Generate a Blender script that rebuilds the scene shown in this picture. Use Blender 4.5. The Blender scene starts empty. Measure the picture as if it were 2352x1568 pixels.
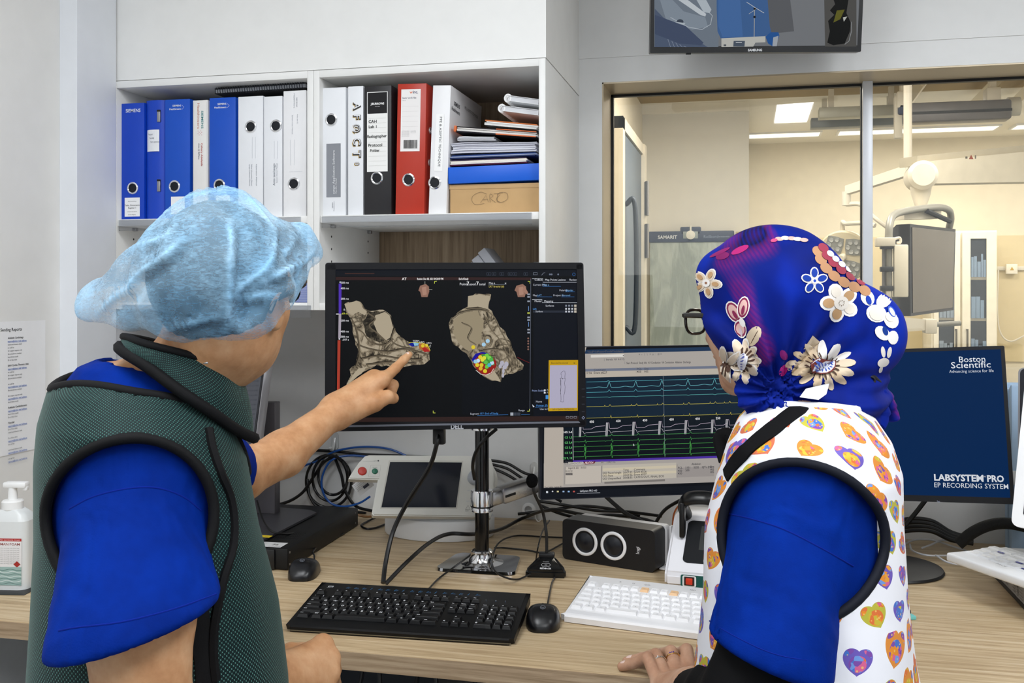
import bpy, bmesh, math, random
import numpy as np
from mathutils import Vector, Matrix
from mathutils.bvhtree import BVHTree

random.seed(7)
RNG = np.random.default_rng(7)
S = bpy.context.scene
COL = S.collection
PI = math.pi

# ------------------------------------------------------------------ camera
CAM_Z, FPX, UC, VH = 1.434, 2300.0, 1176.0, 669.0
YAW = math.radians(13.26)
FW = Vector((-math.sin(YAW), math.cos(YAW), 0))
RT = Vector((math.cos(YAW), math.sin(YAW), 0))
cam_data = bpy.data.cameras.new('camera')
cam_data.lens = FPX / 2352 * 36
cam_data.sensor_width = 36
cam_data.shift_y = -(784 - VH) / 2352
cam_data.clip_start = 0.05
cam = bpy.data.objects.new('camera', cam_data)
cam.location = (0, 0, CAM_Z)
cam.rotation_euler = (PI / 2, 0, YAW)
COL.objects.link(cam)
S.camera = cam

# ------------------------------------------------------------------ world, lights, exposure
S.view_settings.view_transform = 'Standard'
S.view_settings.look = 'None'
S.view_settings.gamma = 1
S.view_settings.use_curve_mapping = False
S.view_settings.exposure = 0.06
w = bpy.data.worlds.new('world')
S.world = w
w.use_nodes = True
w.node_tree.nodes['Background'].inputs[0].default_value = (0.9, 0.95, 1, 1)
w.node_tree.nodes['Background'].inputs[1].default_value = 0.05


def area(name, loc, sx, sy, power, col, rot=(0, 0, 0)):
    l = bpy.data.lights.new(name, 'AREA')
    l.shape = 'RECTANGLE'
    l.size, l.size_y = sx, sy
    l.energy = power
    l.color = col
    o = bpy.data.objects.new(name, l)
    o.location = loc
    o.rotation_euler = rot
    COL.objects.link(o)
    return o


COOL = (0.95, 0.975, 1.0)
WARM = (1.0, 0.975, 0.94)
# ceiling panels of the control room (the middle strip is the one mirrored in the window)
area('ceiling_lamp', (-0.80, 0.72, 2.66), 0.6, 1.2, 22, COOL)
area('ceiling_lamp', (1.0, 0.85, 2.66), 0.6, 1.2, 33, COOL)
area('ceiling_lamp', (0.29, -0.55, 2.62), 0.22, 1.55, 18, COOL)
area('ceiling_lamp', (-1.25, -0.9, 2.66), 0.6, 1.2, 19, COOL)
area('ceiling_lamp', (2.55, -0.6, 2.66), 0.6, 1.2, 22, COOL)
# theatre behind the glass: its lamps, plus one light added for the step wall
area('theatre_light', (0.0, 5.0, 2.59), 0.6, 1.2, 26, WARM)  # added to brighten the step wall, no fitting there
area('theatre_light', (0.9, 4.1, 2.59), 0.6, 1.2, 33, WARM)
area('theatre_light', (2.6, 4.6, 2.59), 0.6, 1.2, 33, WARM)
area('theatre_light', (1.2, 7.2, 2.59), 1.2, 0.4, 33, WARM)
area('theatre_light', (2.9, 7.0, 2.59), 1.2, 0.4, 33, WARM)


# ------------------------------------------------------------------ pixel rays (authoring helper)
def ray(u, v):
    return FW + RT * ((u - UC) / FPX) + Vector((0, 0, (VH - v) / FPX))


O3 = Vector((0, 0, CAM_Z))


def C(u, v, d):
    return O3 + ray(u, v) * d


def atY(u, v, Y):
    r = ray(u, v)
    return O3 + r * (Y / r.y)


def atZ(u, v, Z):
    r = ray(u, v)
    return O3 + r * ((Z - CAM_Z) / r.z)


def atX(u, v, X):
    r = ray(u, v)
    return O3 + r * (X / r.x)


# ------------------------------------------------------------------ colours and materials
def lin(h):
    h = h.lstrip('#')
    c = [int(h[i:i + 2], 16) / 255 for i in (0, 2, 4)]
    return [x / 12.92 if x <= 0.04045 else ((x + 0.055) / 1.055) ** 2.4 for x in c]


class NX:
    """arithmetic on shader sockets"""

    def __init__(s, t, k):
        s.t, s.k = t, k

    def _m(s, op, b=None, c=None):
        n = s.t.nodes.new('ShaderNodeMath')
        n.operation = op
        for i, x in enumerate((s, b, c)):
            if x is None:
                continue
            if isinstance(x, NX):
                s.t.links.new(x.k, n.inputs[i])
            else:
                n.inputs[i].default_value = float(x)
        return NX(s.t, n.outputs[0])

    def __add__(s, o): return s._m('ADD', o)
    def __radd__(s, o): return s._m('ADD', o)
    def __sub__(s, o): return s._m('SUBTRACT', o)
    def __rsub__(s, o): return (s * -1) + o
    def __mul__(s, o): return s._m('MULTIPLY', o)
    def __rmul__(s, o): return s._m('MULTIPLY', o)
    def __truediv__(s, o): return s._m('DIVIDE', o)
    def __pow__(s, o): return s._m('POWER', o)
    def lt(s, o): return s._m('LESS_THAN', o)
    def gt(s, o): return s._m('GREATER_THAN', o)
    def floor(s): return s._m('FLOOR')
    def frac(s): return s._m('FRACT')
    def abs(s): return s._m('ABSOLUTE')
    def sqrt(s): return s._m('SQRT')
    def sin(s): return s._m('SINE')
    def cos(s): return s._m('COSINE')
    def min(s, o): return s._m('MINIMUM', o)
    def max(s, o): return s._m('MAXIMUM', o)
    def mod(s, o): return s._m('FLOORED_MODULO', o)


class Mat:
    def __init__(s, name, col='#808080', rough=0.5, metal=0.0, spec=0.5):
        s.m = bpy.data.materials.new(name)
        s.m.use_nodes = True
        s.t = s.m.node_tree
        s.b = s.t.nodes['Principled BSDF']
        s.out = s.t.nodes['Material Output']
        s.b.inputs['Base Color'].default_value = (*lin(col), 1)
        s.b.inputs['Roughness'].default_value = rough
        s.b.inputs['Metallic'].default_value = metal
        s.b.inputs['Specular IOR Level'].default_value = spec
        s.m.diffuse_color = (*lin(col), 1)

    def node(s, typ, **kw):
        n = s.t.nodes.new(typ)
        for k, v in kw.items():
            if k in n.inputs.keys() if hasattr(n.inputs, 'keys') else False:
                n.inputs[k].default_value = v
            else:
                setattr(n, k, v)
        return n

    def link(s, a, b): s.t.links.new(a, b)

    def coord(s, kind='Object', scale=(1, 1, 1), rot=(0, 0, 0), attr=None):
        if attr:
            n = s.node('ShaderNodeAttribute', attribute_name=attr)
            k = n.outputs['Vector']
        else:
            n = s.node('ShaderNodeTexCoord')
            k = n.outputs[kind]
        mp = s.node('ShaderNodeMapping')
        mp.inputs['Scale'].default_value = scale
        mp.inputs['Rotation'].default_value = rot
        s.link(k, mp.inputs['Vector'])
        return mp.outputs[0]

    def noise(s, vec, scale=5, detail=4, rough=0.55, dist=0):
        n = s.node('ShaderNodeTexNoise')
        n.inputs['Scale'].default_value = scale
        n.inputs['Detail'].default_value = detail
        n.inputs['Roughness'].default_value = rough
        n.inputs['Distortion'].default_value = dist
        s.link(vec, n.inputs['Vector'])
        return n.outputs['Fac']

    def ramp(s, fac, stops, interp='LINEAR'):
        n = s.node('ShaderNodeValToRGB')
        n.color_ramp.interpolation = interp
        e = n.color_ramp.elements
        while len(e) < len(stops):
            e.new(0.5)
        for i, (p, c) in enumerate(stops):
            e[i].position = p
            e[i].color = (*lin(c), 1)
        s.link(fac.k if isinstance(fac, NX) else fac, n.inputs[0])
        return n.outputs[0]

    def mix(s, fac, a, b):
        n = s.node('ShaderNodeMix', data_type='RGBA')
        for sock, v in ((n.inputs[0], fac), (n.inputs[6], a), (n.inputs[7], b)):
            if isinstance(v, NX):
                s.link(v.k, sock)
            elif isinstance(v, str):
                sock.default_value = (*lin(v), 1)
            elif isinstance(v, (int, float)):
                sock.default_value = v
            else:
                s.link(v, sock)
        return n.outputs[2]

    def color(s, k): s.link(k, s.b.inputs['Base Color'])

    def bump(s, fac, strength=0.2, dist=0.002):
        n = s.node('ShaderNodeBump')
        n.inputs['Strength'].default_value = strength
        n.inputs['Distance'].default_value = dist
        s.link(fac.k if isinstance(fac, NX) else fac, n.inputs['Height'])
        s.link(n.outputs[0], s.b.inputs['Normal'])

    def xy(s, attr):
        n = s.node('ShaderNodeAttribute', attribute_name=attr)
        x = s.node('ShaderNodeSeparateXYZ')
        s.link(n.outputs['Vector'], x.inputs[0])
        return NX(s.t, x.outputs[0]), NX(s.t, x.outputs[1])


_mats = {}


def P(col, rough=0.5, metal=0.0, spec=0.5, var=0.03):
    """plain plastic, paint, paper ... with a faint procedural variation"""
    k = (col, rough, metal, spec, var)
    if k not in _mats:
        M = Mat('m_' + col.strip('#') + '_%d' % len(_mats), col, rough, metal, spec)
        if var:
            f = M.noise(M.coord(), 14, 3)
            c = lin(col)
            M.color(M.mix(NX(M.t, f), _sh(col, 1 - 2 * var), _sh(col, 1 + 2 * var)))
            r = NX(M.t, f) * (0.16 * rough) + rough * 0.92
            M.link(r.k, M.b.inputs['Roughness'])
        _mats[k] = M.m
    return _mats[k]


def _sh(h, k):
    c = [int(h.lstrip('#')[i:i + 2], 16) * k for i in (0, 2, 4)]
    return '#%02x%02x%02x' % tuple(max(0, min(255, round(x))) for x in c)


def E(col, st=1.0):
    """lit pixels of a screen"""
    k = ('e', col, st)
    if k not in _mats:
        M = Mat('glow_' + col.strip('#') + '_%d' % len(_mats), '#000000', 0.4, 0, 0.1)
        M.b.inputs['Emission Color'].default_value = (*lin(col), 1)
        M.b.inputs['Emission Strength'].default_value = st
        _mats[k] = M.m
    return _mats[k]


# ------------------------------------------------------------------ mesh building
class MB:
    def __init__(s):
        s.v, s.f, s.mi, s.cur = [], [], [], 0

    def add(s, V, F, M=None):
        o = len(s.v)
        if M is not None:
            V = [M @ Vector(p) for p in V]
        s.v.extend([tuple(p) for p in V])
        s.f.extend([tuple(i + o for i in f) for f in F])
        s.mi.extend([s.cur] * len(F))
        return s

    def box(s, c, d, M=None, bev=0.0, seg=2):
        x, y, z = d[0] / 2, d[1] / 2, d[2] / 2
        T = Matrix.Translation(c)
        if M is not None:
            T = M @ T
        if bev <= 0:
            V = [(-x, -y, -z), (x, -y, -z), (x, y, -z), (-x, y, -z), (-x, -y, z), (x, -y, z), (x, y, z), (-x, y, z)]
            F = [(0, 3, 2, 1), (4, 5, 6, 7), (0, 1, 5, 4), (1, 2, 6, 5), (2, 3, 7, 6), (3, 0, 4, 7)]
            return s.add(V, F, T)
        bm = bmesh.new()
        bmesh.ops.create_cube(bm, size=1)
        for q in bm.verts:
            q.co = Vector((q.co.x * d[0], q.co.y * d[1], q.co.z * d[2]))
        bmesh.ops.bevel(bm, geom=bm.edges[:], offset=min(bev, 0.49 * min(d)), segments=seg, affect='EDGES', profile=0.5)
        return s.bm(bm, T)

    def bx(s, lo, hi, M=None, bev=0.0, seg=2):
        return s.box([(a + b) / 2 for a, b in zip(lo, hi)], [abs(b - a) for a, b in zip(lo, hi)], M, bev, seg)

    def bm(s, bm, M=None):
        bm.verts.ensure_lookup_table()
        bm.verts.index_update()
        s.add([q.co.copy() for q in bm.verts], [[q.index for q in f.verts] for f in bm.faces], M)
        bm.free()
        return s

    def prism(s, poly, h0, h1, M=None):
        """polygon in xy, extruded along z"""
        n = len(poly)
        V = [(x, y, h0) for x, y in poly] + [(x, y, h1) for x, y in poly]
        F = [tuple(range(n - 1, -1, -1)), tuple(range(n, 2 * n))]
        F += [(i, (i + 1) % n, n + (i + 1) % n, n + i) for i in range(n)]
        return s.add(V, F, M)

    def rprism(s, w, h, r, z0, z1, M=None, seg=5):
        return s.prism(rrect(w, h, r, seg), z0, z1, M)

    def lathe(s, prof, n=28, M=None):
        V, F = [], []
        for i in range(n):
            a = 2 * PI * i / n
            for r, z in prof:
                V.append((r * math.cos(a), r * math.sin(a), z))
        m = len(prof)
        for i in range(n):
            j = (i + 1) % n
            for k in range(m - 1):
                F.append((i * m + k, j * m + k, j * m + k + 1, i * m + k + 1))
        if prof[0][0] > 1e-6:
            F.append(tuple(i * m for i in range(n - 1, -1, -1)))
        if prof[-1][0] > 1e-6:
            F.append(tuple(i * m + m - 1 for i in range(n)))
        return s.add(V, F, M)

    def cyl(s, p0, p1, r0, r1=None, n=20):
        return s.tube([p0, p1], [r0, r0 if r1 is None else r1], n)

    def tube(s, pts, r, n=8, closed=False, flat=None, up=None):
        P_ = [Vector(p) for p in pts]
        m = len(P_)
        R = [r] * m if isinstance(r, (int, float)) else list(r)
        V, F = [], []
        prev = None
        for i in range(m):
            a = P_[(i - 1) % m] if (closed or i) else P_[i]
            b = P_[(i + 1) % m] if (closed or i < m - 1) else P_[i]
            t = (b - a)
            t = t.normalized() if t.length > 1e-9 else Vector((0, 0, 1))
            if up is not None:
                x = Vector(up[i] if isinstance(up, list) else up)
                x = (x - t * x.dot(t)).normalized()
            elif prev is None:
                h = Vector((0, 0, 1)) if abs(t.z) < 0.9 else Vector((1, 0, 0))
                x = (h - t * h.dot(t)).normalized()
            else:
                x = (prev - t * prev.dot(t))
                x = x.normalized() if x.length > 1e-6 else t.orthogonal().normalized()
            prev = x
            y = t.cross(x)
            k = flat or 1.0
            for j in range(n):
                an = 2 * PI * j / n
                V.append(P_[i] + x * (R[i] * k * math.cos(an)) + y * (R[i] * math.sin(an)))
        for i in range(m if closed else m - 1):
            q = (i + 1) % m
            for j in range(n):
                k = (j + 1) % n
                F.append((i * n + j, i * n + k, q * n + k, q * n + j))
        if not closed:
            F.append(tuple(range(n - 1, -1, -1)))
            F.append(tuple((m - 1) * n + j for j in range(n)))
        return s.add(V, F)

    def ball(s, c, r, n=16, M=None):
        r = (r, r, r) if isinstance(r, (int, float)) else r
        bm = bmesh.new()
        bmesh.ops.create_uvsphere(bm, u_segments=n, v_segments=max(6, n // 2), radius=1)
        for q in bm.verts:
            q.co = Vector((q.co.x * r[0], q.co.y * r[1], q.co.z * r[2]))
        T = Matrix.Translation(c)
        return s.bm(bm, M @ T if M is not None else T)

    def grid(s, G, closed_u=False):
        a, b = len(G), len(G[0])
        V = [p for row in G for p in row]
        F = []
        for i in range(a if closed_u else a - 1):
            q = (i + 1) % a
            for j in range(b - 1):
                F.append((i * b + j, q * b + j, q * b + j + 1, i * b + j + 1))
        return s.add(V, F)

    def mesh(s, name, mats, smooth=35):
        me = bpy.data.meshes.new(name)
        me.from_pydata(s.v, [], s.f)
        for m in (mats if isinstance(mats, (list, tuple)) else [mats]):
            me.materials.append(m)
        if max(s.mi, default=0):
            me.polygons.foreach_set('material_index', s.mi)
        if smooth:
            me.polygons.foreach_set('use_smooth', [True] * len(me.polygons))
            me.update()
            try:
                me.set_sharp_from_angle(angle=math.radians(smooth))
            except Exception:
                pass
        me.update()
        return me

    def obj(s, name, mats, parent=None, smooth=35):
        return link(bpy.data.objects.new(name, s.mesh(name, mats, smooth)), parent)


def rrect(w, h, r, seg=5):
    pts = []
    for cx, cy, a0 in ((w / 2 - r, h / 2 - r, 0), (-w / 2 + r, h / 2 - r, 90), (-w / 2 + r, -h / 2 + r, 180), (w / 2 - r, -h / 2 + r, 270)):
        for i in range(seg + 1):
            a = math.radians(a0 + 90 * i / seg)
            pts.append((cx + r * math.cos(a), cy + r * math.sin(a)))
    return pts


def link(o, parent=None):
    COL.objects.link(o)
    if parent is not None:
        o.parent = parent
    return o


def tag(o, label=None, cat=None, group=None, kind=None):
    if label: o['label'] = label
    if cat: o['category'] = cat
    if group: o['group'] = group
    if kind: o['kind'] = kind
    return o


def thing(name, label, cat, loc=(0, 0, 0), rz=0.0, group=None, rot=None):
    o = bpy.data.objects.new(name, None)
    o.empty_display_size = 0.05
    o.location = loc
    o.rotation_euler = rot if rot is not None else (0, 0, rz)
    COL.objects.link(o)
    return tag(o, label, cat, group)


def struct(name, mb, mat, parent=None, smooth=0):
    o = mb.obj(name, mat, parent, smooth)
    if parent is None:
        o['kind'] = 'structure'
    return o


def spline(pts, n=8):
    """Catmull-Rom through points"""
    P_ = [Vector(p) for p in pts]
    P_ = [P_[0] * 2 - P_[1]] + P_ + [P_[-1] * 2 - P_[-2]]
    out = []
    for i in range(1, len(P_) - 2):
        a, b, c, d = P_[i - 1:i + 3]
        for k in range(n):
            t = k / n
            out.append(0.5 * ((2 * b) + (c - a) * t + (2 * a - 5 * b + 4 * c - d) * t * t + (3 * b - a - 3 * c + d) * t ** 3))
    out.append(P_[-2])
    return out


# ------------------------------------------------------------------ flat print: lettering, marks and screen images
_tcache = {}


def text_mesh(txt, bold=0.0, space=1.0):
    k = (txt, bold, space)
    if k not in _tcache:
        cu = bpy.data.curves.new('t', 'FONT')
        cu.body = txt
        cu.size = 1
        cu.offset = bold
        cu.space_character = space
        cu.resolution_u = 2
        o = bpy.data.objects.new('t', cu)
        me = o.to_mesh()
        V = [(p.co.x, p.co.y) for p in me.vertices]
        F = [tuple(p.vertices) for p in me.polygons]
        o.to_mesh_clear()
        bpy.data.objects.remove(o)
        bpy.data.curves.remove(cu)
        x1 = max((p[0] for p in V), default=0)
        x0 = min((p[0] for p in V), default=0)
        _tcache[k] = (V, F, x0, x1)
    return _tcache[k]


class Paint:
    """flat marks laid on a plane: origin O, axes X and Y, outward normal Z; coordinates through a scale"""

    def __init__(s, O=(0, 0, 0), X=(1, 0, 0), Y=(0, 0, 1), k=1.0, glow=0.0, lift=0.0002, step=0.00004, rough=0.6):
        s.O, s.X, s.Y = Vector(O), Vector(X).normalized(), Vector(Y).normalized()
        s.Z = s.X.cross(s.Y)
        s.k, s.glow, s.h, s.step, s.rough = k, glow, lift, step, rough
        s.mb, s.cols = MB(), []

    def pt(s, x, y, h=None):
        return s.O + s.X * (x * s.k) + s.Y * (y * s.k) + s.Z * (s.h if h is None else h)

    def _c(s, col):
        if col not in s.cols:
            s.cols.append(col)
        s.mb.cur = s.cols.index(col)
        s.h += s.step

    def poly(s, pts, col):
        s._c(col)
        s.mb.add([s.pt(x, y) for x, y in pts], [tuple(range(len(pts)))])

    def rect(s, x0, y0, x1, y1, col): s.poly([(x0, y0), (x1, y0), (x1, y1), (x0, y1)], col)

    def disc(s, x, y, r, col, n=20, ry=None):
        s.poly([(x + r * math.cos(2 * PI * i / n), y + (ry or r) * math.sin(2 * PI * i / n)) for i in range(n)], col)

    def ring(s, x, y, r0, r1, col, n=24):
        s.line([(x + (r0 + r1) / 2 * math.cos(2 * PI * i / n), y + (r0 + r1) / 2 * math.sin(2 * PI * i / n)) for i in range(n + 1)], abs(r1 - r0), col)

    def line(s, pts, w, col):
        s._c(col)
        V, F = [], []
        n = len(pts)
        for i, (x, y) in enumerate(pts):
            a = pts[max(0, i - 1)]
            b = pts[min(n - 1, i + 1)]
            dx, dy = b[0] - a[0], b[1] - a[1]
            l = math.hypot(dx, dy) or 1
            nx, ny = -dy / l * w / 2, dx / l * w / 2
            V += [s.pt(x + nx, y + ny), s.pt(x - nx, y - ny)]
            if i:
                F.append((2 * i - 2, 2 * i - 1, 2 * i + 1, 2 * i))
        s.mb.add(V, F)

    def text(s, t, x, y, size, col, align='L', bold=0.0, rot=0.0, space=1.0, width=None):
        if not t.strip():
            return
        V, F, x0, x1 = text_mesh(t, bold, space)
        s._c(col)
        sx = size
        if width:
            sx = width / max(1e-6, x1 - x0)
        off = {'L': -x0, 'C': -(x0 + x1) / 2, 'R': -x1}[align]
        ca, sa = math.cos(rot), math.sin(rot)
        s.mb.add([s.pt(x + (px + off) * sx * ca - py * size * sa, y + (px + off) * sx * sa + py * size * ca) for px, py in V], F)

    def obj(s, name, parent, label=None, kind=None):
        if not s.mb.f:
            return None
        o = s.mb.obj(name, [c if not isinstance(c, str) else (E(c, s.glow) if s.glow else P(c, s.rough, 0, 0.3, 0)) for c in s.cols], parent, 0)
        if label:
            o['label'] = label
        if kind:
            o['kind'] = kind
        return o


# ------------------------------------------------------------------ implicit surfaces for bodies, hands and cloth
def V3(p): return np.array(p, dtype=np.float64)


def s_cone(p, a, b, ra, rb):
    a, b = V3(a), V3(b)
    ab = b - a
    t = np.clip((p - a) @ ab / max(1e-12, ab @ ab), 0, 1)
    return np.linalg.norm(p - a - t[:, None] * ab, axis=1) - (ra + (rb - ra) * t)


def s_ell(p, c, r, R=None):
    q = p - V3(c)
    if R is not None:
        q = q @ np.array(R).T
    r = V3(r)
    k0 = np.linalg.norm(q / r, axis=1)
    k1 = np.linalg.norm(q / (r * r), axis=1)
    return k0 * (k0 - 1) / np.maximum(k1, 1e-9)


def smin(a, b, k):
    h = np.maximum(k - np.abs(a - b), 0) / k
    return np.minimum(a, b) - h * h * k * 0.25


def smax(a, b, k): return -smin(-a, -b, k)


def wave(p, seed, freq, n=6, ridged=False):
    g = np.random.default_rng(seed)
    out = np.zeros(len(p))
    for _ in range(n):
        k = g.normal(size=3)
        k = k / np.linalg.norm(k) * freq * g.uniform(0.6, 1.5)
        v = np.sin(p @ k + g.uniform(0, 6.28))
        out += (1 - 2 * np.abs(v)) if ridged else v
    return out / n


def surfnet(fn, lo, hi, h, B=8, relax=1):
    lo, hi = V3(lo), V3(hi)
    nb = np.ceil((hi - lo) / (h * B)).astype(int)
    n = nb * B + 1
    cen = [lo[i] + (np.arange(nb[i]) + 0.5) * B * h for i in range(3)]
    G = np.stack(np.meshgrid(*cen, indexing='ij'), -1).reshape(-1, 3)
    fc = fn(G)
    act = np.abs(fc) < B * h * 1.35
    F = np.repeat(np.repeat(np.repeat(fc.reshape(nb), B, 0), B, 1), B, 2)
    F = np.pad(F, ((0, 1), (0, 1), (0, 1)), mode='edge').astype(np.float64)
    need = np.zeros(tuple(n), bool)
    A = act.reshape(nb)
    for i, j, k in np.argwhere(A):
        need[i * B:i * B + B + 1, j * B:j * B + B + 1, k * B:k * B + B + 1] = True
    I = np.argwhere(need)
    F[need] = fn(lo + I * h)
    s = F < 0
    c = [s[x:n[0] - 1 + x, y:n[1] - 1 + y, z:n[2] - 1 + z] for x in (0, 1) for y in (0, 1) for z in (0, 1)]
    sm = sum(q.astype(np.int8) for q in c)
    mask = (sm > 0) & (sm < 8)
    cells = np.argwhere(mask)
    idx = -np.ones(mask.shape, int)
    idx[mask] = np.arange(len(cells))
    acc = np.zeros((len(cells), 3))
    cnt = np.zeros(len(cells))
    cor = [(x, y, z) for x in (0, 1) for y in (0, 1) for z in (0, 1)]
    val = {q: F[cells[:, 0] + q[0], cells[:, 1] + q[1], cells[:, 2] + q[2]] for q in cor}
    for a in cor:
        for ax in range(3):
            if a[ax] == 0:
                b = tuple(1 if i == ax else a[i] for i in range(3))
                fa, fb = val[a], val[b]
                m = (fa < 0) != (fb < 0)
                t = np.where(m, fa / np.where(m, fa - fb, 1), 0)
                q = np.tile(np.array(a, float), (len(cells), 1))
                q[:, ax] += t
                acc[m] += q[m]
                cnt[m] += 1
    V = lo + (cells + acc / np.maximum(cnt, 1)[:, None]) * h
    quads = []
    for ax in range(3):
        o1, o2 = [(1, 2), (2, 0), (0, 1)][ax]
        sl0 = [slice(1, -1)] * 3
        sl1 = [slice(1, -1)] * 3
        sl0[ax], sl1[ax] = slice(0, n[ax] - 1), slice(1, n[ax])
        x0, x1 = s[tuple(sl0)], s[tuple(sl1)]
        E_ = np.argwhere(x0 != x1)
        if not len(E_):
            continue
        inside0 = x0[x0 != x1]
        off = np.ones(3, int)
        off[ax] = 0
        E_ = E_ + off
        def cell(d1, d2):
            q = E_.copy()
            q[:, o1] -= d1
            q[:, o2] -= d2
            return idx[q[:, 0], q[:, 1], q[:, 2]]
        Q = np.stack([cell(1, 1), cell(0, 1), cell(0, 0), cell(1, 0)], 1)
        Q[~inside0] = Q[~inside0][:, ::-1]
        quads.append(Q)
    Q = np.concatenate(quads)
    for _ in range(relax):
        e = h * 0.2
        f0 = fn(V)
        g = np.stack([fn(V + np.eye(3)[i] * e) - f0 for i in range(3)], 1) / e
        st = f0[:, None] * g / np.maximum((g * g).sum(1), 0.2)[:, None]
        V = V - np.clip(st, -h, h)
    return V, Q


def np_mesh(name, V, Q, mats, attrs=None, mi=None, smooth=True):
    me = bpy.data.meshes.new(name)
    me.from_pydata(V.tolist(), [], Q.tolist() if hasattr(Q, 'tolist') else Q)
    for m in (mats if isinstance(mats, (list, tuple)) else [mats]):
        me.materials.append(m)
    if mi is not None:
        me.polygons.foreach_set('material_index', np.asarray(mi, dtype=np.int32))
    if smooth:
        me.polygons.foreach_set('use_smooth', [True] * len(me.polygons))
    for k, A in (attrs or {}).items():
        at = me.attributes.new(k, 'FLOAT_VECTOR', 'POINT')
        A3 = np.zeros((len(V), 3), dtype=np.float32)
        A3[:, :A.shape[1]] = A
        at.data.foreach_set('vector', A3.ravel())
    me.update()
    return me


def keep_faces(V, Q, keep):
    """drop faces whose vertices all fail keep, and compact"""
    fk = keep[Q].any(1)
    Q = Q[fk]
    used = np.unique(Q)
    m = -np.ones(len(V), int)
    m[used] = np.arange(len(used))
    return V[used], m[Q]


def bvh_of(V, Q): return BVHTree.FromPolygons([tuple(p) for p in V], [tuple(q) for q in Q])
# ================================================================== materials shared by many things
WALL = P('#eceded', 0.55, 0, 0.3, 0.01)
WHITE = P('#f1f1f0', 0.35, 0, 0.4, 0.01)
LAM = P('#eeeeec', 0.4, 0, 0.4, 0.01)
BLACK = P('#101114', 0.42, 0, 0.4, 0.04)
BLACKG = P('#08090b', 0.22, 0, 0.5, 0.02)
RUBBER = P('#0b0b0d', 0.38, 0, 0.5, 0.03)
CHROME = P('#e4e4e6', 0.12, 1.0, 0.5, 0.01)
STEEL = P('#a9a9ab', 0.32, 1.0, 0.5, 0.02)
BEZEL = P('#15171d', 0.4, 0, 0.45, 0.03)


def wood(name, rot, c0, c1, c2, sc=1.0, rough=0.42):
    M = Mat(name, c1, rough, 0, 0.4)
    v = M.coord('Object', (sc * 1.1, sc * 26, sc * 26) if rot == 'x' else (sc * 22, sc * 22, sc * 0.8))
    f = M.noise(v, 3.0, 8, 0.62, 0.5)
    v2 = M.coord('Object', (sc * 4, sc * 190, sc * 190) if rot == 'x' else (sc * 190, sc * 190, sc * 3))
    g = M.noise(v2, 2.0, 4, 0.6)
    v3 = M.coord('Object', (0.6, 5.5, 5.5) if rot == 'x' else (7, 7, 0.3))
    h = M.noise(v3, 2.0, 2, 0.5)
    a = M.ramp(f, [(0.34, c0), (0.5, c1), (0.68, c2)])
    b = M.mix((NX(M.t, g).gt(0.585)) * 0.28, a, c0)
    c = M.mix((NX(M.t, h) - 0.4) * 0.9, b, c0)
    M.color(c)
    M.bump(g, 0.1, 0.0006)
    return M.m


OAK = wood('oak_laminate', 'x', '#a98f6c', '#c9b18c', '#dac7a6')
OAKV = wood('oak_back_panel', 'z', '#806b54', '#a58e73', '#b8a286', 1.3, 0.5)
OAKE = wood('oak_edge', 'x', '#8f785b', '#b0977a', '#c2ab8d', 1.3)

# ================================================================== control room shell
YW = 2.815          # face of the back wall
YC = 2.33           # front of the cupboards
DESK = 0.78
DF = 1.705          # front edge of the desk
XL, XR = -1.67, 3.3
CEIL = 2.7

mb = MB().bx((XL - 0.1, -2.3, -0.1), (XR + 0.1, 9.0, 0.0))
FLOOR = Mat('vinyl_floor', '#6d7479', 0.45)
FLOOR.color(FLOOR.ramp(FLOOR.noise(FLOOR.coord(), 60, 3), [(0.35, '#62686d'), (0.65, '#777e84')]))
struct('floor', mb, FLOOR.m)
struct('ceiling', MB().bx((XL - 0.1, -2.3, CEIL), (XR + 0.1, 3.02, CEIL + 0.1)), P('#f2f2f0', 0.7, 0, 0.2, 0.01))
struct('wall_left', MB().bx((XL - 0.1, -2.3, 0), (XL, YW + 0.1, CEIL)), P('#e9e8e5', 0.55, 0, 0.3, 0.01))
struct('wall_right', MB().bx((XR, -2.3, 0), (XR + 0.1, 9.0, 2.8)), WALL)
struct('wall_front', MB().bx((XL - 0.1, -2.4, 0), (XR + 0.1, -2.3, CEIL)), WALL)
WX0, WX1, WZ0, WZ1, YG = -0.4017, 1.62, 1.02, 2.0245, 2.985
mb = MB()
mb.bx((XL - 0.1, YW, 0), (WX0, 3.02, 2.8))
mb.bx((WX1, YW, 0), (XR + 0.1, 3.02, 2.8))
mb.bx((WX0, YW, 0), (WX1, 3.02, WZ0))
mb.bx((WX0, YW, WZ1), (WX1, 3.02, 2.8))
wb = struct('wall_back', mb, WALL)
# upper cladding board whose lower edge makes the faint joint above the window
struct('trim_1', MB().bx((-0.467, YW - 0.003, 2.094), (XR, YW, CEIL)), WALL)
# upright end panel beside the cupboards
struct('trim_2', MB().bx((XL, 2.17, 0), (-1.62, YC - 0.001, CEIL), bev=0.001).bx((XL, YC, 0), (-1.6365, YW, CEIL)), P('#e6e9ee', 0.4, 0, 0.4, 0.01))
# boxed-in bulkhead above the cupboards
struct('trim_3', MB().bx((-1.636, YC + 0.004, 1.990), (-0.467, YW, CEIL)), LAM)

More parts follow.
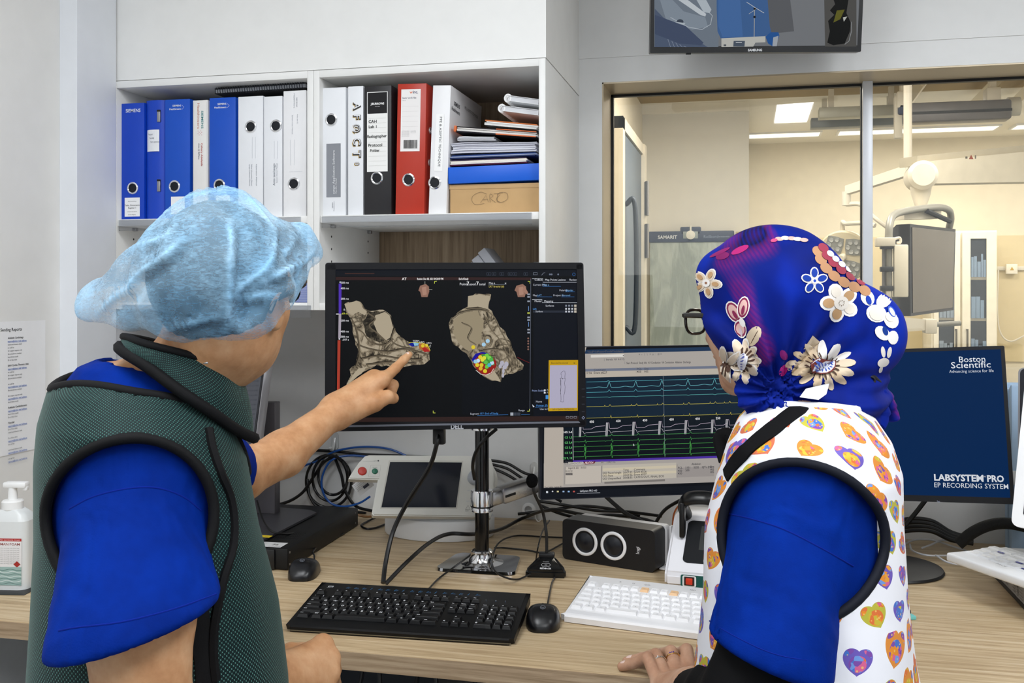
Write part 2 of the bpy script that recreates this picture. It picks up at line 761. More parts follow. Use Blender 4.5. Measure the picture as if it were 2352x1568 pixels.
# window: metal reveal lining, mullion, two panes
win = bpy.data.objects.new('window_1', None)
link(win)
tag(win, kind='structure')
REV = Mat('brushed_reveal', '#c8b99f', 0.4, 0.25, 0.5)
REV.bump(REV.noise(REV.coord('Object', (2, 2, 300)), 4, 3), 0.08, 0.0006)
mb = MB()
t = 0.004
mb.bx((WX0, YW + 0.001, WZ0), (WX0 + t, 3.015, WZ1))
mb.bx((WX0, YW + 0.001, WZ1 - t), (WX1, 3.015, WZ1))
mb.bx((WX0, YW + 0.001, WZ0), (WX1, 3.015, WZ0 + t))
mb.bx((WX1 - t, YW + 0.001, WZ0), (WX1, 3.015, WZ1))
mb.obj('window_reveal', REV.m, win, 0)
mb = MB()
g = 0.007
for a, b in (((WX0 + t, WZ1 - t - g), (WX1 - t, WZ1 - t)), ((WX0 + t, WZ0 + t), (WX1 - t, WZ0 + t + g)), ((WX0 + t, WZ0), (WX0 + t + g, WZ1 - t)), ((WX1 - t - g, WZ0), (WX1 - t, WZ1 - t))):
    mb.bx((a[0], YG - 0.008, a[1]), (b[0], YG + 0.010, b[1]))
mb.obj('window_gasket', BLACK, win, 0)
mb = MB().bx((0.3125, 2.945, WZ0 + t), (0.3385, 3.012, WZ1 - t), bev=0.001)
mb.obj('mullion', P('#dfe3ea', 0.35, 0.1, 0.5, 0.01), win)
mb = MB()
mb.bx((0.3095, YG - 0.009, WZ0 + t), (0.3125, YG + 0.009, WZ1 - t))
mb.bx((0.3385, YG - 0.009, WZ0 + t), (0.3400, YG + 0.009, WZ1 - t))
mb.obj('mullion_gasket', BLACK, win, 0)


def glass(name, tint='#f6f4ee', refl=0.09, haze=0.0):
    M = Mat(name)
    t_ = M.t
    tr = M.node('ShaderNodeBsdfTransparent')
    tr.inputs[0].default_value = (*lin(tint), 1)
    gl = M.node('ShaderNodeBsdfGlossy')
    gl.inputs['Roughness'].default_value = 0.02
    fr = M.node('ShaderNodeFresnel')
    fr.inputs[0].default_value = 1.5
    mx = M.node('ShaderNodeMixShader')
    k = NX(t_, fr.outputs[0]) * 0.9 + refl * 0.4
    M.link(k.k, mx.inputs[0])
    M.link(tr.outputs[0], mx.inputs[1])
    M.link(gl.outputs[0], mx.inputs[2])
    M.link(mx.outputs[0], M.out.inputs[0])
    return M.m


GLASS = glass('window_glass')
MB().bx((WX0 + t, YG - 0.003, WZ0 + t), (0.3125, YG + 0.003, WZ1 - t)).obj('window_pane', GLASS, win, 0)
MB().bx((0.3385, YG - 0.003, WZ0 + t), (WX1 - t, YG + 0.003, WZ1 - t)).obj('window_pane', GLASS, win, 0)

# ================================================================== theatre behind the glass
CREAM = P('#e3dac6', 0.6, 0, 0.2, 0.015)
CREAMD = P('#d9caa6', 0.55, 0, 0.2, 0.015)
SX, YN, YB, ZC = -0.66, 6.45, 8.3, 2.62
struct('wall_theatre_left', MB().bx((SX - 0.1, 3.02, 0), (SX, YN, ZC + 0.1)), CREAM)
struct('wall_theatre_step', MB().bx((SX - 0.1, YN, 0), (0.006, YB, ZC + 0.1)), P('#e4e1d8', 0.6, 0, 0.2, 0.01))
struct('wall_theatre_back', MB().bx((SX - 0.1, YB, 0), (XR + 0.1, YB + 0.1, ZC + 0.1)), CREAM)
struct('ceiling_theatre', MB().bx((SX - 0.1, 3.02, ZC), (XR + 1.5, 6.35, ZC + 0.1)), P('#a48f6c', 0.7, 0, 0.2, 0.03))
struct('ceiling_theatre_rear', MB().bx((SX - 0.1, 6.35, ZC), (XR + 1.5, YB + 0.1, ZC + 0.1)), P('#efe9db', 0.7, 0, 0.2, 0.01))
struct('trim_4', MB().bx((SX, YN - 0.03, ZC - 0.055), (0.006, YN, ZC)), P('#f5f0e4', 0.6, 0, 0.2, 0.01))
struct('trim_5', MB().bx((0.006, YB - 0.012, 0.9), (XR, YB, 1.86)), CREAMD)

# lead lined door on the theatre's left wall
d1 = bpy.data.objects.new('door_1', None)
link(d1)
tag(d1, kind='structure')
SLATE = P('#66727f', 0.5, 0, 0.4, 0.02)
mb = MB().bx((SX + 0.001, 5.02, 0.0), (SX + 0.05, 5.90, 2.235), bev=0.002)
mb.obj('door_leaf', SLATE, d1)
mb = MB().bx((SX, 5.905, 0), (SX + 0.07, 6.02, 2.30)).bx((SX, 4.93, 0), (SX + 0.06, 5.015, 2.30)).bx((SX, 4.93, 2.24), (SX + 0.06, 6.02, 2.30))
mb.obj('door_frame', P('#e8e0cf', 0.5, 0, 0.3, 0.01), d1, 0)
for z in (1.98, 1.73, 0.4):
    mb = MB().bx((SX + 0.068, 5.90, z - 0.10), (SX + 0.085, 5.96, z + 0.10), bev=0.004)
    mb.cyl((SX + 0.085, 5.90, z - 0.1), (SX + 0.085, 5.90, z + 0.1), 0.011, n=10)
    mb.obj('hinge', STEEL, d1)
mb = MB().tube(spline([(SX + 0.05, 5.12, 1.25), (SX + 0.10, 5.12, 1.27), (SX + 0.10, 5.12, 1.86), (SX + 0.05, 5.12, 1.88)]), 0.013, 10)
mb.obj('door_handle', P('#3a4654', 0.4, 0.2), d1)

# lamps in the theatre ceiling
LAMP = Mat('lamp_diffuser', '#ffffff', 0.6)
LAMP.b.inputs['Emission Color'].default_value = (1, 0.97, 0.9, 1)
LAMP.b.inputs['Emission Strength'].default_value = 1.6


def ceil_lamp(x0, y0, x1, y1, label, z=ZC):
    o = thing('ceiling_light', label, 'light', ((x0 + x1) / 2, (y0 + y1) / 2, z), group='ceiling lights of the theatre')
    hx, hy = (x1 - x0) / 2, (y1 - y0) / 2
    mb = MB()
    for lo, hi in (((-hx - .015, -hy - .015), (hx + .015, -hy)), ((-hx - .015, hy), (hx + .015, hy + .015)), ((-hx - .015, -hy), (-hx, hy)), ((hx, -hy), (hx + .015, hy))):
        mb.bx((lo[0], lo[1], -0.012), (hi[0], hi[1], 0))
    mb.obj('frame', WHITE, o, 0)
    MB().bx((-hx, -hy, -0.008), (hx, hy, -0.001)).obj('diffuser', LAMP.m, o, 0)


ceil_lamp(0.01, 7.72, 0.52, 7.92, 'first bright strip light next to the projecting wall corner')
ceil_lamp(0.66, 7.72, 1.74, 7.92, 'long bright strip light behind the window mullion')
ceil_lamp(1.86, 7.72, 2.42, 7.92, 'bright strip light below the grey ceiling rail unit')

# ================================================================== desk
dk = thing('desk', 'long pale oak desk along the back wall under the monitors', 'desk', (0, 0, 0))
X0, X1 = XL + 0.002, 2.6
mb = MB().bx((X0, DF + 0.0015, DESK - 0.035), (X1, YW - 0.002, DESK), bev=0.0015)
mb.obj('desk_top', OAK, dk)
MB().bx((X0, DF - 0.0004, DESK - 0.0345), (X1, DF + 0.0014, DESK - 0.0016)).obj('edge_band', OAKE, dk, 0)
GREYP = P('#3c4046', 0.5, 0, 0.3)
MB().bx((X0, YW - 0.10, 0.12), (X1, YW - 0.08, DESK - 0.035)).obj('modesty_panel', GREYP, dk, 0)
for x in (-1.64, -0.05, 1.3, 2.55):
    mb = MB().bx((x - 0.018, DF + 0.12, 0.0), (x + 0.018, YW - 0.12, DESK - 0.035))
    mb.obj('leg', P('#d9dadb', 0.5), dk, 0)
# ================================================================== wall cupboards
def cupboard(label, x0, x1, first):
    o = thing('wall_cupboard', label, 'cupboard', (x0, YC, 1.387))
    W, D, H = x1 - x0, YW - YC, 1.9875 - 1.387
    T = 0.0165
    MB().bx((0.0005, 0, 0), (T, D - 0.001, H), bev=0.0008).obj('side_panel', LAM, o)
    MB().bx((W - T, 0, 0), (W - 0.0005, D - 0.001, H), bev=0.0008).obj('side_panel', LAM, o)
    MB().bx((T, 0, H - 0.018), (W - T, D - 0.001, H), bev=0.0008).obj('top_panel', LAM, o)
    MB().bx((T, 0, 0), (W - T, D - 0.001, 0.018), bev=0.0008).obj('bottom_panel', LAM, o)
    zs = 1.606 - 1.387
    sh = MB().bx((T + 0.001, 0.004, zs), (W - T - 0.001, D - 0.07, zs + 0.018), bev=0.001).obj('shelf', LAM, o)
    MB().bx((T, D - 0.065, 0.018), (W - T, D - 0.05, H - 0.018)).obj('back_panel', OAKV, o, 0)
    # clear ticket strips under the front edges
    CL = glass('ticket_strip', '#f4f5f7', 0.0) if first else bpy.data.materials['ticket_strip']
    mb = MB().bx((T + 0.006, 0.0005, zs - 0.011), (W - T - 0.018, 0.0028, zs + 0.016))
    mb.bx((T + 0.006, 0.0005, zs - 0.0125), (W - T - 0.018, 0.007, zs - 0.0105))
    mb.obj('ticket_strip', CL, sh, 0)
    mb = MB().bx((T + 0.02, -0.0035, -0.018), (W - 0.006, -0.001, 0.012)).bx((T + 0.02, -0.0035, -0.0195), (W - 0.006, 0.002, -0.0175))
    mb.obj('ticket_strip', CL, o, 0)
    hb = MB()
    for yy in (0.075, 0.33):
        for zz in (0.06, 0.092, 0.124, 0.156, 0.188):
            for xx, s_ in ((T, 1), (W - T, -1)):
                hb.cyl((xx - 0.0002 * s_, yy, zz), (xx + 0.0006 * s_, yy, zz), 0.0028, n=10)
    hb.obj('peg_holes', P('#2b2a28', 0.8), o)
    pb = MB()
    for yy in (0.075, 0.33):
        for xx, s_ in ((T, 1), (W - T, -1)):
            pb.bx((xx, yy - 0.006, zs - 0.009), (xx + 0.011 * s_, yy + 0.006, zs - 0.0005), bev=0.001)
    pb.obj('shelf_pegs', STEEL, o)
    return o


XD = atY(719.5, 400, YC).x
cupboard('left half of the white wall cupboard, holding blue binders', -1.6365, XD, True)
cupboard('right half of the white wall cupboard, holding the red binder', XD, -0.467, False)

PAPER = P('#f3f2ee', 0.8, 0, 0.1, 0.01)
HOLE = P('#0d1118', 0.5, 0, 0.3, 0)
SZ = 1.6242


def xs(u, y):
    return atY(u, 400, y).x


def binder(label, u0, u1, vtop, cover, y=2.352, hole=None, lean=0.0, depth=0.285, pages=True, group='binders on the shelf', slots=False, ub=None):
    """stands on the shelf, spine to the front; u0,u1: spine edges at mid height"""
    x0, x1 = xs(u0, y), xs(u1, y)
    d = y / (FW.y + RT.y * ((u0 + u1) / 2 - UC) / FPX)
    H = CAM_Z + (VH - vtop) / FPX * d - SZ
    Wd = x1 - x0
    o = thing('binder', label, 'binder', ((x0 + x1) / 2, y, SZ), rot=(0, lean, 0), group=group)
    mb = MB()
    h = Wd / 2
    c = 0.0028
    if slots:  # rounded spine of a box file
        pts = [(-h, depth)] + [(-h + 0.004 * 0, 0.012)] + [(-h + h * (1 - math.cos(a)), 0.012 - 0.012 * math.sin(a)) for a in [PI * i / 10 for i in range(1, 10)]] + [(h, 0.012), (h, depth)]
        mb.prism(pts[::1], 0, H)
    else:
        mb.bx((-h, 0, 0), (h, c, H), bev=0.0012)
        mb.bx((-h, c * 0.6, 0), (-h + c, depth, H), bev=0.001)
        mb.bx((h - c, c * 0.6, 0), (h, depth, H), bev=0.001)
    mb.obj('cover', cover, o)
    if pages and not slots:
        MB().bx((-h + c + .001, 0.012, 0.006), (h - c - .001, depth - 0.012, H - 0.012)).obj('paper_block', PAPER, o, 0)
    if hole:
        uh, vh_ = hole
        p = atY(uh, vh_, y)
        z = p.z - SZ
        x = p.x - (x0 + x1) / 2
        T = Matrix.Translation((x, 0, z)) @ Matrix.Rotation(PI / 2, 4, 'X')
        r = 0.0125
        rg = MB().lathe([(r - .0005, 0.0), (r - .0005, 0.0018), (r + .001, 0.0024), (r + 0.0035, 0.0016), (r + 0.0042, 0.0)], 28, T).obj('finger_ring', CHROME, o)
        MB().lathe([(r, -0.0002), (r, 0.0005), (0, 0.0005)], 24, T).obj('finger_hole', HOLE, rg)
    return o, Wd, H, (x0 + x1) / 2


def bp(o, rough=0.7):
    return Paint((0, 0, 0), (1, 0, 0), (0, 0, 1), 1.0, lift=0.0006, rough=rough)


def vtext(p, t, x, ztop, length, h, col, bold=0.0, down=True):
    """vertical lettering: reading down (or up) the spine"""
    if down:
        p.text(t, x - h * 0.35, ztop, h, col, rot=-PI / 2, width=length, bold=bold)
    else:
        p.text(t, x + h * 0.35, ztop - length, h, col, rot=PI / 2, width=length, bold=bold)


BLUE = P('#0a4fc0', 0.42, 0, 0.4, 0.02)
BLUE2 = P('#0b42bd', 0.42, 0, 0.4, 0.02)
WBIND = P('#eceef2', 0.45, 0, 0.4, 0.01)
WBIND2 = P('#f0f0f2', 0.4, 0, 0.4, 0.01)
LBL = '#f4f4f4'


def marks(p, x, z, n=5, w=0.012, col='#e8eef8'):
    """small dotted arrow mark"""
    for i in range(4):
        p.disc(x + 0.0016 * i, z + 0.0016 * (3 - i), 0.0006, col, 6)
        p.disc(x + 0.0016 * i, z - 0.0016 * (3 - i), 0.0006, col, 6)


# ---- left half
o, W, H, xc = binder('leftmost blue binder, one white word on top, white label at its foot', 275, 331, 237, BLUE2, hole=(305, 432))
p = bp(o)
p.text('SIEMENS', 0.004, H - 0.024, 0.0125, '#f2f5fb', 'C', 0.012, width=0.044)
p.rect(-0.021, 0.008, 0.024, 0.058, LBL)
p.text('Artis workshop', 0.001, 0.047, 0.004, '#333333', 'C')
p.text('Tasks, Documents', 0.001, 0.036, 0.006, '#222222', 'C', 0.01)
p.text('Register 1', 0.001, 0.029, 0.006, '#222222', 'C', 0.01)
p.text('versions and service', 0.001, 0.020, 0.0036, '#444444', 'C')
p.text('Service Registry', 0.001, 0.012, 0.0036, '#444444', 'C')
p.obj('lettering', o)

o, W, H, xc = binder('blue box file with rounded spine and a taped white note', 331, 378, 230, BLUE2, slots=True)
for z in (H - 0.042, H - 0.225):
    T = MB().bx((0.009, -0.0022, z - 0.016), (0.0185, 0.006, z + 0.016), bev=0.0008)
    s_ = T.obj('metal_catch', STEEL, o)
    MB().bx((0.009, -0.0026, z + 0.011), (0.0185, -0.002, z + 0.016)).obj('slot', BLACK, s_, 0)
nt = MB()
for i in range(6):
    a0, a1 = -0.024 + 0.0065 * i, -0.024 + 0.0065 * (i + 1)
    f = lambda x: -0.0135 * max(0, 1 - (x / 0.0262) ** 2) ** 0.5 * 0.92 + 0.012 - 0.0022
    nt.add([(a0, f(a0), H - 0.135), (a1, f(a1), H - 0.135), (a1, f(a1), H - 0.078), (a0, f(a0), H - 0.078)], [(0, 1, 2, 3)])
nt.obj('note', P('#eef0f5', 0.5), o, 0, )
p = Paint((0, -0.0030, 0), (1, 0, 0), (0, 0, 1), 1.0, lift=0.0004)
for i, (t_, x_) in enumerate((('Input', -0.015), ('family', -0.012), ('for service', -0.009))):
    p.text(t_, x_, H - 0.092 - 0.010 * i, 0.006, '#555c68')
p.obj('handwriting', o)

for lab, u0, u1, vt, hole in (('blue binder with small white two-line lettering, beside the narrow white spine', 379, 436, 228, (401, 428)),
                              ('blue binder with small white two-line lettering, right against the white binders', 481, 541, 224, (504, 425))):
    o, W, H, xc = binder(lab, u0, u1, vt, BLUE, hole=hole)
    p = bp(o)
    p.text('SIEMENS', 0.0115, H - 0.019, 0.0068, '#f2f5fb', 'R', 0.012)
    p.text('Healthineers', 0.0115, H - 0.0275, 0.0068, '#f2f5fb', 'R', 0.008)
    marks(p, 0.015, H - 0.0215, col='#f2f5fb')
    p.rect(-0.018, 0.012, 0.022, 0.058, LBL)
    p.obj('lettering', o)

o, W, H, xc = binder('narrow white binder with upright red and teal lettering between blue binders', 443, 477, 230, P('#ebe9e6', 0.5, 0, 0.3, 0.01))
p = bp(o)
p.line([(-W / 2 + .002, .01), (-W / 2 + .002, H - .005), (W / 2 - .002, H - .005), (W / 2 - .002, .01)], 0.0006, '#c9c9cc')
vtext(p, 'SIEMENS', 0.0062, H - 0.028, 0.046, 0.0085, '#3e8f94', 0.012)
vtext(p, 'Healthineers', -0.0048, H - 0.008, 0.066, 0.0095, '#cf8a72')
for i in range(4):
    for j in range(4):
        if (i + j) % 2 == 0:
            p.disc(-0.006 + 0.0035 * i, H - 0.080 - 0.0035 * j, 0.0009, '#c84a6a', 6)
vtext(p, 'Calvary Adelaide', 0.0052, H - 0.112, 0.060, 0.0075, '#c0615c', 0.008)
vtext(p, 'Artis Q BiPlane', -0.0032, H - 0.112, 0.042, 0.0058, '#555a66')
p.obj('lettering', o)

o, W, H, xc = binder('white binder with a high finger hole, first of the white ones by the blue binders', 547, 604, 221, WBIND, hole=(576, 291))
p = bp(o)
for x_ in (0.005, 0.014):
    p.line([(x_, H - 0.16), (x_, H - 0.105)], 0.0004, '#9aa0ac')
for i, x_ in enumerate((-0.002, 0.004, 0.017)):
    vtext(p, ('syngo Software Manual', 'Safety Information Manual', 'Operator Manual')[i], x_, H - 0.175, 0.055, 0.0042, '#7a808c')
p.obj('lettering', o)
o, W, H, xc = binder('white binder with a high finger hole and upright serif title, second of that pair', 606, 648, 221, WBIND, hole=(634, 289))
p = bp(o)
for x_ in (0.004, 0.013):
    p.line([(x_, H - 0.16), (x_, H - 0.115)], 0.0004, '#9aa0ac')
vtext(p, 'Artis zee/zeego', 0.003, H - 0.172, 0.056, 0.0085, '#6d7480', down=False)
vtext(p, 'System Owner Manual', 0.011, H - 0.172, 0.05, 0.004, '#868c98', down=False)
p.obj('lettering', o)
o, W, H, xc = binder('taller white binder with a low finger hole, beside the cupboard divider', 651, 703, 208, WBIND2, hole=(675, 422))
p = bp(o)
vtext(p, 'SIEMENS', 0.006, H - 0.018, 0.024, 0.0046, '#8a8f99')
vtext(p, 'Healthineers', -0.001, H - 0.008, 0.036, 0.0046, '#8a8f99')
vtext(p, 'Artis zee Q', 0.008, H - 0.060, 0.024, 0.004, '#9a9faa')
vtext(p, 'System User Manual', -0.006, H - 0.062, 0.048, 0.004, '#9a9faa')
for x_ in (-0.012, -0.001):
    p.line([(x_, H - 0.19), (x_, H - 0.125)], 0.0004, '#a8adb8')
p.line([(-0.014, H - 0.206), (0.022, H - 0.206)], 0.0004, '#c4c7cf')
p.obj('lettering', o)

# spiral notebook lying across the tops
a, b = atY(491, 214, 2.37), atY(700, 200, 2.37)
nb = thing('spiral_notebook', 'black wire-bound notebook lying flat on top of the white binders', 'notebook', tuple(a))
L = (b - a).length
ang = -math.atan2(b.z - a.z, b.x - a.x)
R_ = Matrix.Rotation(ang, 4, 'Y')
MB().bx((0, 0.004, -0.001), (L, 0.21, 0.0005), R_).bx((0, 0.004, 0.011), (L, 0.21, 0.0125), R_).obj('cover', P('#15171c', 0.5), nb, 0)
MB().bx((0.002, 0.008, 0.001), (L - 0.002, 0.208, 0.0105), R_).obj('paper_block', P('#c8ccd4', 0.8), nb, 0)
mb = MB()
for i in range(36):
    x = 0.006 + (L - 0.012) * i / 35
    mb.tube([R_ @ Vector((x, 0.004 + 0.0075 * math.cos(t_), 0.0055 + 0.0085 * math.sin(t_))) for t_ in [2 * PI * k / 10 for k in range(10)]], 0.0011, 5, closed=True)
so = mb.obj('wire_spiral', P('#4a4e58', 0.3, 0.6), nb)

# ---- right half
o, W, H, xc = binder('white binder with a grey Application Software panel on its spine', 739, 794, 201, WBIND, hole=(761, 275))
p = bp(o)
p.rect(-0.0195, 0.047, 0.019, 0.182, '#8b8e95')
vtext(p, 'syngo Application Software', 0.0, 0.165, 0.110, 0.0085, '#e2e3e6', down=False)
vtext(p, 'Operator Manual', 0.0065, 0.094, 0.039, 0.0056, '#dcdde0', down=False)
vtext(p, 'SIEMENS', -0.003, 0.034, 0.014, 0.004, '#8d9199', down=False)
vtext(p, 'Healthineers', 0.001, 0.036, 0.024, 0.004, '#8d9199', down=False)
p.obj('lettering', o)
o, W, H, xc = binder('white binder with hand-drawn block capitals down its spine', 799, 834, 198, WBIND)
p = bp(o)
zz = H - 0.040
for ch, sz in (('A', .026), ('F', .026), ('@', .022), ('C', .028), ('T', .028), ('8', .016)):
    V_, F_, x0_, x1_ = text_mesh(ch, 0.06)
    p.text(ch, 0.0035 - sz * 0.36, zz - .0008, sz, '#c9a54c', rot=-PI / 2, bold=0.06)
    p.text(ch, 0.0048 - sz * 0.36, zz, sz, '#3a3a3e', rot=-PI / 2, bold=0.06)
    p.text(ch, 0.0048 - sz * 0.36, zz - .0004, sz, '#f0f0f2', rot=-PI / 2, bold=-0.005)
    zz -= (x1_ - x0_) * sz + 0.010
p.obj('handwriting', o)

o, W, H, xc = binder('black lever arch binder with a handwritten white label, beside the red one', 837, 899, 197, P('#232225', 0.45, 0, 0.4, 0.03), hole=(866, 409))
p = bp(o)
zt = H - 0.015
p.rect(-0.0285, 0.108, 0.026, zt, '#f3f3f1')
p.rect(-0.0270, zt - 0.054, 0.0245, zt - 0.0015, '#1b1a1d')
p.text('J.BURROWS', -0.001, zt - 0.032, 0.0072, '#f5f5f5', 'C', 0.035, width=0.036)
for i in range(5):
    p.disc(-0.0065 + 0.0028 * i, zt - 0.0365, 0.0008, '#f5f5f5', 5)
for i in range(11):
    z_ = zt - 0.066 - i * 0.0118
    p.line([(-0.0245, z_), (0.0225, z_)], 0.0003, '#b5b5b0')
for t_, x_, z_, s_ in (('CAH', -0.024, zt - 0.077, .0105), ('Lab 1', -0.0235, zt - 0.090, .0105), ('Radiographer', -0.0275, zt - 0.114, .0105), ('Protocol', -0.0245, zt - 0.136, .0105), ('Folder', -0.0195, zt - 0.149, .0095)):
    p.text(t_, x_, z_, s_, '#151515', bold=0.012, width=0.051 if t_ == 'Radiographer' else None)
p.obj('label', o, 'white handwritten label')

o, W, H, xc = binder('bright red lever arch binder with a white barcode label', 908, 974, 192, P('#b8321f', 0.38, 0, 0.4, 0.02), hole=(937, 413), lean=0.02)
p = bp(o)
p.rect(-0.0275, 0.156, 0.023, H - 0.014, '#f2efee')
p.text('w', -0.006, H - 0.0245, 0.0105, '#e0703a', bold=0.015)
p.text('inc.', 0.0025, H - 0.0245, 0.0105, '#3b3a66', bold=0.02)
p.text('lever arch file', -0.024, H - 0.0375, 0.0066, '#333757', bold=0.006)
p.text('A4 red', -0.024, H - 0.0425, 0.003, '#7a7a88')
for i in range(5):
    p.line([(-0.024, H - 0.056 - .0125 * i), (0.018, H - 0.056 - .0125 * i)], 0.0003, '#cfcaca')
for i in range(6):
    p.text('made of board and paper', -0.0245, 0.206 - 0.0026 * i, 0.002, '#999999')
    if i < 3:
        p.text('keep dry and flat', -0.001, 0.206 - 0.0026 * i, 0.002, '#999999')
x_ = -0.019
rr = random.Random(3)
while x_ < 0.017:
    w_ = rr.choice((0.0004, 0.0007, 0.0011))
    p.rect(x_, 0.163, x_ + w_, 0.184, '#2c2a2a')
    x_ += w_ + rr.choice((0.0005, 0.0008))
p.obj('label', o, 'white barcode label')
mb = MB()
for z_ in (0.132, 0.212):
    mb.lathe([(0.006, 0), (0.006, 0.002), (0.0085, 0.002), (0.0095, 0)], 16, Matrix.Translation((W / 2, 0.035, z_)) @ Matrix.Rotation(PI / 2, 4, 'Y'))
mb.obj('rivets', CHROME, o)

o, W, H, xc = binder('white binder titled PPE & ASEPTIC TECHNIQUE, leaning and showing its side', 984, 1025, 196, WBIND2, hole=(996, 420), lean=0.038, depth=0.292)
p = bp(o)
p.rect(-0.012, 0.105, 0.009, 0.245, '#fbfbfb')
vtext(p, 'PPE & ASEPTIC TECHNIQUE', 0.0005, 0.238, 0.122, 0.0082, '#2b2d33', 0.008)
p.obj('lettering', o)
p = Paint((W / 2, 0, 0), (0, 1, 0), (0, 0, 1), 1, lift=0.0006)
p.text('SIEMENS', 0.030, H - 0.043, 0.014, '#3c3d42', bold=0.012, rot=-0.03)
p.text('Healthineers', 0.012, H - 0.058, 0.014, '#3c3d42', bold=0.008, rot=-0.03)
p.text('PPE & ASEPTIC TECHNIQUE', 0.125, H - 0.036, 0.0105, '#55565c', rot=-0.03)
p.obj('side_lettering', o)

# ---- the pile beside the binders
XRI = -0.467 - 0.0175
bx0 = xs(1033, 2.36)
cb = thing('cardboard_box', 'flat brown cardboard box with a scribbled word in thin pen, bottom of the pile', 'box', (bx0, 2.362, SZ))
Wb = XRI - bx0
MB().bx((0, 0, 0), (Wb, 0.27, 0.070), bev=0.002).obj('box_body', P('#c4a173', 0.75, 0, 0.2, 0.03), cb)
MB().bx((-0.001, -0.0012, 0.060), (Wb - 0.001, 0.271, 0.0715), bev=0.0005).obj('lid', P('#c9a678', 0.75, 0, 0.2, 0.03), cb)
p = Paint((0, -0.0013, 0), (1, 0, 0), (0, 0, 1), 1, lift=0.0006)
p.line(spline([(0.094, 0.047), (0.078, 0.052), (0.060, 0.044), (0.056, 0.032), (0.066, 0.022), (0.088, 0.024)]), 0.0007, '#6b5a45')
p.line([(0.078, 0.026), (0.092, 0.044), (0.098, 0.027)], 0.0007, '#6b5a45')
p.line([(0.084, 0.033), (0.097, 0.034)], 0.0007, '#6b5a45')
p.line(spline([(0.102, 0.026), (0.102, 0.046), (0.110, 0.042), (0.104, 0.036), (0.116, 0.026)]), 0.0007, '#6b5a45')
p.line([(0.112, 0.047), (0.134, 0.049)], 0.0007, '#6b5a45')
p.line(spline([(0.122, 0.048), (0.120, 0.030), (0.126, 0.026)]), 0.0007, '#6b5a45')
p.line(spline([(0.128, 0.045), (0.118, 0.034), (0.130, 0.026), (0.146, 0.034), (0.144, 0.048), (0.128, 0.050), (0.120, 0.044)]), 0.0007, '#6b5a45')
p.obj('handwriting', cb)

fx0 = xs(1029, 2.35)
fb = thing('flat_binder', 'bright blue binder lying on its side on the cardboard box', 'binder', (fx0, 2.352, SZ + 0.0722))
Wf = XRI - fx0 - 0.002
R_ = Matrix.Rotation(-0.018, 4, 'Y')
MB().bx((0, 0, 0.001), (Wf, 0.003, 0.041), R_, bev=0.0012).bx((0, 0.001, 0.001), (Wf, 0.25, 0.004), R_, bev=0.001).bx((0, 0.001, 0.038), (Wf, 0.25, 0.041), R_, bev=0.001).obj('cover', P('#0a5fd6', 0.4, 0, 0.4, 0.01), fb)
MB().bx((0.004, 0.012, 0.0045), (Wf - 0.004, 0.245, 0.0375), R_).obj('paper_block', P('#3a68b5', 0.7), fb, 0)

z0 = SZ + 0.0722 + 0.0455


def sheaf(name, label, cat, x0, x1, y, z, h, cols, ang=0.0, wav=0.0, n=None, group=None, dep=0.21, parts='sheet', yaw=0.0):
    """a bundle of sheets, each leaf its own slightly shifted slab"""
    o = thing(name, label, cat, (x0, y, z), rot=(0, ang, yaw), group=group)
    n = n or max(3, int(h / 0.003))
    rr = random.Random(int(z * 1e5) + n)
    for i in range(n):
        a = h * i / n
        b = h * (i + 0.86) / n
        dx0, dx1, dy = rr.uniform(0, .007), rr.uniform(-.007, 0), rr.uniform(0, .006)
        V, F = [], []
        m = 12
        for k in range(m + 1):
            t_ = k / m
            x = dx0 + (x1 - x0 + dx1 - dx0) * t_
            q = wav * (math.sin(t_ * 5.2 + 0.4) + 0.4 * math.sin(t_ * 11)) * (0.5 + i / n)
            for yy in (dy, dep):
                V += [(x, yy, a + q), (x, yy, b + q)]
        for k in range(m):
            c_ = 4 * k
            d_ = c_ + 4
            F += [(c_, d_, d_ + 1, c_ + 1), (c_ + 2, c_ + 3, d_ + 3, d_ + 2), (c_ + 1, d_ + 1, d_ + 3, c_ + 3), (c_, c_ + 2, d_ + 2, d_)]
        F += [(0, 1, 3, 2), (4 * m, 4 * m + 2, 4 * m + 3, 4 * m + 1)]
        MB().add(V, F).obj(parts, P(cols[i % len(cols)], 0.75, 0, 0.2, 0.02), o, 0)
    return o


px = lambda u: xs(u, 2.37)
sheaf('book', 'thin book with dark red speckled cover, lying on the blue binder', 'book', px(1033), px(1214), 2.362, z0 + 0.0005, 0.0150, ['#5a2036', '#efe9df', '#efe9df', '#e6dfd2', '#2e2440'], -0.012, n=5, parts='leaf')
sheaf('document_wallet', 'navy blue document wallet just above the speckled book', 'folder', px(1033), px(1236), 2.362, z0 + 0.0175, 0.009, ['#26335c', '#9aa6c4', '#27407c'], -0.008, n=3)
sheaf('plastic_folder', 'grey clear plastic folder with wavy sheets in the pile', 'folder', px(1036), px(1236), 2.36, z0 + 0.030, 0.0245, ['#d5d6e0', '#b7b9c6', '#e2e3ea', '#c6c8d4', '#dcdde6'], -0.004, 0.0016, n=9)
sheaf('loose_papers', 'loose white papers under the black magazine', 'papers', px(1050), px(1140), 2.365, z0 + 0.0635, 0.0095, ['#e9e9ea', '#d7d7dc', '#c9cbd2'], 0.02, 0.0008, n=4)
sheaf('magazine', 'black and orange magazine sloping down to the right on the papers', 'magazine', px(1047), px(1238), 2.358, z0 + 0.084, 0.0145, ['#26242a', '#dedbd8', '#f0efec', '#d8d4d0', '#2a2628'], 0.105, n=5, parts='leaf')
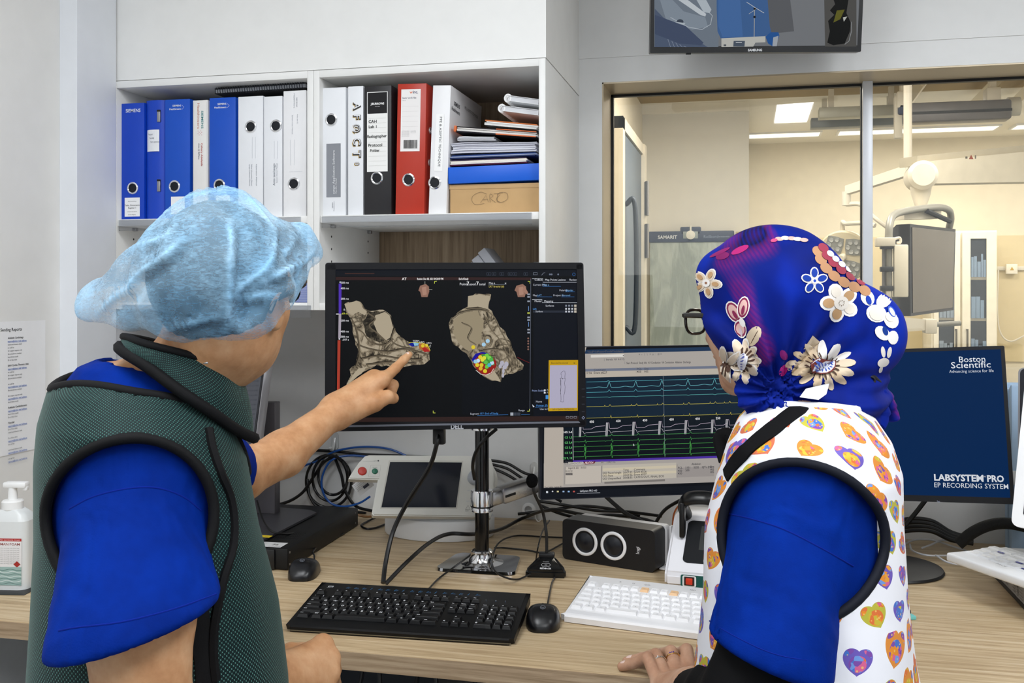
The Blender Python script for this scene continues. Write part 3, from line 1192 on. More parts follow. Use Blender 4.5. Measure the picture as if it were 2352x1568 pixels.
MB().bx((-0.002, -0.001, 0), (0.004, 0.2, 0.0145), bev=0.0006).obj('spine', P('#d8692a', 0.5), bpy.data.objects['magazine'])
MB().bx((0.105, -0.0015, 0), (0.205, 0.0, 0.0026)).bx((0.105, -0.0015, 0.0122), (0.205, 0, 0.0143)).obj('cover_stripe', P('#d8692a', 0.5), bpy.data.objects['magazine'], 0)
sheaf('magazine', 'white magazine with an orange strip, above the black magazine', 'magazine', px(1113), px(1238), 2.362, z0 + 0.099, 0.013, ['#ececea', '#d2d2d0', '#f2f2f0', '#cf7a48'], 0.125, n=4, parts='leaf')


def ringbook(label, u0, zz, h, ang):
    x0 = px(u0)
    o = thing('comb_bound_manual', label, 'manual', (x0, 2.365, zz), rot=(0, ang, 0))
    Wr = XRI - x0 - 0.006
    MB().bx((0.004, 0, 0.001), (Wr, 0.2, 0.0022), bev=.0004).bx((0.004, 0, h - 0.0022), (Wr, 0.2, h - .001), bev=.0004).obj('cover', P('#eceef0', 0.4), o)
    MB().bx((0.006, 0.003, 0.0025), (Wr - 0.002, 0.198, h - 0.0025)).obj('paper_block', P('#d9dade', 0.8), o, 0)
    mb = MB()
    for i in range(12):
        y = 0.004 + 0.016 * i
        mb.tube([(0.004 + 0.5 * h * math.cos(t_), y, h / 2 + 0.56 * h * math.sin(t_)) for t_ in [2 * PI * k / 12 for k in range(12)]], 0.0016, 6, closed=True, flat=1.6)
    mb.obj('comb_binding', P('#f2f2f2', 0.35), o)


ringbook('white comb-bound manual, second from the top of the pile', 1148, z0 + 0.131, 0.0155, 0.16)
ringbook('white comb-bound manual, topmost of the pile', 1162, z0 + 0.155, 0.0155, 0.17)

# lower compartment: grey file box leaning back, small clear dish, blue sheets
lb = thing('magazine_rack', 'grey ribbed plastic file tray tilted up behind the big black monitor', 'tray', tuple(atY(1132, 652, 2.56)), rot=(0, math.radians(-38), 0))
mb = MB()
for i in range(4):
    mb.bx((-0.045 + 0.0245 * i, -0.04, 0.0), (-0.0215 + 0.0245 * i, 0.06, 0.088 + 0.004 * i), bev=0.002)
mb.obj('tray_body', P('#b9bbc4', 0.35), lb)
MB().bx((-0.05, -0.042, -0.006), (0.058, 0.064, 0.004), bev=0.002).obj('tray_base', P('#8d9098', 0.4), lb)
lb.location.z = 1.4075 + 0.03
lb.location.x += 0.008
ds = thing('clear_dish', 'small clear plastic dish at the right end of the lower shelf', 'dish', (xs(1222, 2.5) + 0.01, 2.52, 1.4055))
CLR = Mat('clear_plastic', '#f2f4f6', 0.08, 0, 0.5)
CLR.b.inputs['Transmission Weight'].default_value = 0.85
MB().lathe([(0.0, 0.0), (0.024, 0.0), (0.028, 0.01), (0.03, 0.085), (0.026, 0.088), (0.0265, 0.08), (0.022, 0.012), (0, 0.006)], 24).obj('dish_wall', CLR.m, ds)
MB().lathe([(0.0, 0.086), (0.031, 0.086), (0.032, 0.094), (0.012, 0.104), (0.0, 0.104)], 24).obj('lid', CLR.m, ds)
np_ = thing('notepad', 'pale blue lined notepad standing at the end of the lower left shelf', 'notepad', (xs(684, 2.37), 2.40, 1.4055))
MB().bx((-0.022, 0.0, 0.0), (0.02, 0.012, 0.05), bev=0.001).obj('pad', P('#8793c4', 0.6), np_)
p = Paint((0, 0, 0), (1, 0, 0), (0, 0, 1), 1, lift=0.0006)
for i in range(7):
    p.line([(-0.019, 0.005 + .006 * i), (0.017, 0.005 + .006 * i)], 0.0006, '#c3cbe8')
p.obj('ruled_lines', np_)
# ================================================================== things on the desk
KEYM = {}


def key_mesh(w, p, mat, hh=0.0075):
    k = (round(w, 2), p, mat.name)
    if k not in KEYM:
        bx_, by_ = p * w - 0.0016, p - 0.0016
        tx_, ty_ = bx_ - 0.0058, by_ - 0.0062
        V = []
        for (x, y, z, oy) in ((bx_, by_, 0, 0), (bx_ - .0008, by_ - .0008, hh * 0.25, 0), (tx_ + .0009, ty_ + .0009, hh * 0.93, .0008), (tx_, ty_, hh, .0008)):
            V += [(-x / 2, -y / 2 + oy, z), (x / 2, -y / 2 + oy, z), (x / 2, y / 2 + oy, z), (-x / 2, y / 2 + oy, z)]
        V.append((0, 0.0008, hh - 0.0006))
        F = []
        for r in range(3):
            for i in range(4):
                j = (i + 1) % 4
                F.append((r * 4 + i, r * 4 + j, r * 4 + 4 + j, r * 4 + 4 + i))
        F += [(12 + i, 12 + (i + 1) % 4, 16) for i in range(4)]
        KEYM[k] = MB().add(V, F).mesh('key', mat, 0)
    return KEYM[k]


def keyboard(label, loc, rz, W, D, tilt, body, keym, rows, pitch, y0, x0, legend, group=None, special=None, prof=None):
    o = thing('keyboard', label, 'keyboard', loc, rot=(tilt, 0, rz))
    prof = prof or [(0, 0.001), (0, 0.010), (0.004, 0.0122), (0.030, 0.0142), (D - 0.004, 0.0205), (D, 0.0185), (D, 0.001)]
    # rounded outline: profile swept over a rounded rectangle
    bm = bmesh.new()
    ve = []
    for x in (0, W):
        ve.append([bm.verts.new((x, y, z)) for y, z in prof])
    n = len(prof)
    for i in range(n):
        j = (i + 1) % n
        bm.faces.new((ve[0][i], ve[0][j], ve[1][j], ve[1][i]))
    bm.faces.new(ve[0][::-1])
    bm.faces.new(ve[1])
    bmesh.ops.recalc_face_normals(bm, faces=bm.faces[:])
    bmesh.ops.bevel(bm, geom=[e for e in bm.edges if abs(e.verts[0].co.x - e.verts[1].co.x) < 1e-6 and abs(e.verts[0].co.z - e.verts[1].co.z) > 0.006], offset=0.009, segments=3, affect='EDGES')
    MB().bm(bm).obj('keyboard_case', body, o, 40)
    ft = MB()
    for x in (0.04, W - 0.04):
        ft.bx((x - 0.015, D - 0.035, -0.0165), (x + 0.015, D - 0.027, 0.003), bev=0.001)
    ft.obj('tilt_feet', RUBBER, o)
    zs = lambda y: 0.0138 + (0.0065 * (y - 0.03) / (D - 0.034))
    P_ = Paint((0, 0, 0), (1, 0, 0), (0, 1, 0), 1, lift=0.0002, step=0.000002)
    for (y, items) in rows:
        x = x0
        for it in items:
            if isinstance(it, (int, float)):
                x += it * pitch
                continue
            w_, t_ = it[0], it[1]
            hk = it[2] if len(it) > 2 else None
            m = keym if hk is None else hk
            k = bpy.data.objects.new('key', key_mesh(w_, pitch, m))
            link(k, o)
            cx = x + w_ * pitch / 2
            k.location = (cx, y0 + y * pitch, zs(y0 + y * pitch) - 0.0006)
            if hk is not None:
                k['label'] = 'peach coloured key'
            if t_:
                P_.h = zs(y0 + y * pitch) + 0.0072
                big = len(t_) == 1
                if legend[0] == 'dark':
                    P_.text(t_, cx - w_ * pitch / 2 + 0.0042, y0 + y * pitch - (0.0004 if big else -0.0008), 0.0074 if big else 0.0036, legend[1], bold=0.025)
                else:
                    P_.text(t_, cx, y0 + y * pitch - 0.001, 0.0048 if big else 0.0028, legend[1], 'C')
            x += w_ * pitch
    P_.obj('key_legends', o, kind='stuff')
    return o


def K(s, w=1): return [(w, c) for c in s]


num = lambda a: a
rowsB = [
    (0, [(1.3, 'Ctrl'), 0.25, (1.15, 'W'), 0.0, (1.3, 'Alt'), (5.6, ''), (1.25, 'Alt'), (1.25, '='), (1.25, '#'), (1.65, 'Ctrl'), 0.35, (1, '<'), (1, 'v'), (1, '>'), 0.35, (2, '0'), (1, '.'), (1, 'Enter')]),
    (1, [(2.3, 'Shift')] + K('ZXCVBNM,./') + [(2.7, 'Shift'), 1.35, (1, '^'), 1.35] + K('123') + [(1, '')]),
    (2, [(1.8, 'Caps')] + K("ASDFGHJKL;'") + [(2.2, 'Enter'), 3.7] + K('456') + [(1, '+')]),
    (3, [(1.5, 'Tab')] + K('QWERTYUIOP[]') + [(1.5, '\\'), 0.35, (1, 'Del'), (1, 'End'), (1, 'PgDn'), 0.35] + K('789') + [(1, '')]),
    (4, K("`1234567890-=") + [(2, 'Back'), 0.35, (1, 'Ins'), (1, 'Home'), (1, 'PgUp'), 0.35, (1, 'Num'), (1, '/'), (1, '*'), (1, '-')]),
    (5.55, [(1, 'Esc'), 1, (1, 'F1'), (1, 'F2'), (1, 'F3'), (1, 'F4'), 0.5, (1, 'F5'), (1, 'F6'), (1, 'F7'), (1, 'F8'), 0.5, (1, 'F9'), (1, 'F10'), (1, 'F11'), (1, 'F12'), 0.35, (1, 'Prt'), (1, 'Scr'), (1, 'Brk')]),
]
KB = P('#08090b', 0.42, 0, 0.3, 0.03)
KK = P('#07080b', 0.36, 0, 0.35, 0.02)
kb = keyboard('full-size black computer keyboard in front of the big black monitor', (-0.8655, 1.7735, DESK + 0.0005), math.radians(3.0), 0.446, 0.2, math.radians(5.6), KB, KK, rowsB, 0.01875, 0.0415, 0.0095, ('dark', '#eef0f4'))
p = Paint((0, 0, 0), (1, 0, 0), (0, 1, 0), 1, lift=0.0200, step=0.000002)
for i in range(17):
    x_ = 0.062 + i * 0.0172
    p.line([(x_, 0.172), (x_ + 0.0028, 0.181)], 0.0006, '#3f8fd0')
    if i % 4 != 3:
        p.text('Help Lock Mail'[(i % 3) * 5:(i % 3) * 5 + 4], x_ + 0.0035, 0.1765, 0.0026, '#5f93c8')
        p.text('File Home Fwd '[(i % 3) * 5:(i % 3) * 5 + 4], x_ + 0.0030, 0.1725, 0.0026, '#5f93c8')
p.rect(0.021, 0.175, 0.032, 0.181, '#e8eaee')
p.rect(0.0225, 0.1765, 0.0305, 0.1795, '#15161a')
p.text('classic', 0.020, 0.171, 0.003, '#e8eaee')
for i in range(3):
    p.text('1AS'[i], 0.362 + 0.0195 * i, 0.1525, 0.004, '#dfe3ea')
    p.disc(0.364 + 0.0195 * i, 0.149, 0.0008, '#5f8ad0', 8)
p.obj('printed_strip', kb)
MB().bx((0.005, -0.0004, 0.0028), (0.441, 0.001, 0.0046)).obj('case_seam', P('#6b6350', 0.5), kb, 0)

WK = P('#f4f4f6', 0.38, 0, 0.4, 0.01)
PEACH = P('#efc596', 0.4, 0, 0.4, 0.01)
rowsW = [
    (0, [(1.15, 'Ctrl'), 0.06, (1.15, '#'), 0.06, (1.15, 'Alt'), (3.0 * 1.05, ''), (1.25, 'Alt'), (1.25, 'O'), (1.25, '='), (1.25, 'Ctrl'), 0.3, (1, '<'), (1, 'v'), (1, '>')]),
    (1, [(1.7, 'Shift')] + K('ZXCVBNM,./') + [(2.0, 'Shift'), 1.3, (1, '^')]),
    (2, [(1.5, 'Caps')] + K("ASDFGHJKL;'") + [(1.9, 'Enter')]),
    (3, [(1.3, 'Tab')] + K('QWERTYUIOP[]') + [(1.1, '\\'), 0.3, (1, 'Del'), (1, 'End'), (1, 'Dn')]),
    (4, K("`1234567890-=") + [(1.4, 'Back'), 0.3, (1, 'Ins'), (1, 'Hm'), (1, 'Up')]),
    (5.2, [(1, 'Esc'), 0.5, (1, 'Table'), (1, 'Map'), (1, 'Run'), (1, 'Log'), (1, 'Start', PEACH), (1, 'Study'), (1, 'Next'), (1, 'Stop', PEACH), (1, 'Mark'), (1, 'Save'), (1, 'Page'), (1, 'Set'), 0.4, (1, 'Prt'), (1, 'Scr'), (1, 'Brk')]),
]
profW = [(0, 0.001), (0, 0.012), (0.004, 0.015), (0.030, 0.0155), (0.192, 0.0235), (0.197, 0.0205), (0.197, 0.001)]
kw = keyboard('white computer keyboard with two peach keys, in front of the small black speaker', (-0.362, 1.9515, DESK + 0.0005), math.radians(-9.0), 0.40, 0.197, math.radians(5.6), WK, WK, rowsW, 0.0205, 0.043, 0.010, ('light', '#8d93a3'), prof=profW)
p = Paint((0, 0, 0), (1, 0, 0), (0, 1, 0), 1, lift=0.0229, step=0.000002)
for t_, x_ in (('R', 0.072), ('U', 0.100), ('OO', 0.126), ('NO', 0.222), ('V', 0.252)):
    p.text(t_, x_, 0.1745, 0.0075, '#33333a')
p.obj('printed_strip', kw)


def mouse(label, loc, rz):
    o = thing('mouse', label, 'mouse', loc, rz)
    o.scale = (1.08, 1.08, 1.08)
    def f(p_):
        q = p_.copy()
        yy = q[:, 1]
        z = q[:, 2]
        w_ = 0.031 - 0.10 * np.maximum(yy - 0.01, 0) ** 1.6 - 0.05 * np.maximum(-yy - 0.02, 0) ** 1.3
        h_ = 0.036 * (1 - ((yy + 0.012) / 0.078) ** 2)
        d_ = ((np.abs(q[:, 0]) / np.maximum(w_, .004)) ** 3 + (np.abs(yy) / 0.056) ** 3 + np.maximum(z / np.maximum(h_, .004), 0) ** 3)
        return np.maximum((d_ ** (1 / 3) - 1) * 0.026, -z)
    V, Q = surfnet(f, (-0.036, -0.062, -0.003), (0.036, 0.062, 0.042), 0.0019)
    me = np_mesh('mouse_shell', V, Q, P('#0b0c10', 0.3, 0, 0.5, 0.02))
    link(bpy.data.objects.new('mouse_shell', me), o)
    zt = lambda y: 0.036 * (1 - ((y + 0.012) / 0.078) ** 2)
    MB().tube([(-0.001, y, zt(y) - 0.0006) for y in [0.012 + .0034 * i for i in range(9)]], 0.0018, 8, flat=0.6).obj('scroll_wheel', P('#1b1c20', 0.6), o)
    pts = [(0.0288 * math.sin(a), -0.012, 0.0) for a in ()]
    sm = MB()
    L_ = []
    for i in range(13):
        x = -0.029 + 0.058 * i / 12
        r = max(0.0, 1 - (abs(x) / 0.0305) ** 3 - (0.014 / 0.056) ** 3) ** (1 / 3)
        L_.append((x, -0.014, zt(-0.014) * r + 0.0001))
    sm.tube(L_, 0.0005, 6)
    sm.obj('button_seam', P('#2a2c33', 0.25), o)
    p = Paint((0, -0.030, zt(-0.03) + 0.0001), (1, 0, 0), (0, 1, 0.42), 1, lift=0.0003)
    p.ring(0, 0.006, 0.0042, 0.005, '#777c86', 20)
    p.text('hp', 0, 0.0035, 0.0055, '#777c86', 'C')
    p.obj('logo', o)
    return o


mouse('black mouse beside the right end of the black keyboard', (-0.393, 1.936, DESK), math.radians(10))
mouse('black mouse behind the left end of the black keyboard, beside the rack unit', (-0.998, 2.143, DESK), math.radians(14))

# gooseneck desk microphone
mc = thing('desk_microphone', 'black gooseneck desk microphone between the chrome pole and the speaker', 'microphone', (-0.4535, 2.270, DESK), math.radians(8))
V = [(0.044 * math.cos(a), 0.042 * math.sin(a)) for a in [PI + PI * i / 14 for i in range(15)]]
base = [(-0.046, -0.030), (0.046, -0.030), (0.046, -0.012), (0.038, 0.016), (0.022, 0.036), (-0.022, 0.036), (-0.038, 0.016), (-0.046, -0.012)]
bm = bmesh.new()
lo = [bm.verts.new((x, y, 0.0)) for x, y in base]
mid = [bm.verts.new((x, y, 0.016)) for x, y in base]
hi = [bm.verts.new((x * 0.42, y * 0.42 + 0.016, 0.038)) for x, y in base]
n = len(base)
for A, B_ in ((lo, mid), (mid, hi)):
    for i in range(n):
        j = (i + 1) % n
        bm.faces.new((A[i], A[j], B_[j], B_[i]))
bm.faces.new(lo[::-1])
bm.faces.new(hi)
bmesh.ops.bevel(bm, geom=bm.edges[:], offset=0.004, segments=2, affect='EDGES')
MB().bm(bm).obj('base', BLACKG, mc, 40)
MB().bx((-0.018, 0.008, 0.034), (0.018, 0.032, 0.046), bev=0.003).obj('neck_socket', BLACK, mc)
hd = Matrix.Rotation(-math.radians(8), 4, 'Z') @ (C(1222, 1104, 2.265) - Vector((-0.4535, 2.270, DESK)))
gp = spline([(0, 0.018, 0.044), (-0.001, 0.018, 0.09), (-0.009, 0.016, 0.14), (hd.x + 0.006, hd.y + 0.002, hd.z - 0.03), (hd.x, hd.y, hd.z)], 8)
MB().tube(gp, 0.0036, 10).obj('gooseneck', P('#0d0d0f', 0.5), mc)
FO = Mat('foam', '#0a0a0b', 0.95, 0, 0.1)
FO.bump(FO.noise(FO.coord(), 900, 2), 0.6, 0.001)
MB().ball(hd, (0.0135, 0.0135, 0.0165), 20).obj('windscreen', FO.m, mc)
p = Paint((0, -0.030, 0.0165), (1, 0, 0), (0, 0.75, 0.66), 1, lift=0.0012)
p.text('REDBACK', 0, 0.004, 0.0058, '#e8e8ea', 'C', 0.02)
p.line([(-0.008, 0.012), (0.008, 0.012), (0.0105, 0.0155), (0.008, 0.019), (-0.008, 0.019), (-0.0105, 0.0155), (-0.008, 0.012)], 0.0006, '#d8d8da')
p.text('ON', 0, 0.0138, 0.0038, '#d8d8da', 'C')
p.line([(-0.007, 0.0235), (0.007, 0.0235)], 0.0005, '#d8d8da')
p.obj('lettering', mc)

# twin speaker
sp = thing('desktop_speaker', 'low black twin speaker with two white rings behind the white keyboard', 'speaker', (-0.4417, 2.4129, DESK), math.radians(-18.5))
Wd, Hd, Dd = 0.244, 0.098, 0.075
MB().prism(rrect(Wd, Hd, 0.012), 0, 0.060, Matrix.Translation((Wd / 2, 0.060, Hd / 2 + 0.001)) @ Matrix.Rotation(PI / 2, 4, 'X')).obj('front_housing', P('#101116', 0.38, 0, 0.45, 0.02), sp, 40)
MB().prism(rrect(Wd - 0.006, Hd - 0.004, 0.012), 0, 0.022, Matrix.Translation((Wd / 2 + 0.008, 0.082, Hd / 2 + 0.003)) @ Matrix.Rotation(PI / 2, 4, 'X')).obj('back_shell', P('#e9e9ec', 0.4), sp, 40)
MB().bx((Wd - 0.002, 0.030, 0.002), (Wd + 0.012, 0.078, 0.006), bev=.001).bx((Wd + 0.008, 0.066, 0.002), (Wd + 0.013, 0.078, 0.098), bev=.001).obj('side_bracket', P('#e9e9ec', 0.4), sp)
for x in (0.062, 0.138):
    T = Matrix.Translation((x, 0, Hd / 2 + 0.001)) @ Matrix.Rotation(PI / 2, 4, 'X')
    dr = MB().lathe([(0.0265, -0.0005), (0.0268, 0.0022), (0.0285, 0.0032), (0.0315, 0.0032), (0.0335, 0.002), (0.034, -0.0005)], 40, T).obj('trim_ring', P('#eeeef0', 0.4), sp)
    dr['label'] = 'white ring round the driver'
    MB().lathe([(0.0268, -0.0002), (0.0255, 0.0012), (0.0215, -0.0000), (0.0195, 0.0008), (0.013, 0.0042), (0.006, 0.0058), (0.0, 0.0062)], 36, T).obj('driver_cone', P('#14171f', 0.35, 0, 0.5, 0.02), sp)
p = Paint((0, 0, 0), (1, 0, 0), (0, 0, 1), 1, lift=0.0006)
p.text('logi', 0.205, 0.040, 0.0125, '#e4e4e8', 'L', 0.006, rot=PI / 2)
p.obj('logo', sp)

# chrome monitor pole
PX, PY = -0.6185, 2.312
st = thing('monitor_pole', 'chrome and black monitor pole with a square chrome foot', 'monitor stand', (PX, PY, DESK), math.radians(1))
bm = bmesh.new()
bo = rrect(0.178, 0.150, 0.022)
bv = [bm.verts.new((x * (1 + 0.10 * -y / 0.075 * 1.0) if True else x, y, 0.001)) for x, y in bo]
tv = [bm.verts.new((q.co.x * 0.985, q.co.y * 0.985, 0.008)) for q in bv]
n = len(bv)
for i in range(n):
    bm.faces.new((bv[i], bv[(i + 1) % n], tv[(i + 1) % n], tv[i]))
bm.faces.new(bv[::-1])
bm.faces.new(tv)
MB().bm(bm).obj('foot_plate', P('#c9cacf', 0.1, 1.0, 0.5, 0.01), st, 30)
MB().lathe([(0.052, 0.008), (0.034, 0.012), (0.0275, 0.020), (0.0265, 0.034), (0.0235, 0.037), (0.0, 0.037)], 36).obj('foot_collar', CHROME, st)
MB().cyl((0, 0, 0.03), (0, 0, 0.52), 0.0168, n=28).obj('post', P('#08080a', 0.18, 0, 0.6, 0.01), st)
p = Paint((-0.03, -0.056, 0.0085), (1, 0.55, 0), (-0.55, 1, 0), 1, lift=0.0004)
p.rect(-0.002, -0.005, 0.026, 0.007, '#17181b')
p.text('ERGOTRON', 0.012, -0.0005, 0.004, '#d0d0d4', 'C')
p.obj('badge', st)


for nm, z0_, z1_ in (('clamp_collar', 0.128, 0.180), ('clamp_collar', 0.322, 0.372)):
    c_ = MB().lathe([(0.0175, z0_), (0.0262, z0_ + 0.002), (0.0262, z0_ + 0.013), (0.0255, z0_ + 0.014), (0.0272, z0_ + 0.016), (0.0268, z1_ - 0.004), (0.0255, z1_), (0.0175, z1_)], 36).obj(nm, CHROME, st)
    MB().lathe([(0.0262, z0_ + 0.0122), (0.0276, z0_ + 0.0128), (0.0276, z0_ + 0.0148), (0.0262, z0_ + 0.0152)], 36).obj('clamp_gap', BLACK, c_)
R1 = Matrix.Rotation(-math.radians(1), 4, 'Z')
A0 = Vector((0, 0, 0.152))
A1 = R1 @ (C(1262, 1098, 2.50) - Vector((PX, PY, DESK)))
dirv = (A1 - A0).normalized()
side = Vector((-dirv.y, dirv.x, 0)).normalized()
upv = dirv.cross(side) * -1
Mx = Matrix((( *dirv, 0), (*side, 0), (*(dirv.cross(side)), 0), (0, 0, 0, 1))).transposed()
Mx.translation = A0
La = (A1 - A0).length
MB().bx((0.018, -0.016, -0.018), (0.06, 0.016, 0.018), Mx, 0.007).bx((0.05, -0.019, -0.020), (La, 0.019, 0.020), Mx, 0.006).obj('lower_arm', P('#b9babd', 0.28, 1.0, 0.5, 0.02), st)
MB().bx((0.055, -0.0195, -0.004), (0.085, -0.0185, 0.002), Mx).obj('arm_slot', BLACK, st, 0)
Ecen = R1 @ (C(1505, 965, 2.345) - Vector((PX, PY, DESK)))
MB().tube(spline([A1 - dirv * 0.01, A1 * 0.6 + Ecen * 0.4 + Vector((0, .02, 0)), Ecen + Vector((0.0, 0.062, 0))], 6), 0.014, 12).obj('lower_arm_link', STEEL, st)
Dcen = R1 @ (Vector((-0.60, 2.10, 1.31)) - Vector((PX, PY, DESK)))
MB().cyl((0, 0, 0.35), (Dcen.x + 0.01, Dcen.y + 0.055, 0.44), 0.016, n=14).cyl((Dcen.x + 0.01, Dcen.y + 0.055, 0.40), (Dcen.x + 0.01, Dcen.y + 0.055, 0.52), 0.022, n=18).obj('upper_arm_link', CHROME, st)
B0 = Vector((0.012, 0.0, 0.352))
MB().cyl(B0, B0 + (R1 @ (C(1190, 975, 2.36) - C(1118, 1000, 2.34))), 0.013, n=14).obj('upper_arm', CHROME, st)

# white touch-screen console on a round foot
cn = thing('stimulator_console', 'white touch-screen console with red STOP button on a round white foot', 'console', (-0.815, 2.600, DESK))
BODY = P('#dcdcd6', 0.45, 0, 0.4, 0.01)
MB().lathe([(0.150, 0.001), (0.152, 0.004), (0.152, 0.046), (0.148, 0.052), (0.12, 0.056), (0.0, 0.058)], 56, Matrix.Diagonal((1.0, 0.70, 1, 1))).obj('round_foot', P('#e2e4e6', 0.42, 0, 0.4, 0.01), cn)
# tilted slab; local frame: x right, y up the slab, z out of it
o0 = Vector(C(855, 1183, 2.565)) - Vector((-0.815, 2.600, DESK))
ex = (Vector(C(1130, 1187, 2.62)) - Vector(C(855, 1183, 2.565))).normalized()
ey0 = (Vector(C(900, 1046, 2.665)) - Vector(C(855, 1183, 2.565)))
ey = (ey0 - ex * ey0.dot(ex)).normalized()
ez = ex.cross(ey)
Mc = Matrix(((*ex, 0), (*ey, 0), (*ez, 0), (0, 0, 0, 1))).transposed()
Mc.translation = o0


def cpx(u, v):
    r = ray(u, v)
    O_ = o0 + Vector((-0.815, 2.600, DESK))
    k = (O_ - O3).dot(ez) / r.dot(ez)
    q = O3 + r * k - O_
    return q.dot(ex), q.dot(ey)


outl = [(854, 1178), (858, 1183), (1128, 1187), (1134, 1160), (1136, 1080), (1128, 1052), (1112, 1046), (848, 1044), (838, 1047), (824, 1062), (808, 1085), (800, 1099), (868, 1101)]
bm = bmesh.new()
pts = [cpx(u, v) for u, v in outl]
bv = [bm.verts.new((x, y, -0.024)) for x, y in pts]
tv = [bm.verts.new((x, y, 0.0)) for x, y in pts]
n = len(pts)
for i in range(n):
    bm.faces.new((bv[i], bv[(i + 1) % n], tv[(i + 1) % n], tv[i]))
bm.faces.new(bv[::-1])
bm.faces.new(tv)
bmesh.ops.recalc_face_normals(bm, faces=bm.faces[:])
bmesh.ops.bevel(bm, geom=[e for e in bm.edges if abs(e.verts[0].co.z - e.verts[1].co.z) < 1e-6], offset=0.003, segments=2, affect='EDGES')
MB().bm(bm, Mc).obj('housing', BODY, cn, 40)
scr = [cpx(u, v) for u, v in ((876, 1165), (1047, 1165), (1061, 1062), (896, 1061))]
scm = Mat('console_screen', '#1a1f2b', 0.12, 0, 0.6)
MB().prism(scr, 0.0002, 0.0010, Mc).obj('screen', scm.m, cn, 0)
big = [cpx(u, v) for u, v in ((873, 1168), (1050, 1168), (1064, 1058), (893, 1057))]
MB().prism(big, -0.001, 0.0005, Mc).obj('screen_surround', P('#c9c8c0', 0.5), cn, 0)
x_, y_ = cpx(832, 1082)
MB().lathe([(0.0, 0.0045), (0.009, 0.004), (0.0115, 0.002), (0.0118, -0.001)], 28, Mc @ Matrix.Translation((x_, y_, 0))).obj('stop_button', P('#c03a30', 0.4), cn)['label'] = 'red STOP button'
x2, y2 = cpx(861, 1082)
MB().lathe([(0.0, 0.0035), (0.0062, 0.003), (0.0078, 0.0015), (0.008, -0.001)], 28, Mc @ Matrix.Translation((x2, y2, 0))).obj('start_button', P('#1f6e55', 0.4), cn)['label'] = 'green start button'
kx, ky = cpx(1090, 1098)
MB().lathe([(0.0, 0.014), (0.016, 0.013), (0.019, 0.010), (0.020, -0.001)], 32, Mc @ Matrix.Translation((kx, ky, 0))).obj('dial', P('#aeb4bd', 0.35), cn)
MB().lathe([(0.0, -0.03), (0.055, -0.03), (0.062, -0.02), (0.062, -0.002), (0.055, 0.004), (0.0, 0.005)], 36, Mc @ Matrix.Translation((kx + 0.003, ky + 0.006, -0.012))).obj('dial_housing', BODY, cn)
p = Paint(o0, ex, ey, 1, lift=0.0004)
p.text('STOP', x_, y_ + 0.002, 0.0044, '#f4dcd8', 'C')
p.mb.v = [tuple(Vector(v) + ez * 0.0045) for v in p.mb.v]
p.ring(x_, y_ - 0.0042, 0.0026, 0.0034, '#f4dcd8', 14)
p2 = Paint(o0, ex, ey, 1, lift=0.0004)
a = [cpx(u, v) for u, v in ((846, 1094), (871, 1094), (875, 1068), (852, 1068), (846, 1094))]
p2.line(a, 0.0007, '#b5b4ac')
p2.line([cpx(833, 1059), cpx(862, 1059)], 0.0005, '#9a9a94')
p2.text('ACTIVE', *cpx(858, 1059), 0.003, '#77777a')
p2.disc(*cpx(869, 1058), 0.0022, '#4a4c50', 12)
p2.text('PRE START', *cpx(856, 1074), 0.0026, '#777777')
p2.line([cpx(1073, 1126), cpx(1092, 1126)], 0.0005, '#9fb1c4')
p2.line([cpx(1071, 1151), cpx(1092, 1151)], 0.0005, '#9fb1c4')
p2.text('Start', *cpx(1084, 1137), 0.0055, '#3b4f86')
p2.text('Select', *cpx(1080, 1146), 0.0055, '#44464c')
p2.line([cpx(1069, 1170), cpx(1080, 1170), cpx(1075, 1160), cpx(1069, 1170)], 0.0007, '#4a4c50')
p2.text('ALARM', *cpx(1068, 1174), 0.0030, '#4a4c50')
p2.obj('printed_marks', cn)
tg = Paint(Vector(C(822, 1128, 2.68)) - Vector((-0.815, 2.600, DESK)), (0.78, 0.1, 0.62), (-0.60, -0.1, 0.78), 1, lift=0.0002)
tg.rect(-0.004, -0.014, 0.046, 0.022, '#d8dadd')
tg.rect(0.018, -0.006, 0.036, 0.002, '#3a3e4c')
for i in range(5):
    tg.text('REF 2490 made for clinic', 0.000, 0.017 - 0.0045 * i, 0.003, '#6a6d75')
tg.obj('paper_label', cn)

# black rack unit and the grey all-in-one monitor standing on it
rk = thing('rack_unit', 'flat black rack-mount recorder box under the grey monitor', 'rack unit', (-1.05, 2.163, DESK), math.radians(1.2))
MB().bx((-0.44, 0, 0.001), (0, 0.46, 0.0505), bev=0.002).obj('chassis', P('#0c0d0f', 0.5, 0, 0.35, 0.03), rk)
MB().bx((-0.46, -0.007, 0.0015), (-0.03, 0, 0.049), bev=0.002).obj('front_panel', P('#0a0b0e', 0.35), rk)
vents = MB()
for i in range(4):
    for j in range(14):
        vents.bx((-0.10 - 0.0 + 0.006 * j, 0.09 + 0.018 * i, 0.0504), (-0.0975 + 0.006 * j, 0.102 + 0.018 * i, 0.0509))
vo = vents.obj('vent_slots', P('#020203', 0.8), rk, 0)
vo['kind'] = 'stuff'
p = Paint((0, 0, 0.0505), (1, 0, 0), (0, 1, 0), 1, lift=0.0004)
p.rect(-0.115, 0.008, -0.022, 0.052, '#dcdcdc')
p.text('36', -0.045, 0.026, 0.017, '#2b2b2b', 'C', 0.02)
p.text('BLACKBOX', -0.024, 0.0125, 0.006, '#2b2b2b', 'R', 0.01)
for i in range(4):
    p.text('serial number 40 port', -0.100, 0.042 - 0.008 * i, 0.0035, '#555555')
p.obj('label', rk)
sc = MB()
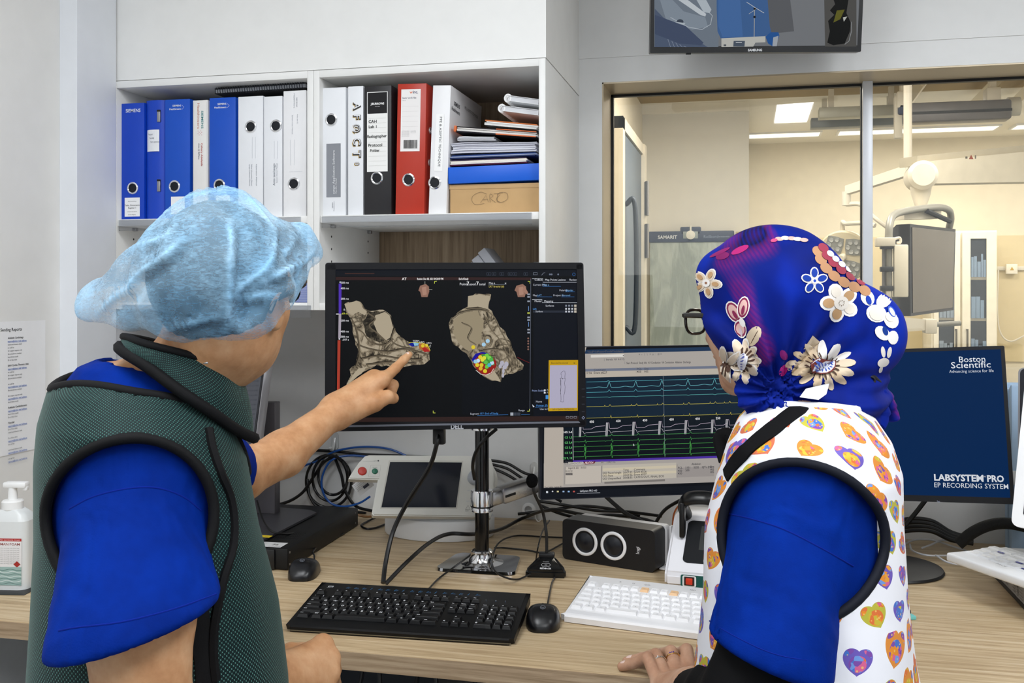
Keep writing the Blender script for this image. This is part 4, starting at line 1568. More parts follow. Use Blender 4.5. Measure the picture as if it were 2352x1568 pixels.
for y, z in ((0.012, 0.012), (0.012, 0.040), (0.44, 0.012), (0.44, 0.040)):
    sc.cyl((0.0, y, z), (0.0008, y, z), 0.0028, n=10)
sc.obj('case_screws', STEEL, rk)

GM = P('#6e6b70', 0.42, 0.55, 0.5, 0.02)
am = thing('grey_monitor', 'grey all-in-one monitor behind the pointing man, turned away to the left', 'monitor', (-1.215, 2.50, DESK + 0.0515))
# foot plate and column
q = lambda u, v, z: Vector(atZ(u, v, z)) - Vector((-1.215, 2.50, DESK + 0.0515))
zf = DESK + 0.0515
fp = [q(600, 1243, zf + 0.004), q(727, 1178, zf + 0.004), q(712, 1172, zf + .004), q(640, 1166, zf + .004), q(560, 1180, zf + .004), q(520, 1230, zf + .004)]
MB().prism([(a.x, a.y) for a in fp], 0.0008, 0.006).obj('foot_plate', P('#55545a', 0.4, 0.5), am, 0)
ca = q(632, 1180, zf + 0.006)
MB().bx((ca.x - 0.105, ca.y - 0.002, 0.006), (ca.x, ca.y + 0.03, 0.305), bev=0.002).obj('column', GM, am)
st_ = Paint(q(604, 1236, zf + .006) + Vector((0, 0, 0.0002)), (1, 0, 0), (0, 1, 0), 1)
st_.rect(-0.03, 0.008, 0.012, 0.028, '#e3c62f')
st_.line([(-0.004, 0.018), (0.006, 0.018)], 0.0012, '#3d3a20')
st_.obj('yellow_sticker', am)
bR = Vector(C(583, 1040, 2.50)) - Vector((-1.215, 2.50, DESK + 0.0515))
tR = Vector(C(613, 806, 2.545)) - Vector((-1.215, 2.50, DESK + 0.0515))
ey_ = (tR - bR)
Hm = ey_.length
ey_ = ey_.normalized()
ex_ = Vector((-0.80, 0.60, 0))
ex_ = (ex_ - ey_ * ex_.dot(ey_)).normalized() * -1      # pointing to the right edge
ez_ = ex_.cross(ey_)
Mm = Matrix(((*ex_, 0), (*ey_, 0), (*ez_, 0), (0, 0, 0, 1))).transposed()
Mm.translation = bR - ey_ * 0.07
HM = Hm + 0.07
MB().bx((-0.40, 0, -0.022), (0, HM, -0.001), Mm, 0.002).obj('housing', P('#a5a4a8', 0.32, 0.7, 0.5, 0.02), am)
MB().bx((-0.396, 0.004, -0.0012), (-0.004, HM - 0.004, 0.0006), Mm).obj('bezel', P('#1c1d22', 0.3), am, 0)
mo = Mm.to_3x3()
p = Paint(Mm @ Vector((0, 0, 0.0006)), mo @ Vector((1, 0, 0)), mo @ Vector((0, 1, 0)), 1, glow=0.42, lift=0.0002)
p.rect(-0.385, 0.012, -0.012, HM - 0.010, '#71747d')
p.rect(-0.385, HM - 0.052, -0.012, HM - 0.040, '#4e525e')
p.rect(-0.06, HM - 0.052, -0.014, HM - 0.041, '#8a8d95')
for i in range(16):
    yy = HM - 0.066 - 0.012 * i
    p.text('record list of the study entries', -0.100, yy, 0.006, '#565a64')
    p.text('08:4%d' % (i % 10), -0.030, yy, 0.006, '#565a64')
p.obj('screen_image', am)
bo = Matrix.Translation
MB().cyl(Mm @ Vector((-0.11, 0.17, -0.02)), Vector((ca.x - 0.05, ca.y + 0.012, 0.26)), 0.018, n=14).obj('hinge', GM, am)

# white temperature unit behind the white keyboard
dv = thing('ablation_unit', 'white medical unit with a red rocker switch and dark display, behind the white keyboard', 'medical device', (-0.181, 2.240, DESK), math.radians(-5))
bm = bmesh.new()
pr = [(0, 0.001), (0.0, 0.030), (0.012, 0.040), (0.135, 0.128), (0.155, 0.132), (0.24, 0.132), (0.25, 0.12), (0.25, 0.001)]
W_ = 0.235
va = [bm.verts.new((0, y, z)) for y, z in pr]
vb = [bm.verts.new((W_, y, z)) for y, z in pr]
n = len(pr)
for i in range(n):
    j = (i + 1) % n
    bm.faces.new((va[i], va[j], vb[j], vb[i]))
bm.faces.new(va[::-1])
bm.faces.new(vb)
bmesh.ops.recalc_face_normals(bm, faces=bm.faces[:])
bmesh.ops.bevel(bm, geom=bm.edges[:], offset=0.007, segments=3, affect='EDGES')
MB().bm(bm).obj('case', P('#e9e9ee', 0.38, 0, 0.4, 0.01), dv, 40)
sl = Vector((0, 0.123, 0.088)).normalized()
pn = Paint((0, 0.012, 0.040), (1, 0, 0), (0, 0.123, 0.088), 1, lift=0.0008)
pn.poly([(0.036 + x, 0.078 + y) for x, y in [(a_ + 0.09, b_) for a_, b_ in rrect(0.18, 0.124, 0.012)]], '#16181c')
pn.rect(0.068, 0.055, 0.20, 0.125, '#3a3c3b')
pn.obj('display_panel', dv)
ar = Paint((0, 0.012, 0.040), (1, 0, 0), (0, 0.123, 0.088), 1, lift=0.0012)
for yy, s_ in ((0.043, 1), (0.028, -1)):
    ar.rect(0.082, yy - 0.0055, 0.094, yy + 0.0055, '#cfd2d4')
    ar.poly([(0.084, yy - 0.003 * s_), (0.092, yy - 0.003 * s_), (0.088, yy + 0.0035 * s_)][::s_], '#1c1e22')
ar.obj('arrow_keys', dv)
fp_ = Paint((0, 0, 0), (1, 0, 0), (0, 0, 1), 1, lift=0.0008)
fp_.poly([(0.104 + x, 0.0165 + y) for x, y in rrect(0.135, 0.027, 0.004)], '#14544e')
fp_.poly([(0.0555 + x, 0.0165 + y) for x, y in rrect(0.030, 0.024, 0.004)], '#eceef0')
fp_.ring(0.096, 0.0165, 0.0082, 0.009, '#2a1a20', 24)
for r_ in (0.0078, 0.0045):
    fp_.line([(0.096 - r_ * 0.86, 0.0165 + r_ * 0.5), (0.096 + r_ * 0.86, 0.0165 + r_ * 0.5), (0.096, 0.0165 - r_), (0.096 - r_ * 0.86, 0.0165 + r_ * 0.5)], 0.0009, '#7c3038')
fp_.obj('front_plate', dv)
MB().bx((0.0445, -0.003, 0.007), (0.0665, 0.002, 0.026), bev=0.001).obj('switch_frame', P('#2a1416', 0.4), dv)
MB().bx((0.0480, -0.0055, 0.0095), (0.0630, 0.0, 0.0235), bev=0.0015).obj('rocker_switch', P('#d23a22', 0.35), dv)['label'] = 'red rocker switch'
hp_ = MB()
hp_.tube(spline([(0.03, 0.140, 0.128), (0.025, 0.112, 0.158), (0.040, 0.085, 0.180), (0.075, 0.078, 0.186), (0.10, 0.08, 0.183)]), 0.012, 12, flat=1.5)
hp_.bx((0.022, 0.072, 0.092), (0.034, 0.100, 0.172), bev=0.003)
hp_.obj('cable_holder', P('#0b0b0d', 0.3, 0, 0.5), dv)

# hand foam pump bottle
sb = thing('pump_bottle', 'white hand-rub foam pump bottle on the desk by the left wall', 'bottle', (-1.585, 1.905, DESK), math.radians(10))
MB().prism(rrect(0.088, 0.056, 0.018), 0.001, 0.150).obj('bottle_body', P('#dfe2e2', 0.3, 0, 0.5, 0.01), sb, 40)
bm = bmesh.new()
lo_ = [bm.verts.new((x, y, 0.150)) for x, y in rrect(0.088, 0.056, 0.018)]
md_ = [bm.verts.new((x * 0.86, y * 0.86, 0.164)) for x, y in rrect(0.088, 0.056, 0.018)]
hi_ = [bm.verts.new((x * 0.5, y * 0.72, 0.174)) for x, y in rrect(0.088, 0.056, 0.018)]
n = len(lo_)
for A, B_ in ((lo_, md_), (md_, hi_)):
    for i in range(n):
        bm.faces.new((A[i], A[(i + 1) % n], B_[(i + 1) % n], B_[i]))
bm.faces.new(hi_)
MB().bm(bm).obj('shoulder', P('#dfe2e2', 0.3, 0, 0.5, 0.01), sb)
MB().lathe([(0.021, 0.172), (0.0225, 0.174), (0.0225, 0.190), (0.020, 0.193), (0.010, 0.194), (0.009, 0.222), (0, 0.222)], 28).obj('pump_collar', WHITE, sb)
MB().bx((-0.018, -0.011, 0.220), (0.034, 0.011, 0.233), bev=0.004).bx((0.026, -0.006, 0.214), (0.035, 0.006, 0.224), bev=0.002).obj('pump_head', WHITE, sb)
p = Paint((0, -0.0281, 0), (1, 0, 0), (0, 0, 1), 1, lift=0.0004)
p.rect(-0.034, 0.052, 0.036, 0.112, '#e6e4e4')
p.rect(-0.034, 0.108, 0.036, 0.114, '#b52a26')
p.text('ANTISEPTIC ALCOHOL FOAM', 0.001, 0.1095, 0.0032, '#f2f0f0', 'C', width=0.062)
p.text('SKINMAN FOAM', 0.001, 0.099, 0.0075, '#8d3a34', 'C', 0.01, width=0.062)
for i in range(9):
    p.text('for hand and skin use keep away from heat', 0.001, 0.092 - 0.0042 * i, 0.0026, '#8a8a8a', 'C', width=0.06)
p.poly([(0.018, 0.058), (0.026, 0.065), (0.034, 0.058), (0.026, 0.051)], '#a5302a')
p.rect(-0.034, 0.012, 0.036, 0.052, '#9db8b3')
for i in range(7):
    p.line([(-0.034 + 0.005 * k, 0.016 + 0.005 * i + 0.0016 * math.sin(k * 0.9 + i)) for k in range(15)], 0.0012, '#e0eae8' if i % 2 else '#5d7d78')
p.obj('label', sb)
MB().bx((-0.075, -0.060, 0.0003), (0.06, 0.05, 0.0010)).obj('black_sheet', BLACK, sb, 0)  # thin flat black sheet under the bottle

# notice taped to the left wall
pr_, pl_ = atX(103, 735, XL), atX(103, 1022, XL)
nt = thing('wall_notice', 'white typed contact list taped to the left wall', 'notice', (XL + 0.0008, pr_.y, pl_.z))
Hn = pr_.z - pl_.z
MB().bx((0.0002, -0.30, -0.004), (0.0007, 0.0, Hn)).obj('paper', P('#f2f2f3', 0.7, 0, 0.2, 0.01), nt, 0)
p = Paint((0.0007, -0.2, 0), (0, 1, 0), (0, 0, 1), 1, lift=0.0003)
p.text('Contacts for Sending Reports', 0.118, Hn - 0.022, 0.0105, '#1d1d20', 'R', 0.012)
yy = Hn - 0.040
blocks = [('Adelaide Cardiology:', 7), ('RAH Cardio-Thoracic Unit:', 4), ('', 3), ('', 3), ('Adelaide Cardiothoracic:', 3), ('Vascular', 3), ('', 3), ('', 2), ('', 2)]
names = ['Dr of the clinic', 'ward and theatre desk', 'on call list', 'for urgent reports only', 'fax and phone number', 'level three south']
bi = 0
for t_, n_ in blocks:
    if t_:
        p.text(t_, 0.072, yy, 0.0062, '#1d1d20', 'L', 0.014)
        yy -= 0.0078
    for i in range(n_):
        if i == (0 if t_ else 1):
            p.text('reports@clinic mail address', 0.072, yy, 0.0055, '#2b62b8', 'L', 0.008)
            p.line([(0.072, yy - 0.001), (0.135, yy - 0.001)], 0.0004, '#2b62b8')
        else:
            p.text(names[(bi + i) % 6], 0.072, yy, 0.0050, '#33343a', 'L')
        yy -= 0.0072
    bi += 1
    yy -= 0.0058
p.obj('lettering', nt)

# grey carton, white keypad unit and the flip-up screen at the right end
cx_ = thing('carton', 'grey-white printed carton on the desk at the right, under the white keypad unit', 'carton', (0.556, 2.085, DESK), math.radians(1))
MB().bx((0, 0, 0.001), (0.40, 0.43, 0.062), bev=0.0015).obj('carton_body', P('#b9b9ba', 0.65, 0, 0.2, 0.02), cx_)
MB().bx((-0.0012, 0.0, 0.0008), (0.002, 0.43, 0.010)).obj('base_band', P('#2a2a2c', 0.6), cx_, 0)
p = Paint((-0.0002, 0.43, 0), (0, -1, 0), (0, 0, 1), 1, lift=0.0004)
rr = random.Random(5)
for k in range(7):
    xb = 0.02 + 0.056 * k
    for i in range(6):
        p.line([(xb, 0.018 + 0.0062 * i), (xb + rr.uniform(0.018, 0.028), 0.018 + 0.0062 * i)], 0.0016, '#77777a')
    if k % 2:
        for i in range(12):
            p.rect(xb + 0.033, 0.016 + 0.0035 * i, xb + 0.045, 0.016 + 0.0035 * i + rr.choice((0.0012, 0.002, 0.0024)), '#3c3c40')
p.obj('printing', cx_)
WD = P('#f0f1f3', 0.35, 0, 0.4, 0.01)
a = atZ(2172, 1268, 0.865)
b = atZ(2352, 1330, 0.865)
angk = math.atan2(b.y - a.y, b.x - a.x)
kp = thing('keypad_unit', 'white keypad unit with the word PACE, propped on the grey carton', 'keypad', (a.x, a.y, 0.846), rot=(0, 0, angk))
MB().bx((0, 0, 0.0), (0.36, 0.165, 0.019), bev=0.005, seg=3).obj('case', WD, kp)
MB().bx((0.20, 0.02, -0.0026), (0.35, 0.155, 0.0005)).obj('support_foot', P('#c9cacc', 0.5), kp, 0)
for r in range(4):
    for c in range(9):
        w_ = 0.030
        if r == 0 and c > 5:
            continue
        k = bpy.data.objects.new('key', key_mesh(1.6, 0.0205, WD, 0.003))
        link(k, kp)
        k.location = (0.028 + 0.0355 * c + 0.006 * r * -1, 0.050 + 0.026 * r, 0.0188)
p = Paint((0, 0, 0.022), (1, 0, 0), (0, 1, 0), 1, lift=0.0006)
for r in range(4):
    for c in range(9):
        if (r, c) in ((2, 1), (1, 3), (0, 4)):
            p.rect(0.018 + 0.0355 * c - 0.006 * r, 0.046 + 0.026 * r, 0.036 + 0.0355 * c - 0.006 * r, 0.0535 + 0.026 * r, '#2f3796')
            p.text('MARK', 0.027 + 0.0355 * c - 0.006 * r, 0.048 + 0.026 * r, 0.004, '#e6e8f4', 'C')
        elif not (r == 0 and c > 5):
            p.text(('S1', 'S2', 'S3', 'S4', 'BURST', 'END', 'RUN', 'x', 'SYNC')[(c + r) % 9], 0.028 + 0.0355 * c - 0.006 * r, 0.049 + 0.026 * r, 0.004, '#8f95a5', 'C')
p.text('PACE', 0.122, 0.019, 0.010, '#565a66', 'L', space=1.15)
p.obj('key_legends', kp, kind='stuff')

# flip-up display of the programmer, mostly outside the frame
f0 = C(2322, 1207, 2.02)
f1 = C(2347, 950, 2.06)
f0l = Vector(f0)
eyf = (Vector(f1) - f0l)
eyf = eyf.normalized()
exf = Vector((0.93, -0.37, 0))
exf = (exf - eyf * exf.dot(eyf)).normalized()
ezf = exf.cross(eyf)
Mf = Matrix(((*exf, 0), (*eyf, 0), (*ezf, 0), (0, 0, 0, 1))).transposed()
fu = thing('programmer_display', 'white flip-up programmer display at the right edge, above the keypad unit', 'display', tuple(f0))
Hf = 0.30
MB().prism([(x + 0.20, y + Hf / 2) for x, y in rrect(0.40, Hf, 0.014)], -0.03, 0, Mf).obj('housing', WD, fu, 40)
MB().prism([(x + 0.20, y + Hf / 2) for x, y in rrect(0.36, Hf - 0.05, 0.004)], 0.0, 0.0008, Mf).obj('screen', P('#151a28', 0.2), fu, 0)
MB().bx((0.05, -0.06, -0.03), (0.35, 0.03, -0.008), Mf, 0.004).obj('stand', P('#c9cacc', 0.5), fu)
# dark monitor edge behind it
g0 = Vector(C(2338, 962, 2.24))
bmn = thing('dark_monitor', 'dark screen with a silver rim cut off by the right picture edge', 'monitor', tuple(g0))
exg = Vector((0.95, -0.30, 0)).normalized()
eyg = Vector((0.02, 0.05, 1)).normalized()
eyg = (eyg - exg * eyg.dot(exg)).normalized()
Mg = Matrix(((*exg, 0), (*eyg, 0), (*exg.cross(eyg), 0), (0, 0, 0, 1))).transposed()
MB().prism([(x + 0.15, y + 0.02) for x, y in rrect(0.30, 0.19, 0.012)], -0.018, -0.001, Mg).obj('housing', STEEL, bmn, 40)
MB().prism([(x + 0.152, y + 0.02) for x, y in rrect(0.296, 0.186, 0.011)], -0.001, 0.0006, Mg).obj('screen', P('#12151f', 0.15), bmn, 0)
MB().tube([Mg @ Vector((0.10, -0.07, -0.01)), Mg @ Vector((0.10, -0.16, -0.02)), (Mg @ Vector((0.10, -0.16, -0.02))) * 1.0 + Vector((0, 0, -0.04))], 0.012, 10).obj('stem', BLACK, bmn)
MB().lathe([(0.05, 0), (0.05, 0.008), (0.012, 0.014), (0, 0.014)], 28, Matrix.Translation((0.10, 0.18, DESK + 0.001 - g0.z))).cyl((0.10, 0.18, DESK + 0.01 - g0.z), Mg @ Vector((0.10, -0.14, -0.02)), 0.01).obj('foot', BLACK, bmn)

# teal notepad showing behind the woman's apron
tp = thing('notepad', 'small teal notepad lying behind the flowered-heart apron', 'notepad', (0.275, 2.118, DESK), math.radians(20))
MB().bx((-0.07, -0.012, 0.0008), (0.05, 0.10, 0.008), bev=0.001).obj('pad', P('#6fc0bd', 0.5), tp)
MB().tube([(-0.06, 0.0, 0.0125), (0.045, 0.004, 0.0125)], 0.0045, 10).obj('pen', BLACK, tp)
# ================================================================== the three desk monitors and the wall screen
class PxPaint(Paint):
    """flat screen image; points may be given where the camera sees them on the screen's plane"""

    def __init__(s, O, X, Y, org, glow):
        super().__init__(O, X, Y, 1.0, glow=glow, lift=0.0002, step=0.000006)
        s.org = Vector(org)

    def q(s, u, v):
        r = ray(u, v)
        Ow = s.org + s.O
        k = (Ow - O3).dot(s.Z) / r.dot(s.Z)
        w_ = O3 + r * k - Ow
        return w_.dot(s.X), w_.dot(s.Y)

    def px(s, pts, col): s.poly([s.q(*p) for p in pts][::-1], col)
    def pr(s, u0, v0, u1, v1, col): s.px([(u0, v0), (u1, v0), (u1, v1), (u0, v1)], col)

    def pl(s, pts, w, col):
        d = (s.org + s.O - O3).dot(FW)
        s.line([s.q(*p) for p in pts], w * d / FPX, col)

    def pd(s, u, v, r, col, ry=None, n=20):
        s.px([(u + r * math.cos(2 * PI * i / n), v + (ry or r) * math.sin(2 * PI * i / n)) for i in range(n)], col)

    def pt_(s, t, u, v, size, col, align='L', bold=0.0, width=None):
        x, y = s.q(u, v)
        d = (s.org + s.O + s.X * x + s.Y * y - O3).dot(FW)
        s.text(t, x, y, size * d / FPX * 1.36, col, align, bold, width=width * d / FPX if width else None)


def monitor(name, label, BL, BR, TL, thick, bez, mat, frame_mat=None, r=0.006, face='#0b0c10'):
    """rigid slab through three of its front corners"""
    BL, BR, TL = Vector(BL), Vector(BR), Vector(TL)
    X = (BR - BL)
    W_ = X.length
    X.normalize()
    Y = TL - BL
    H_ = Y.dot(Y - X * Y.dot(X)) ** 0.5
    Y = (Y - X * Y.dot(X)).normalized()
    Z = X.cross(Y)
    M = Matrix(((*X, 0), (*Y, 0), (*Z, 0), (0, 0, 0, 1))).transposed()
    o = thing(name, label, 'monitor', tuple(BL))
    MB().prism([(x + W_ / 2, y + H_ / 2) for x, y in rrect(W_, H_, r)], -thick, 0, M).obj('housing', mat, o, 40)
    return o, X, Y, Z, W_, H_, M


# ---------------------------------------------------------------- big black monitor in the middle
dm, X, Y, Z, W_, H_, M = monitor('monitor', 'big black-framed monitor in the middle showing two beige heart models', (-0.8659, 1.9586, 1.1393), (-0.3399, 2.1442, 1.1413), (-0.8728, 1.9878, 1.4953), 0.018, 0.02, P('#0a0b10', 0.45, 0, 0.25, 0.02))
MB().prism([(x + W_ / 2, y + H_ / 2) for x, y in rrect(W_ * 0.6, H_ * 0.7, 0.02)], -0.055, -0.016, M).obj('back_housing', BLACK, dm, 40)
inn = PxPaint((0, 0, 0), X, Y, dm.location, 0)
a0, a1 = inn.q(771, 619), inn.q(1330, 966)
fm = MB()
fr = 0.0035
x0, y1 = a0
x1, y0 = a1
# raised frame bars round the recessed panel
fm.prism([(0.004, 0.001), (W_ - 0.004, 0.001), (W_ - 0.004, y0), (0.004, y0)], 0, fr, M)
fm.prism([(0.004, y1), (W_ - 0.004, y1), (W_ - 0.004, H_ - 0.001), (0.004, H_ - 0.001)], 0, fr, M)
fm.prism([(0.001, 0.004), (x0, 0.004), (x0, H_ - 0.004), (0.001, H_ - 0.004)], 0, fr, M)
fm.prism([(x1, 0.004), (W_ - 0.001, 0.004), (W_ - 0.001, H_ - 0.004), (x1, H_ - 0.004)], 0, fr, M)
fm.obj('front_frame', P('#0a0b10', 0.45, 0, 0.2, 0.02), dm)
MB().prism([(x0 - 0.012, y0 - 0.0045), (x1 + 0.002, y0 - 0.0045), (x1 - 0.002, y0 - 0.0005), (x0 - 0.012, y0 - 0.0005)], fr, fr + 0.0012, M).obj('chin_strip', P('#6b6e78', 0.35, 0.4), dm, 0)

VEIN = Mat('heart_model', '#000000', 0.4, 0, 0.1)
v_ = VEIN.coord('Object', (1, 1, 1))
f1 = VEIN.noise(v_, 26, 5, 0.6, 1.6)
f2 = VEIN.noise(v_, 60, 3, 0.5, 0.8)
rid = (NX(VEIN.t, f1) - 0.5).abs() * 7.0
rid = rid.min(1.0) * 0.55 + NX(VEIN.t, f2) * 0.75
cv = VEIN.ramp(rid, [(0.22, '#17140f'), (0.36, '#40392e'), (0.52, '#766b59'), (0.68, '#958973'), (0.9, '#a89c87')])
VEIN.link(cv, VEIN.b.inputs['Emission Color'])
VEIN.b.inputs['Emission Strength'].default_value = 0.95
LOOSEV = Mat('heart_model_dark', '#000000', 0.4, 0, 0.1)
f1 = LOOSEV.noise(LOOSEV.coord('Object'), 40, 5, 0.65, 1.5)
LOOSEV.link(LOOSEV.ramp(f1, [(0.36, '#0d0b09'), (0.5, '#2e2a22'), (0.62, '#5d5546'), (0.75, '#857a67')]), LOOSEV.b.inputs['Emission Color'])
LOOSEV.b.inputs['Emission Strength'].default_value = 0.9
PALE = E('#a99d87', 0.95)

p = PxPaint((0, 0, 0), X, Y, dm.location, 1.0)
p.pr(771, 619, 1330, 966, '#07090c')
p.px([(1060, 640), (1222, 640), (1222, 952), (1060, 952)], '#080b11')
p.px([(1225, 640), (1329, 640), (1329, 966), (1225, 966)], '#0b0f18')
p.pr(771, 619, 1330, 634, '#0d1119')
p.px([(771, 636), (1220, 637), (1220, 643), (771, 643)], '#2e1c1c')
p.px([(773, 959), (1329, 955), (1329, 966), (773, 969)], '#2c1d1b')
p.pr(792, 627, 860, 629, '#3a2420')
p.pt_('AT', 923, 643, 6, '#e8e4e4', bold=.02)
p.pt_('Review: Dec 08, 2021 04:20:09 PM', 958, 642.5, 5, '#e8e4e4', width=60, bold=.02)
p.pt_('End of Study', 1054, 642.5, 5, '#e8e4e4', width=22, bold=.02)
for i, u in enumerate((1118, 1130, 1148, 1167, 1178, 1203)):
    p.pl([(u, 626), (u + 9, 626), (u + 9, 632), (u, 632), (u, 626)], 0.8, '#3d4452')
    p.pd(u + 4, 629, 1.3, '#3d4452', n=8)
p.pl([(1225, 626), (1234, 626), (1234, 631), (1225, 631), (1225, 626)], 1, '#7d8594')
p.pl([(1244, 632), (1248, 627), (1252, 626)], 1, '#7d8594')
for u in (1263, 1267, 1282):
    p.pd(u, 630, 2.2, '#646c7c', n=8)
p.pd(1318, 630, 3.6, '#2d5f9e', n=14)
p.pd(1318, 630, 2.8, '#0d1119', n=14)
# colour bar
p.px([(778, 651), (784.5, 651), (784, 720), (778, 720)], '#4c2fa8')
p.px([(778, 720), (784, 720), (782.5, 776), (777, 776)], '#9c94a0')
p.px([(775.5, 781), (782, 781), (780, 899), (774, 899)], '#a33a2a')
p.px([(774, 899), (780, 899), (780, 903), (774, 903)], '#9fae3a')
p.px([(774, 903), (780, 903), (780, 907), (774, 907)], '#bfc3c0')
p.pd(781.5, 648, 2.2, '#9fa3b8', n=10)
p.pd(779.5, 778, 2.0, '#c9c9d0', n=10)
for t_, v, c in (('500 ms', 651, '#d9d9de'), ('400 ms', 664, '#d9d9de'), ('200 ms', 688, '#d9d9de'), ('0 ms', 713, '#d9d9de'), ('-69 ms', 722, '#c3c84a'), ('-200 ms', 738, '#d9d9de'), ('-400 ms', 763, '#d9d9de'), ('-500 ms', 775, '#d9d9de'), ('-597 s', 782, '#d9d9de'), ('45 s', 902, '#a08a40')):
    p.pt_(t_, 801, v, 4.6, c, 'R' if t_ != '45 s' else 'C', bold=.01)
p.pl([(772, 721), (778, 721)], 2, '#e6e6ea')
p.pl([(771, 903), (776, 903)], 2.5, '#c06a7a')


def spline2(pts): return [(q.x, q.y) for q in spline([Vector((a, b, 0)) for a, b in pts], 6)]


def jag(pts, k=4, amp=2.2, seed=1):
    rr = random.Random(seed)
    out = []
    n = len(pts)
    for i in range(n):
        a, b = pts[i], pts[(i + 1) % n]
        m = max(1, int(math.hypot(b[0] - a[0], b[1] - a[1]) / 9))
        for j in range(m):
            t = j / m
            out.append((a[0] + (b[0] - a[0]) * t + rr.uniform(-amp, amp) * (j > 0), a[1] + (b[1] - a[1]) * t + rr.uniform(-amp, amp) * (j > 0)))
    return out


H1 = [(791, 698), (818, 690), (828, 693), (838, 709), (852, 714), (880, 711), (898, 724), (905, 752), (915, 768), (930, 780), (952, 791), (970, 787), (986, 797), (987, 826), (975, 836), (930, 842), (900, 842), (865, 838), (842, 850), (818, 866), (800, 889), (795, 890), (806, 862), (803, 848), (818, 838), (822, 812), (816, 782), (810, 752), (803, 728), (795, 716)]
p.px(jag(H1, seed=2), VEIN.m)
p.px(jag([(848, 716), (884, 714), (900, 730), (904, 762), (896, 780), (872, 786), (842, 772), (832, 740)], seed=3), LOOSEV.m)
p.px([(791, 698), (818, 691), (826, 693), (834, 708), (844, 716), (838, 724), (822, 716), (812, 722), (799, 718)], PALE)
p.px(jag([(862, 724), (884, 716), (895, 724), (903, 752), (900, 772), (886, 782), (872, 770), (858, 742)], amp=1.5, seed=8), PALE)
p.px(jag([(824, 846), (842, 842), (830, 858), (806, 876), (799, 888), (798, 880), (810, 862)], amp=1, seed=9), PALE)
for pts in ([(806, 730), (818, 752), (832, 762), (850, 784), (880, 790), (902, 776)], [(842, 716), (860, 730), (846, 746), (866, 764), (890, 786)], [(820, 790), (850, 800), (890, 806), (930, 800), (980, 812)], [(830, 822), (870, 815), (920, 822), (970, 824)], [(840, 836), (890, 830), (950, 833)], [(815, 745), (822, 780), (824, 812), (816, 840)], [(905, 752), (898, 780), (920, 794), (950, 800)]):
    p.pl(spline2(pts), 2.2, '#241f17')
    p.pl(spline2([(a + 2, b + 2) for a, b in pts]), 3.0, '#5f5545')
p.px([(938, 791), (950, 784), (960, 787), (962, 793), (948, 796)], '#0f1c86')
p.px([(949, 786), (962, 788), (960, 793), (952, 794)], '#7fb4cc')
p.px([(962, 789), (976, 788), (984, 794), (988, 806), (972, 806), (963, 800)], '#a8642c')
p.px([(968, 796), (978, 798), (988, 807), (974, 808)], '#a52020')
p.pd(971, 794, 4, '#d3bb2e', n=12)
p.pd(980, 793, 3.6, '#c8b62c', n=12)
p.pl([(939, 786), (955, 786), (972, 788), (984, 795), (988, 805)], 1.2, '#d8d040')
for t_, u, v in (('TERM', 948, 785), ('UPO', 963, 788), ('UPO', 979, 790), ('C', 986, 797)):
    p.pt_(t_, u, v, 4.5, '#d8d8da')
H2 = [(1075, 680), (1092, 674), (1128, 676), (1122, 708), (1130, 714), (1135, 730), (1145, 748), (1160, 760), (1164, 772), (1174, 786), (1180, 806), (1186, 822), (1203, 838), (1200, 848), (1178, 858), (1165, 858), (1152, 866), (1150, 878), (1130, 874), (1108, 862), (1092, 846), (1072, 812), (1052, 796), (1038, 784), (1035, 766), (1030, 744), (1036, 730), (1052, 716), (1066, 708), (1074, 704)]
p.px(jag(H2, seed=5), VEIN.m)
p.px([(1075, 680), (1098, 676), (1126, 680), (1120, 710), (1100, 704), (1074, 706)], PALE)
p.px(jag([(1042, 734), (1066, 718), (1096, 712), (1112, 736), (1106, 772), (1096, 802), (1076, 806), (1052, 786), (1040, 764)], amp=2, seed=12), E('#93876f', 0.95))
p.px(jag([(1100, 850), (1130, 846), (1142, 862), (1150, 876), (1130, 872), (1110, 862)], amp=1, seed=13), PALE)
for pts in ([(1070, 708), (1100, 706), (1122, 712)], [(1036, 732), (1060, 716), (1100, 710), (1130, 722), (1150, 760), (1172, 800), (1190, 834)], [(1110, 720), (1125, 752), (1150, 784), (1166, 820), (1176, 850)], [(1100, 806), (1130, 800), (1160, 806), (1176, 826)], [(1060, 740), (1082, 752), (1074, 776), (1092, 790)], [(1110, 816), (1140, 818), (1150, 842), (1148, 870)], [(1136, 806), (1150, 830), (1164, 858)]):
    p.pl(spline2(pts), 1.8, '#2b251c')
    p.pl(spline2([(a + 2, b + 2) for a, b in pts]), 2.6, '#6a604f')
p.px([(1083, 826), (1092, 812), (1108, 808), (1124, 812), (1112, 822), (1092, 838)], '#131292')
p.px([(1090, 826), (1104, 812), (1126, 814), (1140, 830), (1140, 842), (1128, 858), (1112, 862), (1098, 852), (1088, 838)], '#8c1d18')
p.px([(1104, 814), (1122, 812), (1132, 820), (1136, 838), (1120, 840), (1104, 830)], '#3f8a33')
p.pl([(1093, 850), (1104, 859), (1116, 861), (1128, 856), (1134, 846)], 1.2, '#dcd8d0')
rr = random.Random(11)
